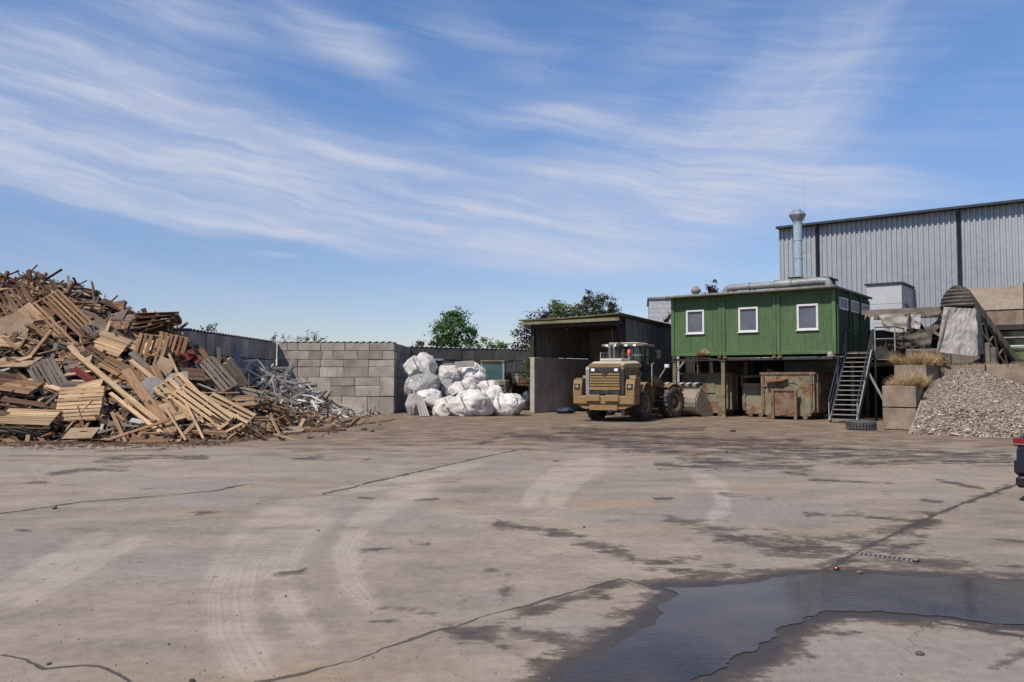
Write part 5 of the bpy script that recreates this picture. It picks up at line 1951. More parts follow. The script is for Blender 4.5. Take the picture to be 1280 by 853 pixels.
def build_cabins():
    c = thing('site_cabin_row', 'row of three green site cabins raised on posts with white windows', 'cabins', tn(CT0, CN0, 0), TA)
    W = (CT1 - CT0) / 3
    D = CN1 - CN0
    wins = [(at(874, 404, 38.4), 0), (at(943, 401, 36.7), 1), (at(1017, 397, 34.9), 2)]
    for k in range(3):
        x0 = k * W
        # facade sheet in three pieces round the window opening
        wx = x0 + W / 2 + (-0.05, -0.02, 0.08)[k]
        ww, wz0, wz1 = 0.92, CZ0 + 1.05, CZ0 + 2.2
        mb = MB()
        ribbed(mb, x0 + 0.17, wx - ww / 2, CZ0 + 0.14, CZ1 - 0.16, 0.0, 0.085, 0.02)
        ribbed(mb, wx + ww / 2, x0 + W - 0.17, CZ0 + 0.14, CZ1 - 0.16, 0.0, 0.085, 0.02)
        ribbed(mb, wx - ww / 2, wx + ww / 2, CZ0 + 0.14, wz0, 0.0, 0.085, 0.02)
        ribbed(mb, wx - ww / 2, wx + ww / 2, wz1, CZ1 - 0.16, 0.0, 0.085, 0.02)
        mb.build('facade_sheet', GREEN, c)
        for px in (x0 + 0.005, x0 + W - 0.165):
            MB().cbox(px, px + 0.16, -0.075, 0.1, CZ0 + 0.002, CZ1 - 0.002, 0.012).build('corner_post', GREEN, c)
        MB().cbox(x0 + 0.17, x0 + W - 0.17, -0.06, 0.1, CZ0, CZ0 + 0.14, 0.012).build('bottom_rail', GREEN, c)
        MB().cbox(x0 + 0.17, x0 + W - 0.17, -0.06, 0.1, CZ1 - 0.16, CZ1, 0.012).build('top_rail', GREEN, c)
        MB().box(x0 + 0.03, x0 + W - 0.03, 0.12, D - 0.1, CZ0 + 0.03, CZ1 - 0.03).build('body', GREEN_DK, c)
        for px in (x0 + 0.05, x0 + W - 0.2):
            MB().box(px, px + 0.15, -0.05, 0.12, CZ0 - 0.12, CZ0 - 0.004).build('corner_casting', RUST, c)
        # window
        wn = obj('window', MB().box(wx - ww / 2 + 0.09, wx + ww / 2 - 0.09, 0.045, 0.06, wz0 + 0.09, wz1 - 0.09).mesh('window', BLIND), c)
        fr = MB()
        t = 0.09
        fr.cbox(wx - ww / 2, wx + ww / 2, -0.045, 0.06, wz1 - t, wz1, 0.01)
        fr.cbox(wx - ww / 2, wx + ww / 2, -0.045, 0.06, wz0, wz0 + t, 0.01)
        fr.cbox(wx - ww / 2, wx - ww / 2 + t, -0.043, 0.06, wz0 + t + 0.002, wz1 - t - 0.002, 0.01)
        fr.cbox(wx + ww / 2 - t, wx + ww / 2, -0.043, 0.06, wz0 + t + 0.002, wz1 - t - 0.002, 0.01)
        fr.build('frame', WHITE_FR, wn)
        MB().box(wx - ww / 2 - 0.03, wx + ww / 2 + 0.03, -0.10, -0.047, wz0 - 0.02, wz0 + 0.02).build('sill', WHITE_FR, wn)
    # torn sheet at the foot of the left cabin
    mb = MB()
    rr = random.Random(4)
    pts = [(0.0, 0.0), (0.2, -0.03), (0.55, 0.02), (0.72, 0.12), (0.6, 0.3), (0.42, 0.42), (0.3, 0.33), (0.12, 0.2)]
    vs = [(p[0], -0.05 - 0.07 * rr.random(), p[1] * 0.8) for p in pts]
    cx = (0.35, -0.14, 0.12)
    mb.add([cx] + vs, [(0, i + 1, (i + 1) % 8 + 1) for i in range(8)])
    o = mb.build('torn_sheet', SKIP_B, c, (1.3, -0.03, CZ0 + 0.02))
    # right end wall with door and high windows
    e = CT1 - CT0
    tmp = MB()
    ribbed(tmp, 0.1, D, CZ0 + 0.1, CZ1 - 0.1, 0.0, 0.085, 0.02)
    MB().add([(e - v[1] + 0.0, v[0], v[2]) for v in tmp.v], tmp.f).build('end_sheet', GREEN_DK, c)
    for k in range(3):
        y0 = 0.35 + k * 1.95
        wn = obj('window', MB().box(e + 0.03, e + 0.045, y0 + 0.07, y0 + 1.3, CZ1 - 0.78, CZ1 - 0.39).mesh('window', BLIND), c)
        fr = MB()
        fr.box(e + 0.022, e + 0.075, y0, y0 + 1.37, CZ1 - 0.39, CZ1 - 0.32).box(e + 0.022, e + 0.075, y0, y0 + 1.37, CZ1 - 0.85, CZ1 - 0.78)
        fr.box(e + 0.022, e + 0.073, y0, y0 + 0.07, CZ1 - 0.778, CZ1 - 0.392).box(e + 0.022, e + 0.073, y0 + 1.3, y0 + 1.37, CZ1 - 0.778, CZ1 - 0.392)
        fr.build('frame', WHITE_FR, wn)
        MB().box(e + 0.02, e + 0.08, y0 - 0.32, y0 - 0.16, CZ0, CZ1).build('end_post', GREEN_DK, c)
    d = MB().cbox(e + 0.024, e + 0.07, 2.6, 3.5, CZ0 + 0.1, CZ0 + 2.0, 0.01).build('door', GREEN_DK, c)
    MB().tube([(e + 0.08, 2.7, CZ0 + 1.0), (e + 0.13, 2.7, CZ0 + 1.0), (e + 0.13, 2.82, CZ0 + 1.0)], 0.014, 6).build('door_handle', GALV, d)
    # roof with a folded edge and gutter
    r = MB().box(-0.08, e + 0.12, -0.42, D + 0.1, CZ1 + 0.003, CZ1 + 0.09).build('roof', SHEET_D, c)
    MB().tube([(-0.08, -0.47, CZ1 + 0.03), (e + 0.1, -0.47, CZ1 + 0.06)], 0.07, 8).build('gutter', SHEET_D, r)
    # posts and frame underneath
    for x in (0.1, W, 2 * W, e - 0.1):
        for y in (0.12, D / 2, D - 0.2):
            if (x > 2.5 * W and y < 1) or (x > 1.5 * W and x < 2.5 * W and y < D - 0.5):
                continue
            p = MB().cbox(x - 0.085, x + 0.085, y - 0.085, y + 0.085, 0, CZ0 - 0.26, 0.012)
            p.box(x - 0.14, x + 0.14, y - 0.14, y + 0.14, 0, 0.06).box(x - 0.14, x + 0.14, y - 0.14, y + 0.14, CZ0 - 0.258, CZ0 - 0.235)
            p.build('post', GREEN_SKIP, c)
    for y in (0.12, D / 2, D - 0.2):
        MB().box(0, e, y - 0.06, y + 0.06, CZ0 - 0.23, CZ0 - 0.125).build('cross_beam', STEEL_DK, c)
    MB().bar((0.15, 0.12, 2.1), (0.62, 0.12, CZ0 - 0.22), 0.09, 0.09).build('knee_brace', GREEN_SKIP, c)
    # dark backing added so the space under the cabins reads dark
    MB().box(-0.2, e + 0.3, D - 0.1, D, 0, CZ0 - 0.002).build('dark_backing', STEEL_DK, c)
    MB().box(-0.25, -0.15, 3.0, D - 0.12, 0, CZ0 - 0.13).build('dark_side_backing', STEEL_DK, c)
    # pipework on the roof
    z = CZ1 + 0.09
    p = thing('exhaust_duct', 'grey round ventilation duct lying along the green cabin roof', 'duct', tn(CT0 + 2.4, CN0 + 0.9, z), TA)
    L = 4.75
    MB().tube([(0, 0, 0.0), (0, 0, 0.18), (0.06, 0, 0.3), (0.2, 0, 0.36), (L * 0.58, 0, 0.36)], 0.165, 14).build('pipe', GREY_STEEL, p)
    MB().tube([(L * 0.5, 0, 0.36), (L * 0.66, 0, 0.36)], 0.205, 14).build('silencer', GREY_STEEL, p)
    MB().tube([(L * 0.64, 0, 0.36), (L * 0.9, 0, 0.40), (L * 0.985, 0, 0.37), (L, 0.0, 0.22), (L, 0, 0.0)], 0.175, 14).build('pipe_end', GREY_STEEL, p)
    for q in (0.25, 0.5, 0.66, 0.9):
        MB().lathe([(0.18, -0.02), (0.20, -0.02), (0.20, 0.02), (0.18, 0.02)], 16, 0, Matrix.Translation((L * q, 0, 0.36)) @ Matrix.Rotation(PI / 2, 4, 'Y') @ Matrix.Scale(1.0 if q in (0.25, 0.9) else 1.14, 4)).build('clamp_ring', GREY_STEEL, p)
    for q in (0.3, 0.55, 0.7):
        MB().box(L * q - 0.05, L * q + 0.05, -0.12, 0.12, 0, 0.2).build('saddle', STEEL_DK, p)
    # chimney
    ch = thing('chimney', 'tall pale blue exhaust chimney with flared metal cap on cabin roof', 'chimney', at(998, 345, 38.3), TA)
    zb = ch.location.z
    ztop = at(997, 262, 38.3).z - zb
    hh = ztop - 0.62
    for k in range(3):
        MB().lathe([(0.205, hh * k / 3), (0.205, hh * (k + 1) / 3)], 24).lathe([(0.20, hh * (k + 1) / 3 - 0.05), (0.222, hh * (k + 1) / 3 - 0.05), (0.222, hh * (k + 1) / 3), (0.20, hh * (k + 1) / 3)], 24, smooth=False).build('pipe_section', BLUE_PIPE, ch)
    MB().lathe([(0.20, hh - 0.02), (0.24, hh + 0.03), (0.40, hh + 0.33), (0.40, hh + 0.36), (0.17, hh + 0.60), (0.0, hh + 0.62)], 12, smooth=False).build('cap', GALV, ch)
    MB().lathe([(0.24, -1.0), (0.24, 0.0)], 16).build('pipe_foot', BLUE_PIPE, ch)
    MB().tube([(0.3, 0.1, hh), (0.3, 0.1, hh + 2.2)], 0.005, 4).build('rod', GREY_STEEL, ch)
    MB().bar((0.2, -0.05, hh * 0.42), (0.5, -0.05, hh * 0.42), 0.05, 0.05).build('bracket', GREY_STEEL, ch)
    # fan housing, green box, ventilators, ladder hoop
    f = thing('fan_housing', 'dark flat fan housing at the foot of the blue chimney', 'fan', tn(CT1 - 2.35, CN0 + 1.9, z), TA)
    MB().cbox(0, 1.5, 0, 1.4, 0.25, 0.62, 0.03).build('housing', STEEL_DK, f)
    MB().box(-0.1, 1.6, -0.1, 1.5, 0.625, 0.68).build('cover', STEEL_DUST, f)
    for x in (0.1, 1.3):
        MB().box(x, x + 0.1, 0.1, 1.3, 0, 0.248).build('foot', STEEL_DK, f)
    g = thing('motor_box', 'small green steel box on the cabin roof left of chimney', 'box', tn(CT1 - 2.75, CN0 + 2.3, z), TA)
    MB().cbox(0, 0.5, 0, 0.5, 0.35, 0.8, 0.02).build('housing', GREEN, g)
    MB().box(0.05, 0.45, 0.05, 0.45, 0, 0.349).build('stand', STEEL_DK, g)
    MB().box(-0.03, 0.53, -0.03, 0.53, 0.803, 0.83).build('lid', GREEN_DK, g)
    for i, (px, py, D2, s, lab) in enumerate(((870, 362, 39.6, 1.0, 'small grey mushroom ventilator at left end of cabin roof'), (918, 356, 38.2, 0.85, 'squat ventilator behind the duct on the cabin roof'))):
        v = thing('roof_ventilator', lab, 'ventilator', at(px, 368, D2), 0, 'ventilators on the cabin roof')
        v.location.z = z
        MB().lathe([(0.16 * s, 0), (0.16 * s, 0.28 * s), (0.24 * s, 0.30 * s), (0.24 * s, 0.42 * s)], 14).build('pipe', GREY_STEEL, v)
        MB().lathe([(0.24 * s, 0.43 * s), (0.10 * s, 0.62 * s), (0.0, 0.63 * s)], 14).build('hood', GREY_STEEL, v)
    l = thing('roof_ladder', 'hooped steel ladder top showing behind the cabin roof', 'ladder', at(956, 362, 41.2), 0)
    l.location.z = z - 3.0
    for x in (-0.24, 0.24):
        MB().tube([(x, 0, 0), (x, 0, 3.75)], 0.03, 6).build('rail', GREY_STEEL, l)
    for k in range(12):
        MB().tube([(-0.24, 0, 0.3 + 0.28 * k), (0.24, 0, 0.3 + 0.28 * k)], 0.015, 5).build('rung', GREY_STEEL, l)
    for zz in (3.25, 3.73):
        MB().tube([(0.24 * math.cos(a), 0.5 * math.sin(a), zz) for a in [PI * q / 10 for q in range(11)]], 0.022, 6).build('hoop', GREY_STEEL, l)
    for k in range(3):
        a = PI * (k + 1) / 4
        MB().tube([(0.24 * math.cos(a), 0.5 * math.sin(a), 3.0), (0.24 * math.cos(a), 0.5 * math.sin(a), 3.73)], 0.015, 5).build('cage_bar', GREY_STEEL, l)


build_cabins()


def build_gap_backing():  # dark sheets added so the gap between shed and cabins stays dark
    f = thing('gap_backing', 'added dark sheet fence closing the gap between shed and cabins', 'backing', tn(-19.0, 40.6), TA)
    for k in range(3):
        mb = MB()
        ribbed(mb, k * 0.85 + 0.006, (k + 1) * 0.85 - 0.006, 0.05, 3.3, 0.0, 0.17, 0.025)
        mb.build('backing_sheet', STEEL_DK, f)
    for x in (0.05, 1.3, 2.5):
        MB().box(x - 0.05, x + 0.05, 0.03, 0.13, 0, 3.25).build('post', STEEL_DK, f)


build_gap_backing()


# ------------------------------------------------------------------ skips under the cabins
def ribbed_skip(name, label, T, N, W, D, H, mat, ribmat, ribs=3, posts=False):
    s = thing(name, label, 'skip', tn(T, N, 0), TA)
    t = 0.06
    # end wall, two sides, floor
    MB().prism([(0.22, 0.16), (W - 0.22, 0.16), (W - 0.03, 0.42), (W - 0.03, H), (0.03, H), (0.03, 0.42)], 0, t, 'y').build('end_panel', mat, s)
    for x in (0.03, W - 0.03 - t):
        MB().box(x, x + t, t + 0.002, D, 0.3, H).build('side_panel', mat, s)
    MB().box(0.2, W - 0.2, t + 0.002, D, 0.16, 0.24).build('floor', SKIP_RUST, s)
    MB().box(0.03, W - 0.03, D, D + t, 0.16, H).build('rear_panel', mat, s)
    # top rim
    rim = MB().cbox(-0.02, W + 0.02, -0.05, 0.10, H + 0.002, H + 0.11, 0.015)
    rim.cbox(-0.02, 0.13, 0.102, D, H + 0.002, H + 0.108, 0.015).cbox(W - 0.13, W + 0.02, 0.102, D, H + 0.002, H + 0.108, 0.015)
    rim.build('rim', ribmat, s)
    for k in range(ribs):
        x = 0.1 + (W - 0.3) * k / max(1, ribs - 1)
        MB().cbox(x, x + 0.1, -0.07, -0.002, 0.3, H - 0.002, 0.012).build('rib', ribmat, s)
    n = int(D / 0.75)
    for k in range(n):
        y = 0.25 + k * 0.75
        MB().cbox(W - 0.028, W + 0.06, y, y + 0.09, 0.32, H - 0.002, 0.012).build('side_rib', ribmat, s)
    for x in (0.35, W - 0.5):
        MB().box(x, x + 0.15, -0.02, D, 0.02, 0.158).build('skid', ribmat, s)
        MB().tube([(x + 0.075, -0.06, 0.12), (x + 0.075, 0.1, 0.12)], 0.11, 10).build('roller', SKIP_RUST, s)
    return s


def build_skips():
    s = ribbed_skip('skip_container', 'worn green steel skip behind the loader bucket', -17.05, 36.7, 2.4, 4.2, 1.98, GREEN_SKIP, GREEN_SKIP, 2)
    MB().cbox(0.95, 1.75, -0.05, -0.004, 1.1, 1.7, 0.02).build('door_plate', GREEN_SKIP, s)
    MB().box(1.32, 1.36, -0.08, -0.052, 1.05, 1.75).build('locking_bar', SKIP_RUST, s)
    s = ribbed_skip('skip_container', 'low dented tan skip right of the green cabin post', -14.15, 37.1, 1.35, 3.4, 1.48, SKIP_B, SKIP_B, 2)
    MB().tube([(0.0, -0.1, 1.9), (1.35, -0.1, 1.93)], 0.06, 8).build('cover_pole', SKIP_RUST, s)
    for x in (0.03, 1.3):
        MB().box(x - 0.03, x + 0.03, -0.04, 0.04, 1.594, 1.88).build('pole_bracket', SKIP_RUST, s)
    s = ribbed_skip('skip_container', 'big rusty green roll-off skip heaped with scrap beside the stairs', -12.85, 36.0, 2.42, 5.0, 1.98, GREEN_SKIP, SKIP_RUST, 2)
    # hook frame standing in front of the end panel
    f = MB()
    for x in (0.62, 1.62):
        f.cbox(x, x + 0.13, -0.42, -0.28, 0.0, 1.25, 0.012)
    f.build('hook_frame_post', SKIP_RUST, s)
    MB().cbox(0.58, 1.8, -0.42, -0.28, 1.255, 1.36, 0.012).build('hook_frame_bar', SKIP_RUST, s)
    MB().box(0.76, 1.61, -0.36, -0.34, 0.15, 1.25).build('frame_plate', SKIP_RUST, s)
    MB().box(1.0, 1.25, -0.40, -0.362, 0.2, 0.36).build('plate_tag', SKIP_B, s)
    MB().box(2.44, 2.45, 0.4, 0.8, 1.15, 1.6).build('sticker', WHITE_STRIPE, s)
    rr = random.Random(8)
    # scrap lying in it, each piece its own
    labs = ['brown bent sheet hanging over the rim of the big skip', 'rusty plate standing up in the big skip', 'tan board sticking out of the big skip',
            'dark crumpled plate at the left of the big skip', 'rusty slanted sheet on the right of the big skip']
    dat = [((0.75, 0.0, 1.86), (0.55, -0.15, 0.15), 0.95, 0.7, RUST), ((0.45, 0.35, 1.95), (1.2, 0.3, 0.4), 0.6, 0.5, RUST), ((1.25, 0.15, 1.78), (0.5, 0.35, 0.1), 1.0, 0.45, SKIP_B),
           ((0.25, 0.1, 1.7), (1.0, -0.2, 0.1), 0.5, 0.6, STEEL_DUST), ((1.8, 0.4, 2.0), (0.5, -0.3, 0.2), 1.0, 0.8, RUST)]
    for lab, (p, e, w, h, m) in zip(labs, dat):
        mb = MB()
        n = 5
        vs = [((i / n - .5) * w, (j / n - .5) * h, 0.10 * mnoise.noise(Vector((i * .6 + w * 9, j * .6, h)))) for j in range(n + 1) for i in range(n + 1)]
        vs2 = [(a, b, z - 0.012) for a, b, z in vs]
        fs = [(j * (n + 1) + i, j * (n + 1) + i + 1, (j + 1) * (n + 1) + i + 1, (j + 1) * (n + 1) + i) for j in range(n) for i in range(n)]
        mb.add(vs, fs).add(vs2, [q[::-1] for q in fs])
        o = mb.build('scrap_sheet', m)
        o.location = tn(-12.85, 36.0) + Vector((0.8 * p[0] + 0.6 * p[1], -0.6 * p[0] + 0.8 * p[1], p[2]))
        o.rotation_euler = (e[0], e[1], e[2] + TA)
        tag(o, lab, 'scrap sheet', 'scrap in the big skip')
    # tarps hung behind the skips, the dark under the cabins put into their colour
    def curtain(name, lab, T, N, w, z0, z1, m, seed):
        n, k = 16, 8
        vs = [(w * i / n, 0.09 * math.sin(i * 1.7 + seed) + 0.06 * mnoise.noise(Vector((i * .4, j * .5, seed))), z0 + (z1 - z0) * j / k) for j in range(k + 1) for i in range(n + 1)]
        vs2 = [(a, b + 0.012, c) for a, b, c in vs]
        fs = [(j * (n + 1) + i, j * (n + 1) + i + 1, (j + 1) * (n + 1) + i + 1, (j + 1) * (n + 1) + i) for j in range(k) for i in range(n)]
        o = MB().add(vs, fs, 0, True).add(vs2, [q[::-1] for q in fs], 0, True).build(name, m)
        o.location = tn(T, N)
        o.rotation_euler = (0, 0, TA)
        tag(o, lab, 'tarp', 'tarps hung under the cabins')
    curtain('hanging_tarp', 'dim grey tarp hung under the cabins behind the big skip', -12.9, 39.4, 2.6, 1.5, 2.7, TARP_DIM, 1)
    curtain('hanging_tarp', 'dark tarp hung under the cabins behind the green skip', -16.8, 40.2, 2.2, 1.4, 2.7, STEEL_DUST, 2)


build_skips()


# ------------------------------------------------------------------ stairs and landing
def build_stairs():
    T0, N0, wd = -9.36, 34.3, 1.05
    run, rise = 2.75, 2.98
    s = thing('steel_stairs', 'straight open steel staircase climbing to the green cabin door', 'stairs', tn(T0, N0), TA)
    for x in (0, wd):
        MB().bar((x, 0, 0.05), (x, run, rise), 0.05, 0.22).build('stringer', STAIR, s)
    n = 15
    for k in range(n):
        f = (k + 0.6) / n
        MB().box(0.03, wd - 0.03, run * f - 0.10, run * f + 0.12, rise * f, rise * f + 0.035).build('tread', STAIR, s)
    for x in (-0.03, wd + 0.03):
        MB().tube([(x, -0.05, 0.9), (x, run, rise + 0.95), (x, run + 0.5, rise + 0.95)], 0.028, 8).build('handrail', HALL_TRIM, s)
        MB().tube([(x, 0.0, 0.5), (x, run, rise + 0.5)], 0.02, 6).build('mid_rail', STAIR, s)
        for f in (0.0, 0.5, 1.0):
            MB().bar((x, run * f, rise * f), (x, run * f, rise * f + 0.95), 0.04, 0.04).build('rail_post', STAIR, s)
    MB().bar((wd + 0.02, run * 0.72, rise * 0.7), (wd + 1.05, run * 0.72, 0.0), 0.08, 0.08).build('prop', STAIR, s)
    # landing
    l = thing('stair_landing', 'steel landing at the top of the staircase on thin posts', 'landing', tn(T0, N0 + run + 0.08), TA)
    MB().box(0.0, 2.0, 0, 2.8, rise - 0.12, rise).build('platform', STEEL_DUST, l)
    MB().box(0.0, 2.0, -0.04, -0.003, rise - 0.3, rise + 0.02).build('edge_plate', STEEL_DK, l)
    for (x, y) in ((1.15, 0.05), (1.95, 0.05), (1.95, 2.7)):
        MB().bar((x, y, 0), (x, y, rise - 0.122), 0.09, 0.09).build('post', STEEL_DK, l)
        MB().bar((x, y, rise + 0.002), (x, y, rise + 1.05), 0.05, 0.05).build('rail_post', STAIR, l)
    MB().tube([(1.15, 0.05, rise + 1.05), (1.95, 0.05, rise + 1.05), (1.95, 2.7, rise + 1.05)], 0.028, 8).build('handrail', HALL_TRIM, l)
    MB().tube([(1.15, 0.05, rise + 0.55), (1.95, 0.05, rise + 0.55), (1.95, 2.7, rise + 0.55)], 0.02, 8).build('mid_rail', STAIR, l)
    o = obj('stuffed_bag', bag_mesh(0.14, 0.12, 0.15, 77, TARP, 2.2, True, 14))
    o.location = tn(T0 - 0.2, N0 + 0.95, 2.72)
    tag(o, 'small pale bundle tied to the top of the stair rail', 'bundle')


build_stairs()


# ------------------------------------------------------------------ sorting plant right of the stairs
def cloth(name, lab, cat, corners, n, m, mat, amp, seed, th=0.012):
    """hanging cloth between four corners (tl, tr, br, bl) with folds"""
    tl, tr, br, bl = [Vector(c) for c in corners]
    nr = (tr - tl).cross(bl - tl).normalized()
    vs = []
    for j in range(m + 1):
        for i in range(n + 1):
            u, v = i / n, j / m
            p = tl.lerp(tr, u).lerp(bl.lerp(br, u), v)
            w = mnoise.noise(Vector((u * 3.1 + seed, v * 3.3, 0))) + 0.5 * (1 - 2 * abs(mnoise.noise(Vector((u * 7 + seed, v * 5 + u * 3, 3)))))
            w += 0.15 * mnoise.noise(Vector((u * 11, v * 11, seed)))
            vs.append(p + nr * amp * w)
    k = n + 1
    fs = [(j * k + i, j * k + i + 1, (j + 1) * k + i + 1, (j + 1) * k + i) for j in range(m) for i in range(n)]
    mb = MB().add(vs, fs, 0, True).add([p - nr * th for p in vs], [f[::-1] for f in fs], 0, True)
    o = mb.build(name, mat)
    if lab:
        tag(o, lab, cat)
    return o


def build_plant():
    # discharge conveyor over the rubble heap
    hd = at(1197, 386, 33.0)
    c = thing('conveyor', 'dusty conveyor with ribbed round hood and lattice sides above rubble heap', 'conveyor', hd, math.atan2(0.53, 0.85))
    # local x runs back along the belt, falling
    fall = -0.72
    Lc = 4.4

    def pt(x, y, z):
        return Vector((x, y, z + fall * x))
    # arched hood: ribbed segments
    nseg = 10
    R0 = 0.72
    for k in range(nseg):
        x0, x1 = 0.0 + k * Lc / nseg, (k + 1) * Lc / nseg - 0.01
        vs, fs = [], []
        m = 14
        for xx, rr_ in ((x0, R0), (x0 + 0.05, R0 + 0.025), (x1 - 0.05, R0 + 0.025), (x1, R0)):
            for q in range(m + 1):
                a = PI * q / m
                vs.append(pt(xx, rr_ * math.cos(a), 1.32 * rr_ * math.sin(a)))
        for s in range(3):
            for q in range(m):
                fs.append((s * (m + 1) + q, s * (m + 1) + q + 1, (s + 1) * (m + 1) + q + 1, (s + 1) * (m + 1) + q))
        MB().add(vs, fs, 0, True).build('hood_segment', HOOD_DK, c)
    # front of the hood: bowed corrugated slats
    for k in range(6):
        z0, z1 = 0.05 + k * 0.115, 0.05 + (k + 1) * 0.115 - 0.012
        h0, h1 = math.sqrt(max(0.01, R0 ** 2 - z0 ** 2)), math.sqrt(max(0.006, R0 ** 2 - min(z1, 0.715) ** 2))
        vs, fs = [], []
        m = 10
        for zz, hw, bow in ((z0, h0, 0.0), ((z0 + z1) / 2, (h0 + h1) / 2, -0.05), (z1, h1, 0.0)):
            for q in range(m + 1):
                u = -1 + 2 * q / m
                vs.append((-0.38 * (1 - u * u) * (1 - zz * 0.6) + bow - 0.01, u * hw, zz * 1.32))
        for s in range(2):
            for q in range(m):
                fs.append((s * (m + 1) + q + 1, s * (m + 1) + q, (s + 1) * (m + 1) + q, (s + 1) * (m + 1) + q + 1))
        MB().add(vs, fs).build('hood_slat', HOOD_DK, c)
    # belt and drum
    MB().tube([(0.05, -0.55, -0.15), (0.05, 0.55, -0.15)], 0.22, 14).build('head_drum', STEEL_DK, c)
    MB().prism([(0.05, 0.0), (Lc, fall * Lc), (Lc, fall * Lc - 0.05), (0.05, -0.06)], -0.5, 0.5, 'y').build('belt', STEEL_DK, c)
    # lattice side trusses
    for y in (-0.66, 0.66):
        s = -1 if y < 0 else 1
        MB().bar(pt(0, y, 0.0), pt(Lc, y, 0.0), 0.07, 0.09).build('upper_chord', STEEL_DUST, c)
        MB().bar(pt(0, y, -0.62), pt(Lc, y, -0.62), 0.07, 0.09).build('lower_chord', STEEL_DUST, c)
        for k in range(12):
            xa, xb = k * Lc / 12, (k + 1) * Lc / 12
            MB().bar(pt(xa, y, -0.58 if k % 2 else -0.04), pt(xb, y, -0.04 if k % 2 else -0.58), 0.05, 0.05).build('lattice_bar', STEEL_DUST, c)
    for x in (0.6, 3.0):
        for y in (-0.62, 0.62):
            p = pt(x, y, -0.66)
            MB().bar(p, Vector((p.x, p.y, -hd.z + 0.0)), 0.12, 0.12).build('support_leg', STEEL_DK, c)
    # tarp apron hanging round the discharge: front and right side
    D = 32.0
    cl = cloth('discharge_tarp', 'wrinkled pale grey tarp hanging from the conveyor head above rubble', 'tarp',
               (at(1180, 384, D), at(1221, 386, D - 0.2), at(1223, 446, D - 0.35), at(1171, 440, D - 0.1)), 36, 40, TARP, 0.085, 4)
    side = cloth('side_flap', None, None, (at(1221, 386, D - 0.2), at(1226, 388, D + 0.9), at(1232, 440, D + 1.0), at(1223, 446, D - 0.35)), 10, 20, TARP_DIM, 0.05, 7)  # side turned from the sun, given the darker tarp copy
    side.parent = cl
    MB().bar(at(1170, 440, D - 0.14), at(1186, 450, D - 0.3), 0.08, 0.05).build('lower_batten', STEEL_DUST, cl)
    MB().bar(at(1186, 386, D - .05), at(1171, 442, D - .16), 0.05, 0.05).build('edge_batten', BUCKET, cl)
    # concrete hopper house at the right edge
    h = thing('hopper_house', 'dusty beige concrete hopper house at the right edge behind conveyor', 'building', tn(-5.6, 41.2), TA)
    z1 = at(1240, 358, 38.5).z - 0.35
    W = 11.0
    for k in range(4):
        x0, x1 = k * 2.6 + 0.02, (k + 1) * 2.6 - 0.03
        M = None
        MB().prism([(0.0, z1 - 1.05), (0.35, z1), (0.6, z1), (0.6, z1 - 1.05)], x0, x1, 'x').build('parapet_panel', BEIGE, h)
        MB().cbox(x0, x1, 0.05, 0.5, z1 - 1.75, z1 - 1.06, 0.02).build('wall_panel', CONC_T, h)
        MB().box(x1 + 0.003, x1 + 0.047, -0.05, 0.3, z1 - 1.75, z1 + 0.06).build('joint_bar', RUST, h)
    MB().box(0.05, W - 0.5, 0.65, 5, 0, z1 - 0.05).build('core', CONC_D, h)
    MB().box(0, W - 0.5, 0.0, 0.25, z1 - 1.95, z1 - 1.752).build('ledge', STEEL_DK, h)
    # glazed strip with rails
    for k in range(4):
        x0 = 1.2 + k * 2.3
        w = obj('window', MB().box(x0, x0 + 2.1, 0.55, 0.58, z1 - 3.35, z1 - 2.0).mesh('window', simple('green_tinted_window_%d' % k, (0.10, 0.12, 0.045), 0.15, 0, 0.6)), h)
        MB().box(x0, x0 + 2.1, 0.50, 0.548, z1 - 2.68, z1 - 2.62).build('glazing_bar', WHITE_FR, w)
    for q, zz in enumerate((z1 - 2.3, z1 - 2.75, z1 - 3.45)):
        MB().tube([(0.6, 0.1, zz), (W - 0.6, 0.1, zz)], 0.035, 6).build('guard_rail', STAIR, h)
    MB().box(0.5, W - 0.6, -0.1, 0.6, z1 - 3.65, z1 - 3.5).build('walkway', WHITE_FR, h)
    MB().box(0.5, W - 0.6, 0.6, 0.64, 0, z1 - 3.66).build('lower_wall', STEEL_DUST, h)
    # beams, ducts and sagging sheets between the cabins and the conveyor
    b = thing('gantry', 'dark steel gantry beam with ragged sheets between cabins and conveyor', 'gantry', tn(-9.1, 39.4), TA)
    zt = at(1130, 389, 37.5).z
    MB().box(-0.2, 4.6, 0, 0.22, zt - 0.22, zt).build('beam', STEEL_DUST, b)
    MB().box(-0.2, 4.4, 2.6, 2.8, zt - 0.3, zt - 0.08).build('rear_beam', STEEL_DK, b)
    for x in (1.95, 4.4):
        MB().box(x - 0.1, x + 0.1, 0.02, 0.2, 0, zt - 0.222).build('post', STEEL_DK, b)
    MB().bar((1.7, 0.1, zt + 0.2), (2.6, 0.1, zt - 1.3), 0.1, 0.14).build('brace', STEEL_DK, b)
    MB().bar((2.0, 0.3, zt - 1.6), (4.3, 0.3, zt + 0.4), 0.12, 0.3).build('chute_side', STEEL_DUST, b)
    MB().bar((3.6, 0.0, zt - 1.6), (2.5, 0.0, zt - 0.9), 0.3, 0.12).build('slide_plate', STEEL_DUST, b)
    MB().box(-0.1, 4.5, 0.9, 1.0, 2.7, zt - 0.9).build('rear_plate', STEEL_DK, b)
    MB().box(-0.1, 4.5, 1.0, 1.1, 0, 2.69).build('lower_plate', BLACKISH, b)
    # round duct mouth
    Md = Matrix.Translation((4.0, -0.1, zt - 0.55)) @ Matrix.Rotation(PI / 2, 4, 'X') @ Matrix.Rotation(0.5, 4, 'Y')
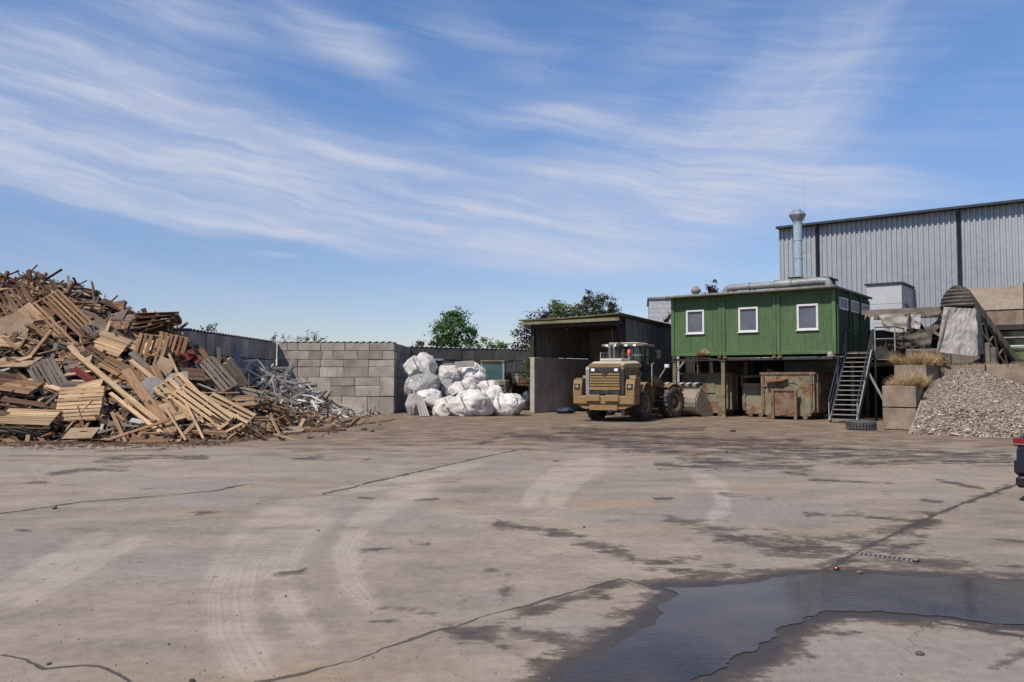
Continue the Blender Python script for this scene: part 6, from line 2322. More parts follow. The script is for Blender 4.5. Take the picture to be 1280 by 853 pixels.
    MB().lathe([(0.62, -1.2), (0.62, 0.0), (0.56, 0.0), (0.54, -1.0), (0, -1.0)], 22, 0, Md).build('duct_mouth', STEEL_DK, b)
    rr = random.Random(15)
    for k in range(7):
        x = 0.0 + k * 0.63
        n = 5
        vs = []
        drop = [rr.uniform(0.05, 0.3) for _ in range(n + 1)]
        for i in range(n + 1):
            vs.append((x + 0.6 * i / n, -0.03, zt - 0.2))
        for i in range(n + 1):
            vs.append((x + 0.6 * i / n, -0.05 - 0.08 * rr.random(), zt - 0.2 - drop[i]))
        MB().add(vs, [(i + 1, i, n + 1 + i, n + 2 + i) for i in range(n)]).build('ragged_sheet', STEEL_DUST, b)
    cloth('hanging_tarp', 'pale torn tarp hanging under the gantry beside cabins', 'tarp',
          (at(1098, 394, 36.4), at(1134, 393, 35.6), at(1133, 417, 35.6), at(1106, 414, 36.3)), 14, 10, TARP, 0.12, 3)
    cloth('hanging_tarp', 'narrow pale tarp under the gantry left of the conveyor', 'tarp',
          (at(1138, 393, 35.6), at(1151, 393, 35.2), at(1149, 412, 35.2), at(1139, 410, 35.6)), 8, 10, TARP, 0.10, 9)
    cloth('hanging_tarp', 'dirty grey tarp slumped below the gantry', 'tarp',
          (at(1118, 417, 35.6), at(1166, 410, 34.7), at(1163, 436, 34.7), at(1122, 432, 35.6)), 18, 12, HOOD_DK, 0.16, 12)
    # machine body filling the space behind the landing
    m = thing('sorting_machine', 'dark dusty machine housing behind the stair landing', 'machine', tn(-7.2, 38.2), TA)
    MB().cbox(0, 3.4, 0, 1.0, 1.2, 3.1, 0.04).build('housing', STEEL_DUST, m)
    MB().box(0.2, 3.2, 0.1, 0.9, 0, 1.198).build('stand', BLACKISH, m)
    MB().cbox(0.3, 1.5, -0.25, -0.003, 1.9, 3.0, 0.03).build('cover', STEEL_DK, m)
    MB().cbox(1.8, 3.2, -0.18, -0.003, 2.3, 3.3, 0.03).build('cover', STEEL_DUST, m)


build_plant()


# ------------------------------------------------------------------ rubble heap and dry grass
def rub_h(T, N):
    """cone under the conveyor, leaning on the walls of the bay (T, N measured in the bay)"""
    dx, dy = T + 4.3, N - 33.7
    r = math.hypot(dx * (1.25 if dx < 0 else 0.93), dy)
    h = 2.34 - 0.50 * r
    h = h if h < 2.05 else 2.05 + (h - 2.05) * 0.6
    h += 0.10 * mnoise.noise(Vector((T * 1.3, N * 1.3, 0)))
    return max(h, 0.0)


def build_rubble():
    ts, ns = np.arange(-5.5, 2.2, 0.11), np.arange(29.0, 36.0, 0.11)
    vs = []
    for n in ns:
        for t in ts:
            h = rub_h(t, n)
            vs.append(tn(t, n, h - 0.03 + (0.035 * mnoise.noise(Vector((t * 9, n * 9, 0))) if h > 0.02 else -0.02)))
    k = len(ts)
    fs = []
    for j in range(len(ns) - 1):
        for i in range(k - 1):
            q = (j * k + i, j * k + i + 1, (j + 1) * k + i + 1, (j + 1) * k + i)
            if max(vs[a].z for a in q) > -0.02:
                fs.append(q)
    mb = MB().add(vs, fs, 0, True)
    rr = random.Random(19)
    tet = [Vector(v) for v in ((1, 0, -.4), (-.6, .8, -.4), (-.6, -.8, -.4), (0.1, 0.1, .7))]
    c = 0
    cols = (RUBBLE_BASE, RUBBLE, simple('red_bit', (0.30, 0.05, 0.035), 0.7), simple('blue_bit', (0.04, 0.07, 0.16), 0.6), simple('white_bit', (0.62, 0.60, 0.57), 0.7), simple('dark_bit', (0.06, 0.05, 0.045), 0.8))
    while c < 24000:
        t, n = rr.uniform(-5.4, 2.0), rr.uniform(29.0, 35.8)
        h = rub_h(t, n)
        fringe = rub_h(-4.3 + (t + 4.3) * 0.88, 33.7 + (n - 33.7) * 0.88) > 0.03
        if h < 0.02 and rr.random() < (0.6 if fringe else 0.99):
            continue
        low = h < 0.8
        s = rr.uniform(0.011, 0.032) * (1.35 if low else 1.0)
        if rr.random() < (0.10 if low else 0.03):
            s *= rr.uniform(1.6, 2.8)
        q = Matrix.Rotation(rr.uniform(0, 6.3), 3, 'Z') @ Matrix.Rotation(rr.uniform(0, 6.3), 3, 'X')
        p = tn(t, n, h + rr.uniform(-.02, .03))
        sc = (rr.uniform(.7, 1.8), rr.uniform(.6, 1.2), rr.uniform(.4, 1))
        vv = [p + (q @ Vector((v.x * sc[0], v.y * sc[1], v.z * sc[2]))) * s for v in tet]
        mi = rr.choices((1, 2, 3, 4, 5), (82, 0.12, 0.35 if low else .1, 5, 8))[0]
        mb.add(vv, [(0, 1, 2), (0, 3, 1), (1, 3, 2), (2, 3, 0)], mi)
        c += 1
    o = mb.build('rubble_heap', list(cols))
    tag(o, 'pale cone of crushed rubble chips under the conveyor', 'rubble', kind='stuff')

    # dry grass on the stepped blocks
    def straw(lab, T, N, z, w, d, n, hh, seed):
        r2 = random.Random(seed)
        mb = MB()
        tufts = [(r2.uniform(-w, w), r2.uniform(-d, d), r2.gauss(0, .5), r2.gauss(-.3, .5), r2.uniform(0.45, 1.25)) for _ in range(38)]
        for _ in range(n):
            q = r2.choice(tufts)
            a = Vector((max(-w, min(w, q[0] + r2.gauss(0, .09))), max(-d, min(d, q[1] + r2.gauss(0, .09))), 0))
            L = hh * r2.uniform(0.35, 1.0) * q[4]
            lean_ = Vector((q[2] + r2.gauss(0, .4), q[3] + r2.gauss(0, .4), 0.9)).normalized() * L
            tip = a + lean_ + Vector((r2.gauss(0, .1), r2.gauss(-.1, .1), -0.25 * L * r2.random()))
            mid = a.lerp(tip, 0.5) + Vector((0, 0, 0.12 * L))
            ww = Vector((r2.uniform(-1, 1), r2.uniform(-1, 1), 0)).normalized() * 0.006
            mb.add([a - ww, a + ww, mid + ww, mid - ww, tip], [(0, 1, 2, 3), (3, 2, 4)])
        o = mb.build('dry_grass', STRAW)
        o.location = tn(T, N, z)
        o.rotation_euler = (0, 0, TA)
        tag(o, lab, 'grass', kind='stuff')
    straw('dry straw grass on the lower step of the tan block wall', -6.05, 32.4, 1.5, 0.55, 0.8, 4200, 0.72, 1)
    straw('dry straw grass on the upper step of tan block wall', -6.0, 34.8, 2.33, 0.6, 1.6, 6000, 0.72, 2)
    straw('dry straw grass along the wall behind the rubble heap', -3.4, 36.4, 2.33, 1.7, 0.3, 1500, 0.22, 3)
    straw('dirty straw on the wall right of the tarp', 0.5, 36.5, 2.33, 2.2, 0.3, 1500, 0.35, 4)


build_rubble()


# ------------------------------------------------------------------ wheels
def make_wheel(parent, loc, r, w, rimr, mt_t, mt_r, side, lugs=22, lug_h=0.045, name='wheel', rz=0.0):
    """axle along local y; side = +1 if the outer face looks to +y"""
    wl = bpy.data.objects.new(name, None)
    wl.empty_display_size = 0.1
    COL.objects.link(wl)
    wl.parent = parent
    wl.location = loc
    wl.rotation_euler = (0, 0, rz)
    M = Matrix.Rotation(-PI / 2, 4, 'X')
    hw = w / 2
    prof = [(rimr, -hw * 0.86), (rimr * 1.12, -hw), (r * 0.86, -hw), (r * 0.955, -hw * 0.86), (r - lug_h, -hw * 0.5), (r - lug_h, hw * 0.5), (r * 0.955, hw * 0.86), (r * 0.86, hw), (rimr * 1.12, hw), (rimr, hw * 0.86)]
    mb = MB().lathe(prof, 40, 0, M)
    for k in range(lugs):
        for s in (-1, 1):
            a = 2 * PI * (k + (0.5 if s > 0 else 0)) / lugs
            Ml = Matrix.Rotation(a, 4, 'Y') @ Matrix.Translation((0, s * hw * 0.5, r - lug_h * 0.6)) @ Matrix.Rotation(s * 0.5, 4, 'Z')
            mb.box(-0.035 * r / 0.7, 0.035 * r / 0.7, -hw * 0.52, hw * 0.52, -lug_h * 0.6, lug_h * 0.6, 0, Ml)
    mb.build('tyre', mt_t, wl)
    o = hw * side
    f = 0.35
    prof = [(rimr * 1.01, o * 0.9), (rimr * 0.93, o * 0.88), (rimr * 0.86, o * f), (rimr * 0.45, o * f), (rimr * 0.42, o * (f + 0.25)), (rimr * 0.3, o * (f + 0.28)), (0, o * (f + 0.28))]
    if side < 0:
        prof = prof[::-1]
    rim = MB().lathe(prof, 28, 0, M).build('rim', mt_r, wl)
    nb = MB()
    for k in range(8):
        a = 2 * PI * k / 8
        nb.tube([(math.cos(a) * rimr * .6, o * f, math.sin(a) * rimr * .6), (math.cos(a) * rimr * .6, o * (f + .1), math.sin(a) * rimr * .6)], 0.022, 6)
    nb.build('wheel_nuts', STEEL_DUST, rim)
    MB().lathe([(rimr * 0.99, -hw * .6), (0.05, -hw * .6), (0.05, hw * 0.3 * side), ], 20, 0, M).build('inner_disc', STEEL_DK, wl)
    return wl


# ------------------------------------------------------------------ wheel loader
def build_loader():
    ang = math.atan2(0.89, 0.456)
    ld = thing('wheel_loader', 'dusty tan wheel loader parked with its rear towards the yard', 'loader', (4.72, 35.35, 0), ang)
    RW, WW = 0.735, 0.56
    # rear wheels
    for s in (-1, 1):
        make_wheel(ld, (0, s * 1.03, RW), RW, WW, 0.36, TYRE, YEL, s)
    # counterweight: stepped casting with raised ends
    mb = MB()
    mb.cbox(-2.0, -1.25, -1.36, 1.36, 0.72, 1.10, 0.05)
    mb.build('counterweight', YEL, ld)
    MB().prism([(-1.98, 0.50), (-1.3, 0.50), (-1.3, 0.718), (-1.98, 0.718)], -0.62, 0.62, 'y').build('counterweight_keel', YEL, ld)
    MB().prism([(-0.9, 0.55), (0.9, 0.55), (1.25, 0.718), (-1.25, 0.718)], -1.9, -1.4, 'x').build('counterweight_belly', YEL, ld)
    for y0, y1 in ((-0.72, -0.1), (0.12, 0.75)):
        MB().cbox(-2.09, -2.003, y0, y1, 0.85, 1.14, 0.03).build('bumper_pad', YEL, ld)
    for s in (-1, 1):
        y0, y1 = (0.98, 1.36) if s > 0 else (-1.36, -0.98)
        w = MB().prism([(-1.98, 1.102), (-1.45, 1.102), (-1.45, 1.78), (-1.86, 1.78), (-1.98, 1.45)], y0, y1, 'y').build('lamp_tower', YEL, ld)
        MB().box(-2.0, -1.93, (y0 + y1) / 2 - 0.12, (y0 + y1) / 2 + 0.12, 1.36, 1.60).build('lamp_recess', BLK, w)
        MB().cbox(-2.02, -2.002, (y0 + y1) / 2 - 0.07, (y0 + y1) / 2 + 0.07, 1.42, 1.55, 0.01).build('tail_lamp', BUCKET, w)
        MB().cbox(-1.75, -1.2, s * 1.2 - 0.14, s * 1.2 + 0.14, 1.783, 1.84, 0.02).build('step', YEL, w)
    MB().box(-1.3, 0.9, -0.55, 0.55, 0.45, 1.15).build('rear_frame', YEL, ld)
    MB().tube([(0, -0.8, RW), (0, 0.8, RW)], 0.26, 12).build('rear_axle', BLK, ld)
    # engine hood: side panels, rounded top, dark corner strips, grille
    prof = [(-0.84, 1.12), (0.84, 1.12), (0.84, 2.28), (0.78, 2.46), (0.62, 2.56), (-0.62, 2.56), (-0.78, 2.46), (-0.84, 2.28)]
    n = len(prof)
    secs = [(-1.72, 1.0, 0.93), (-1.45, 1.0, 0.985), (-0.6, 1.0, 1.01), (0.55, 1.0, 1.03)]
    vs, fs, fs2 = [], [], []
    for x, sy, sz in secs:
        for (y, z) in prof:
            vs.append((x, y * sy, 1.12 + (z - 1.12) * sz))
    for i in range(len(secs) - 1):
        for k in range(n):
            q = (i * n + k, (i + 1) * n + k, (i + 1) * n + (k + 1) % n, i * n + (k + 1) % n)
            fs.append(q)
    hood = MB()
    for i, f in enumerate(fs):
        k = i % n
        hood.add([vs[a] for a in f], [(0, 1, 2, 3)], 1 if k in (3, 4, 5) else 0)
    hood.add([vs[k] for k in range(n)], [tuple(range(n))], 0).add([vs[(len(secs) - 1) * n + k] for k in range(n)], [tuple(range(n - 1, -1, -1))], 0)
    hd = hood.build('engine_hood', [YEL, YEL_TOP], ld)
    MB().cbox(-1.05, 0.1, -0.5, 0.5, 2.56, 2.68, 0.03).build('air_intake', YEL_TOP, hd)
    sl = MB()
    for k in range(7):
        sl.box(-0.95 + k * 0.14, -0.89 + k * 0.14, -0.46, 0.46, 2.683, 2.70)
    sl.build('intake_slats', BLK, hd)
    for s in (-1, 1):
        y0, y1 = (0.70, 0.86) if s > 0 else (-0.86, -0.70)
        MB().prism([(-1.78, 1.14), (-1.60, 1.14), (-1.60, 2.32), (-1.70, 2.32), (-1.78, 2.2)], y0, y1, 'y').build('corner_strip', BLK if s < 0 else GREY_STEEL, hd)
        # side details: vent and seams
        MB().box(-1.05, -0.2, s * 0.845 - 0.006, s * 0.845 + 0.006, 1.35, 1.62).build('side_vent', BLK, hd)
        # faded model plate on the side
        MB().box(0.2, 0.52, s * 0.848 - 0.006, s * 0.848 + 0.006, 1.85, 2.32).build('side_window', GLASS_DK, hd)
        MB().box(-1.2, -1.185, s * 0.845 - 0.005, s * 0.845 + 0.005, 1.2, 2.28).build('panel_seam', BLK, hd)
    g = MB().box(-1.74, -1.725, -0.70, 0.70, 1.14, 2.3).build('grille', BLK, ld)
    MB().cbox(-1.80, -1.742, -0.70, 0.70, 2.08, 2.28, 0.015).build('lamp_bar', BLK, g)
    for y in (-0.52, 0.52):
        MB().cbox(-1.83, -1.803, y - 0.08, y + 0.08, 2.12, 2.24, 0.01).build('work_lamp', LAMP, g)
    for k in range(5):
        z = 1.50 + k * 0.118
        MB().prism([(-1.80, z), (-1.742, z + 0.05), (-1.742, z + 0.085), (-1.80, z + 0.075)], -0.66, 0.66, 'y').build('louver', YEL, g)
    MB().cbox(-1.80, -1.742, -0.68, 0.68, 1.15, 1.46, 0.015).build('lower_panel', BLK, g)
    MB().cbox(-1.83, -1.802, -0.68, 0.68, 1.33, 1.46, 0.012).build('lower_trim', YEL, g)
    MB().cbox(-1.835, -1.803, -0.2, 0.16, 1.17, 1.34, 0.01).build('number_plate', BLK, g)
    MB().prism([(-0.13, 2.08), (0.13, 2.08), (0.06, 1.93), (-0.06, 1.93)], -1.83, -1.742, 'x').build('latch', BLK, g)
    # rear fenders
    for s in (-1, 1):
        vs, fs = [], []
        m = 10
        for q in range(m + 1):
            a = PI * (0.02 + 0.80 * q / m)
            for rr_, yy in ((0.93, 0.72), (0.93, 1.33), (0.88, 1.33), (0.88, 0.72)):
                vs.append((math.cos(a) * rr_ * 0.98 - 0.0, s * yy, RW + math.sin(a) * rr_))
        for q in range(m):
            for k in range(4):
                k2 = (k + 1) % 4
                fs.append((q * 4 + k, q * 4 + k2, q * 4 + 4 + k2, q * 4 + 4 + k))
        fs += [(0, 1, 2, 3), (m * 4 + 3, m * 4 + 2, m * 4 + 1, m * 4)]
        MB().add(vs, fs).build('rear_fender', YEL, ld)
        MB().prism([(-1.35, 1.05), (-0.75, 1.05), (-0.62, 1.45), (-0.7, 1.95), (-1.25, 1.95), (-1.4, 1.6)], s * 0.87, s * 1.2, 'y').build('fender_panel', YEL, ld)
        # access ladder and platform beside the cab
        MB().box(0.75, 1.75, min(s * 0.8, s * 1.3), max(s * 0.8, s * 1.3), 1.42, 1.5).build('platform', BLK, ld)
        for k in range(3):
            MB().box(1.25, 1.7, min(s * 1.12, s * 1.34), max(s * 1.12, s * 1.34), 0.5 + 0.3 * k, 0.54 + 0.3 * k).build('ladder_step', BLK, ld)
        MB().tube([(0.72, s * 1.28, 1.5), (0.72, s * 1.28, 2.45), (1.0, s * 1.28, 2.5)], 0.022, 6).build('grab_rail', STAIR, ld)
    # cab
    c = MB().box(0.62, 2.02, -0.80, 0.80, 1.35, 1.78).build('cab_base', BLK, ld)
    for (x, y) in ((0.66, -0.77), (0.66, 0.77), (1.98, -0.77), (1.98, 0.77), (1.3, -0.78), (1.3, 0.78)):
        MB().cbox(x - 0.05, x + 0.05, y - 0.045, y + 0.045, 1.782, 3.22, 0.012).build('cab_pillar', BLK, ld)
    MB().box(0.655, 0.665, -0.72, 0.72, 1.9, 3.2).build('rear_window', GLASS_CAB, ld)
    MB().box(1.985, 1.995, -0.72, 0.72, 1.7, 3.2).build('windscreen', GLASS_CAB, ld)
    for y in (-0.785, 0.775):
        MB().box(0.72, 1.24, y, y + 0.01, 1.85, 3.2).build('side_window', GLASS_CAB, ld)
        MB().box(1.36, 1.92, y, y + 0.01, 1.5, 3.2).build('door_window', GLASS_CAB, ld)
    rf = MB().cbox(0.42, 2.2, -0.98, 0.98, 3.225, 3.36, 0.04).build('cab_roof', STEEL_DUST, ld)
    MB().cbox(0.6, 2.0, -0.7, 0.7, 3.363, 3.43, 0.03).build('roof_cap', YEL_TOP, rf)
    MB().tube([(0.7, 0.55, 3.43), (0.7, 0.55, 4.05)], 0.012, 5).build('antenna', BLK, rf)
    for y in (-0.6, -0.2, 0.3, 0.7):
        MB().cbox(0.36, 0.418, y - 0.07, y + 0.07, 3.24, 3.34, 0.01).build('roof_lamp', LAMP, rf)
    # seat and wheel seen through the glass
    MB().cbox(1.0, 1.45, -0.28, 0.28, 1.79, 2.05, 0.05).cbox(0.92, 1.06, -0.28, 0.28, 2.052, 2.75, 0.05).build('seat', BLK, ld)
    MB().lathe([(0.19, -0.015), (0.21, 0), (0.19, 0.015)], 16, 0, Matrix.Translation((1.75, 0, 2.3)) @ Matrix.Rotation(0.9, 4, 'Y')).build('steering_wheel', BLK, ld)
    # exhaust stacks, pre-cleaner, beacon, rails
    for y in (0.30, 0.52):
        MB().tube([(0.28, y, 2.55), (0.28, y, 3.12), (0.20, y, 3.22)], 0.065, 10).build('exhaust_stack', CHROME, ld)
    MB().lathe([(0.06, 2.6), (0.06, 3.05), (0.14, 3.08), (0.14, 3.26), (0.05, 3.34), (0, 3.34)], 14, 0, Matrix.Translation((0.2, 0.05, 0.08))).build('air_precleaner', BLK, ld)
    MB().lathe([(0.07, 0), (0.085, 0.02), (0.075, 0.2), (0.0, 0.23)], 12, 0, Matrix.Translation((0.42, -0.33, 2.88))).build('beacon', ORANGE_LENS, ld)
    MB().bar((0.42, -0.33, 2.5), (0.42, -0.33, 2.88), 0.05, 0.05).build('beacon_post', CHROME, ld)
    MB().tube([(-0.4, 0.70, 2.5), (-0.4, 0.70, 2.95), (0.3, 0.70, 2.95), (0.3, 0.70, 2.5)], 0.026, 6).build('hood_rail', STAIR, ld)
    MB().tube([(-0.05, 0.70, 2.5), (-0.05, 0.70, 2.95)], 0.02, 6).build('hood_rail_post', STAIR, ld)
    for z in (2.0, 2.4, 2.85):
        MB().tube([(0.58, -0.85, z), (0.58, -0.05, z)], 0.018, 6).build('rear_guard_bar', STAIR, ld)
    MB().tube([(0.58, -0.42, 1.9), (0.58, -0.42, 3.2)], 0.018, 6).build('rear_guard_bar', STAIR, ld)
    for s in (-1, 1):
        MB().tube([(1.95, s * 0.85, 3.1), (2.0, s * 1.2, 3.05)], 0.018, 6).build('mirror_arm', BLK, ld)
        MB().cbox(1.95, 2.03, s * 1.22 - 0.09, s * 1.22 + 0.09, 2.7, 3.1, 0.02).build('mirror', BLK, ld)
    # front half, turned to the right
    fr = bpy.data.objects.new('front_half', None)
    COL.objects.link(fr)
    fr.parent = ld
    fr.location = (1.6, 0, 0)
    fr.rotation_euler = (0, 0, math.radians(-20))
    MB().box(0.1, 2.3, -0.42, 0.42, 0.5, 1.35).build('front_frame', YEL, fr)
    MB().prism([(0.5, 1.352), (1.5, 1.352), (1.25, 2.0), (0.8, 2.05)], -0.38, 0.38, 'y').build('arm_tower', YEL, fr)
    MB().tube([(1.65, -0.8, RW), (1.65, 0.8, RW)], 0.26, 12).build('front_axle', BLK, fr)
    for s in (-1, 1):
        w = make_wheel(ld, (0, 0, 0), RW, WW, 0.36, TYRE, YEL, s)
        w.parent = ld
        pos = Matrix.Translation((1.6, 0, 0)) @ Matrix.Rotation(math.radians(-20), 4, 'Z') @ Vector((1.65, s * 1.03, RW))
        w.location = pos
        w.rotation_euler = (0, 0, math.radians(-20))
        vs, fs = [], []
        m = 9
        for q in range(m + 1):
            a = PI * (0.2 + 0.5 * q / m)
            for rr_, yy in ((0.83, 0.76), (0.83, 1.28), (0.80, 1.28), (0.80, 0.76)):
                vs.append((1.65 + math.cos(a) * rr_, s * yy, RW + math.sin(a) * rr_))
        for q in range(m):
            for k in range(4):
                k2 = (k + 1) % 4
                fs.append((q * 4 + k, q * 4 + k2, q * 4 + 4 + k2, q * 4 + 4 + k))
        fs += [(0, 1, 2, 3), (m * 4 + 3, m * 4 + 2, m * 4 + 1, m * 4)]
        MB().add(vs, fs).build('front_fender', YEL, fr)
        MB().prism([(0.95, 1.75), (1.2, 1.95), (2.3, 1.35), (3.1, 0.62), (3.0, 0.42), (2.15, 0.95), (1.1, 1.55)], s * 0.45 - 0.06, s * 0.45 + 0.06, 'y').build('lift_arm', YEL, fr)
        MB().tube([(0.75, s * 0.33, 1.0), (2.0, s * 0.33, 1.05)], 0.07, 10).build('lift_cylinder', CHROME, fr)
        MB().bar((0.62, s * 0.95, 1.6), (0.98, s * 1.28, 2.35), 0.04, 0.04).build('lamp_stalk', STAIR, fr)
        MB().cbox(0.95, 1.1, s * 1.28 - 0.1, s * 1.28 + 0.1, 2.3, 2.46, 0.02).build('head_lamp', LAMP, fr)
    MB().prism([(1.6, 1.55), (1.85, 1.75), (2.75, 1.25), (2.65, 1.05)], -0.09, 0.09, 'y').build('tilt_lever', YEL, fr)
    MB().tube([(0.95, 0, 1.85), (1.8, 0, 1.65)], 0.06, 10).build('tilt_cylinder', CHROME, fr)
    # bucket: curved shell, side plates, spill guard with stripes
    prof = []
    for k in range(9):
        a = math.radians(100 + k * 20)
        prof.append((3.55 + 0.62 * math.cos(a), 0.68 + 0.62 * math.sin(a)))
    outer = [(3.40, 1.42)] + prof + [(4.35, 0.03)]
    inner = [(4.35, 0.07)] + [(3.57 + 0.57 * math.cos(math.radians(260 - k * 20)), 0.68 + 0.57 * math.sin(math.radians(260 - k * 20))) for k in range(9)] + [(3.46, 1.42)]
    bk = MB().prism(outer + inner, -1.47, 1.47, 'y').build('bucket', BUCKET, fr)
    side = [(3.40, 1.46), (2.98, 0.75), (3.1, 0.25), (3.5, 0.02), (4.38, 0.02), (4.2, 0.45), (3.75, 1.1)]
    for s in (-1, 1):
        MB().prism(side, s * 1.475, s * 1.51, 'y').build('bucket_side', BUCKET, bk)
    for k in range(14):
        y0 = -1.47 + k * 0.21
        MB().prism([(3.36, 1.423), (3.62, 1.50), (3.60, 1.62), (3.30, 1.54)], y0 + 0.002, y0 + 0.208, 'y').build('guard_stripe', WHITE_STRIPE if k % 2 else BLK, bk)


build_loader()

# ------------------------------------------------------------------ loose tyre
def build_loose_tyre():
    p = gp(1081, 538)
    r, w = 0.49, 0.33
    prof = [(0.30, 0.02), (0.36, 0.0), (0.43, 0.01), (r - 0.02, 0.06), (r - 0.012, w - 0.06), (0.43, w - 0.01), (0.36, w), (0.30, w - 0.02), (0.27, w * 0.7), (0.27, w * 0.3), (0.30, 0.02)]
    t = thing('loose_tyre', 'old treaded tyre lying flat on the ground beside the block wall', 'tyre', (p.x, p.y + 0.3, 0.0))
    MB().lathe(prof, 40).build('carcass', TYRE2, t)
    me = None
    for k in range(30):
        a = 2 * PI * k / 30
        if me is None:
            me = MB().box(-0.012, 0.022, -0.026, 0.026, 0.035, w * 0.48).mesh('tread_lug', TYRE2)
            me2 = MB().box(-0.012, 0.022, -0.026, 0.026, w * 0.52, w - 0.035).mesh('tread_lug', TYRE2)
        obj('tread_lug', me, t, (math.cos(a) * (r - 0.004), math.sin(a) * (r - 0.004), 0), (0.25, 0, a))
        a += PI / 30
        obj('tread_lug', me2, t, (math.cos(a) * (r - 0.004), math.sin(a) * (r - 0.004), 0), (-0.25, 0, a))


build_loose_tyre()


# ------------------------------------------------------------------ car at the right edge
def build_car():
    """local x forward, y left; origin on the ground under the rear bumper centre"""
    head = Vector((0.70, 0.714, 0))
    left = Vector((-head.y, head.x, 0))
    g = gp(1275, 624)
    o = Vector((g.x, g.y, 0)) - left * 0.92 - head * 0.35
    c = thing('parked_car', 'dark navy estate car cut off by the right edge', 'car', o, math.atan2(head.y, head.x))
    # body: cross-sections from tail to nose (x, half width, sill z, waist z)
    secs = [(0.00, 0.83, 0.46, 0.93), (0.05, 0.885, 0.40, 0.98), (0.25, 0.92, 0.34, 1.03), (0.9, 0.94, 0.30, 1.03), (2.3, 0.945, 0.28, 1.00), (3.4, 0.935, 0.28, 0.96), (4.2, 0.88, 0.30, 0.86), (4.55, 0.72, 0.38, 0.72)]
    ring = lambda hw, z0, z1: [(-hw * 0.93, z0), (-hw, z0 + 0.10), (-hw, z0 + (z1 - z0) * 0.62), (-hw * 0.955, z1 - 0.05), (-hw * 0.86, z1), (hw * 0.86, z1), (hw * 0.955, z1 - 0.05), (hw, z0 + (z1 - z0) * 0.62), (hw, z0 + 0.10), (hw * 0.93, z0)]

    def loft(secs2, fn, mat, name, parent):
        vs, fs = [], []
        n = None
        for s in secs2:
            r = fn(*s[1:])
            n = len(r)
            vs += [(s[0], y, z) for y, z in r]
        for i in range(len(secs2) - 1):
            for k in range(n):
                k2 = (k + 1) % n
                fs.append((i * n + k, i * n + k2, (i + 1) * n + k2, (i + 1) * n + k))
        m = MB().add(vs, fs, 0, True)
        m.add([vs[k] for k in range(n)], [tuple(range(n - 1, -1, -1))], 0)
        m.add([vs[(len(secs2) - 1) * n + k] for k in range(n)], [tuple(range(n))], 0)
        return m.build(name, mat, parent)
    loft(secs, ring, CAR_PAINT, 'body', c)
    cab = [(0.22, 0.76, 0.98, 1.03), (0.42, 0.77, 0.98, 1.34), (0.7, 0.76, 0.98, 1.50), (1.6, 0.74, 0.98, 1.56), (2.4, 0.72, 0.96, 1.52), (3.3, 0.74, 0.92, 0.98)]
    ring2 = lambda hw, z0, z1: [(-hw * 1.1, z0), (-hw * 0.98, z0 + (z1 - z0) * 0.6), (-hw * 0.85, z1 - 0.02), (-hw * 0.6, z1), (hw * 0.6, z1), (hw * 0.85, z1 - 0.02), (hw * 0.98, z0 + (z1 - z0) * 0.6), (hw * 1.1, z0)]
    loft(cab, ring2, CAR_PAINT, 'cabin', c)
    MB().prism([(0.335, 1.06), (0.56, 1.42), (0.55, 1.43), (0.32, 1.07)], -0.62, 0.62, 'y').build('rear_window', GLASS_DK, c)
    for s in (-1, 1):
        MB().prism([(0.75, 1.06), (2.75, 1.06), (2.2, 1.44), (1.0, 1.44)], s * 0.80, s * 0.825, 'y').build('side_window', GLASS_DK, c)
        # wrap-round tail light with a pale bar
        tl = MB().cbox(-0.012, 0.30, min(s * 0.55, s * 0.918), max(s * 0.55, s * 0.918), 0.84, 0.965, 0.02).build('tail_light', RED_LENS, c)
        MB().cbox(-0.018, 0.28, min(s * 0.60, s * 0.923), max(s * 0.60, s * 0.923), 0.868, 0.882, 0.004).build('chrome_strip', CAR_CHROME, tl)
        MB().cbox(-0.055, -0.02, min(s * 0.5, s * 0.8), max(s * 0.5, s * 0.8), 0.50, 0.54, 0.008).build('reflector', RED_LENS, c)
        MB().cbox(-0.07, 0.05, min(s * 0.42, s * 0.68), max(s * 0.42, s * 0.68), 0.29, 0.36, 0.02).build('exhaust_trim', CAR_CHROME, c)
    b = MB().cbox(-0.06, 0.4, -0.91, 0.91, 0.40, 0.66, 0.05).build('rear_bumper', CAR_PAINT, c)
    MB().cbox(-0.05, 0.5, -0.89, 0.89, 0.22, 0.397, 0.04).build('lower_valance', CAR_BLACK, b)
    MB().cbox(-0.08, -0.06, -0.80, 0.80, 0.37, 0.385, 0.003).build('chrome_line', CAR_CHROME, b)
    MB().cbox(-0.03, 0.02, -0.26, 0.26, 0.68, 0.80, 0.005).build('number_plate', WHITE_FR, c)
    for x in (0.92, 3.65):
        for s in (-1, 1):
            make_wheel(c, (x, s * 0.80, 0.345), 0.345, 0.235, 0.23, CAR_BLACK, CAR_CHROME, s, 30, 0.008)


build_car()


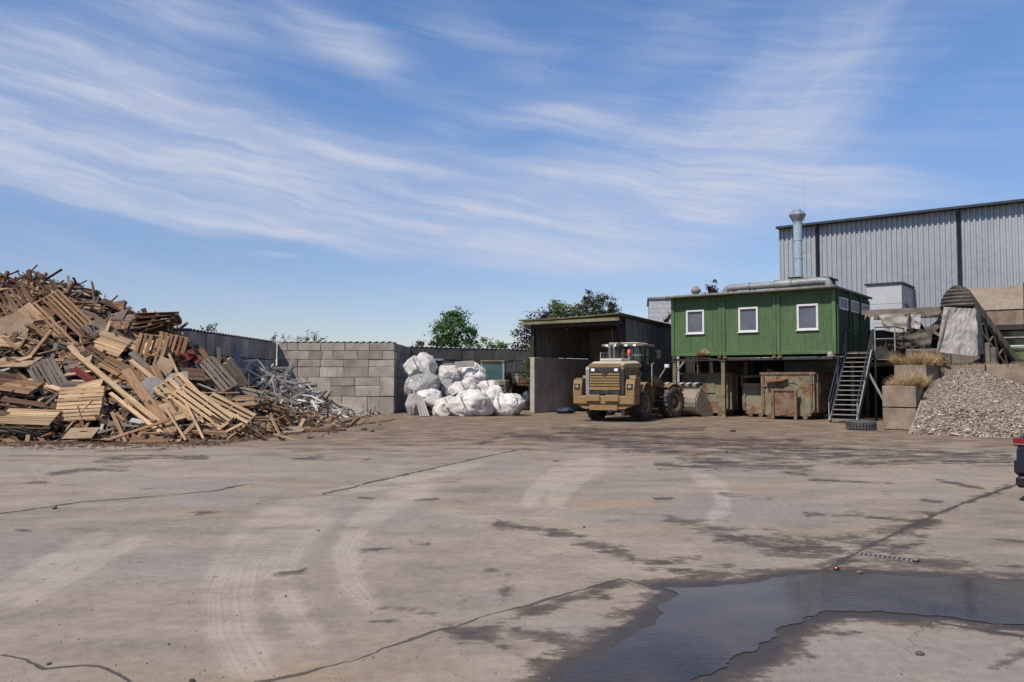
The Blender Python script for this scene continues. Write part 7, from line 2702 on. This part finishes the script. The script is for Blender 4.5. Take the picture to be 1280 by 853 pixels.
# ------------------------------------------------------------------ old machine behind the bags
def build_old_machine():
    p = at(618, 514, 46.0)
    m = thing('old_tractor', 'old grey-green tractor cab parked behind the white bags', 'tractor', (p.x, p.y, 0), -0.15)
    s = 46 / 1000.0
    # cab of frame and panes
    zt, zb = at(618, 453, 46).z, at(618, 476, 46).z
    hw = 0.62
    for x in (-hw, hw):
        for y in (-0.6, 0.6):
            MB().box(x - 0.05, x + 0.05, y - 0.05, y + 0.05, zb, zt).build('cab_pillar', GALV, m)
    MB().cbox(-hw - 0.08, hw + 0.08, -0.72, 0.72, zt + 0.002, zt + 0.09, 0.02).build('cab_roof', GREEN_SKIP, m)
    MB().box(-hw + 0.06, hw - 0.06, -0.61, -0.59, zb + 0.05, zt - 0.02).build('windscreen', GLASS_TEAL, m)
    for x in (-hw, hw):
        MB().box(x - 0.01, x + 0.01, -0.54, 0.54, zb + 0.05, zt - 0.02).build('side_window', GLASS_TEAL, m)
    MB().box(-hw + 0.06, hw - 0.06, 0.59, 0.61, zb, zt - 0.02).build('rear_panel', STEEL_DK, m)
    MB().cbox(-hw, hw, -0.7, 0.7, 0.9, zb - 0.002, 0.03).build('cab_base', GREEN_SKIP, m)
    hood = MB().cbox(-0.1, 1.0, -2.0, -0.72, 0.8, 1.72, 0.06).build('hood', SKIP_B, m)
    for k in range(3):
        MB().box(0.0, 0.9, -2.02, -2.003, 0.95 + k * 0.2, 1.05 + k * 0.2).build('grille_bar', STEEL_DK, hood)
    for (x, y, r) in ((-0.75, 0.4, 0.75), (0.85, 0.4, 0.75), (-0.3, -1.6, 0.45), (1.15, -1.6, 0.45)):
        w = make_wheel(m, (x, y, r), r, 0.35, r * 0.5, TYRE, STEEL_DUST, -1 if x < 0.2 else 1, 16, 0.04, rz=PI / 2)
        w.rotation_euler = (0, 0, PI / 2)
    # rusty parts on a frame right of it
    q = at(646, 512, 46.5)
    f = thing('scrap_rack', 'steel rack of rusty castings between the bags and the shed', 'rack', (q.x, q.y, 0), 0.1)
    zr = at(646, 480, 46.5).z
    MB().box(-0.75, 0.75, -0.4, 0.4, zr - 0.1, zr).build('shelf', RUST, f)
    for x in (-0.7, 0.7):
        for y in (-0.35, 0.35):
            MB().box(x - 0.05, x + 0.05, y - 0.05, y + 0.05, 0, zr - 0.102).build('leg', STEEL_DK, f)
    MB().box(-0.74, 0.74, 0.30, 0.34, 0.1, zr - 0.102).build('back_plate', STEEL_DK, f)
    rr = random.Random(3)
    for i, (x, w, h, lab) in enumerate(((-0.42, 0.34, 0.62, 'left rusty casting standing on the steel rack'), (0.0, 0.30, 0.60, 'middle tan casting on the steel rack'), (0.4, 0.42, 0.3, 'low rusty casting at the right of steel rack'))):
        mb = MB().cbox(-w / 2, w / 2, -0.2, 0.2, 0, h * 0.7, 0.04).lathe([(0.0, -0.23), (w * 0.32, -0.23), (w * 0.36, -0.2)], 14, 0, Matrix.Translation((0, 0, h * 0.38)) @ Matrix.Rotation(PI / 2, 4, 'X') @ Matrix.Scale(1, 4))
        mb.cbox(-w * 0.3, w * 0.3, -0.15, 0.15, h * 0.7 + 0.002, h, 0.03)
        o = mb.build('casting', SKIP_B if i == 1 else RUST)
        o.location = Vector((q.x, q.y, zr)) + Vector((x, 0, 0.002))
        tag(o, lab, 'casting', 'castings on the steel rack')
    # another dim cab top over the bags, near the wall
    r = at(548, 460, 46.5)
    b = thing('dark_machine', 'dark machine top showing over the bags by the wall', 'machine', (r.x, r.y, 0), 0)
    zt = at(548, 449, 46.5).z
    MB().cbox(-0.35, 0.3, -0.4, 0.4, zt - 0.12, zt, 0.02).build('roof', GALV, b)
    MB().box(-0.3, 0.25, -0.35, 0.35, 1.2, zt - 0.122).build('cab', GLASS_DK, b)
    MB().box(-0.45, 1.2, -0.5, 0.5, 0.3, 1.198).build('base', STEEL_DK, b)
    MB().box(0.3, 1.0, -0.4, 0.4, 1.2, zt - 0.25).build('housing', TARP_DIM, b)

    def rag(lab, pos, rx, ry, rz, seed, mat):
        o = obj('crumpled_sheet', bag_mesh(rx, ry, rz, seed, mat, 2.0, False, 14))
        o.location = pos
        tag(o, lab, 'plastic sheet', 'crumpled plastic sheets on the ground')
    rag('crumpled blue plastic by the rack next to the shed corner', at(658, 512, 45.4) * 1.0 - Vector((0, 0, at(658, 512, 45.4).z)), 0.35, 0.3, 0.65, 91, BLUE_TARP)
    g = gp(705, 520)
    rag('dark blue crumpled sheet inside the shed by the loader', (g.x + .2, g.y + 2.4, 0), 0.55, 0.35, 0.2, 92, BLUE_TARP)
    g = gp(763, 521)
    rag('blue plastic sheet on the ground behind the loader wheels', (g.x, g.y + 1.6, 0), 0.5, 0.4, 0.22, 93, BLUE_TARP)
    g = gp(886, 520)
    rag('pale crumpled plastic at the foot of the green skip', (g.x, g.y, 0), 0.35, 0.22, 0.2, 94, BAG_GREY)
    g = gp(940, 519)
    rag('dirty clod of waste at the foot of the tan skip', (g.x, g.y, 0), 0.22, 0.18, 0.16, 95, SKIP_B)
    g = gp(1035, 523)
    rag('pale rag on the ground under the staircase', (g.x, g.y + .2, 0), 0.18, 0.18, 0.14, 96, BAG_GREY)


build_old_machine()


# ------------------------------------------------------------------ drain and small litter
def build_small():
    a, b = gp(1072, 693), gp(1143, 702)
    d = thing('drain_channel', 'narrow slotted drain grate set in the wet concrete', 'drain', (a + b) / 2, math.atan2((b - a).y, (b - a).x))
    L = (b - a).length
    MB().box(-L / 2, L / 2, -0.07, -0.055, 0.0, 0.012).box(-L / 2, L / 2, 0.055, 0.07, 0.0, 0.012).build('frame', STEEL_DUST, d)
    MB().box(-L / 2, L / 2, -0.054, 0.054, 0.001, 0.004).build('slot', BLACKISH, d)
    me = MB().box(-0.013, 0.013, -0.053, 0.053, 0.005, 0.011).mesh('grate_bar', GREY_STEEL)
    n = int(L / 0.045)
    for k in range(n):
        obj('grate_bar', me, d, (-L / 2 + 0.02 + k * L / n, 0, 0))
    rr = random.Random(77)

    def stone(s, seed):
        return bag_mesh(s, s * 0.8, s * 0.6, seed, PEB, 2.2, False, 7)
    ms = [stone(1.0, 60 + k) for k in range(5)]
    for i, (px, py, s, lab) in enumerate(((68, 636, 0.05, 'dark stone alone on the left of the yard'), (61, 831, 0.016, 'stone beside the crack at lower left'), (211, 806, 0.012, 'little dark stone in the lower left yard'),
                                          (240, 852, 0.02, 'reddish stone at the bottom edge'), (357, 746, 0.012, 'small stone between the tyre tracks'), (1150, 819, 0.028, 'flat stone on the concrete right of the puddle'),
                                          (1075, 717, 0.03, 'pale stone in the wet patch above the puddle'), (1145, 702, 0.05, 'dirt lump at the right end of the drain'), (455, 538, 0.10, 'dark clod in front of the block wall'),
                                          (465, 540, 0.08, 'smaller dark clod in front of the block wall'), (398, 664, 0.015, 'small stone in the middle left yard'), (730, 660, 0.02, 'dark stone at the damp streak in the middle'),
                                          (916, 540, 0.09, 'pale lump on the dirt before the tan skip'), (908, 566, 0.06, 'lump on the dirt in front of the skips'), (475, 532, 0.07, 'clod near the end of the block wall'))):
        g = gp(px, py)
        o = obj('stone', rr.choice(ms))
        o.location = (g.x, g.y, -0.001)
        o.scale = (s * 1.3, s, s)
        o.rotation_euler = (0, 0, rr.uniform(0, 6))
        tag(o, lab, 'stone', 'loose stones on the yard')
    g = gp(1046, 712)
    o = obj('red_scrap', bag_mesh(0.04, 0.028, 0.014, 8, RED_LENS, 2.4, False, 8))
    o.location = (g.x, g.y, 0.006)
    tag(o, 'small red piece of plastic in the wet patch', 'scrap')
    # grit blown over the yard
    mb = MB()
    tet = [Vector(v) for v in ((1, 0, -.4), (-.6, .8, -.4), (-.6, -.8, -.4), (0.1, 0.1, .5))]
    for _ in range(2600):
        y = 4.5 + 38 * rr.random() ** 1.4
        x = rr.uniform(-0.75, 0.75) * y
        s = rr.uniform(0.003, 0.009) * (1 + y * 0.06)
        if y > 20 and rr.random() < 0.25:
            s *= 1.8
        a = rr.uniform(0, 6.3)
        q = Matrix.Rotation(a, 3, 'Z')
        p = Vector((x, y, s * 0.3))
        mb.add([p + (q @ v) * s for v in tet], [(0, 1, 2), (0, 3, 1), (1, 3, 2), (2, 3, 0)])
    # wood chips and crumbs round the heap foot
    for _ in range(1500):
        x = rr.uniform(-18, -5.2)
        y = 23.4 + max(0.0, x + 8.3) * 4.0 - abs(rr.gauss(0, 0.9))
        s = rr.uniform(0.015, 0.05)
        M = Matrix.Rotation(rr.uniform(0, 6.3), 4, 'Z')
        M.translation = Vector((x, y, 0.008))
        mb.box(-s * 2, s * 2, -s * .4, s * .4, 0, 0.012, rr.choice((1, 2, 2)), M)
    o = mb.build('yard_grit', [PEB, W_TAN, W_BROWN])
    tag(o, 'fine grit and wood crumbs strewn over the yard', 'grit', kind='stuff')


build_small()
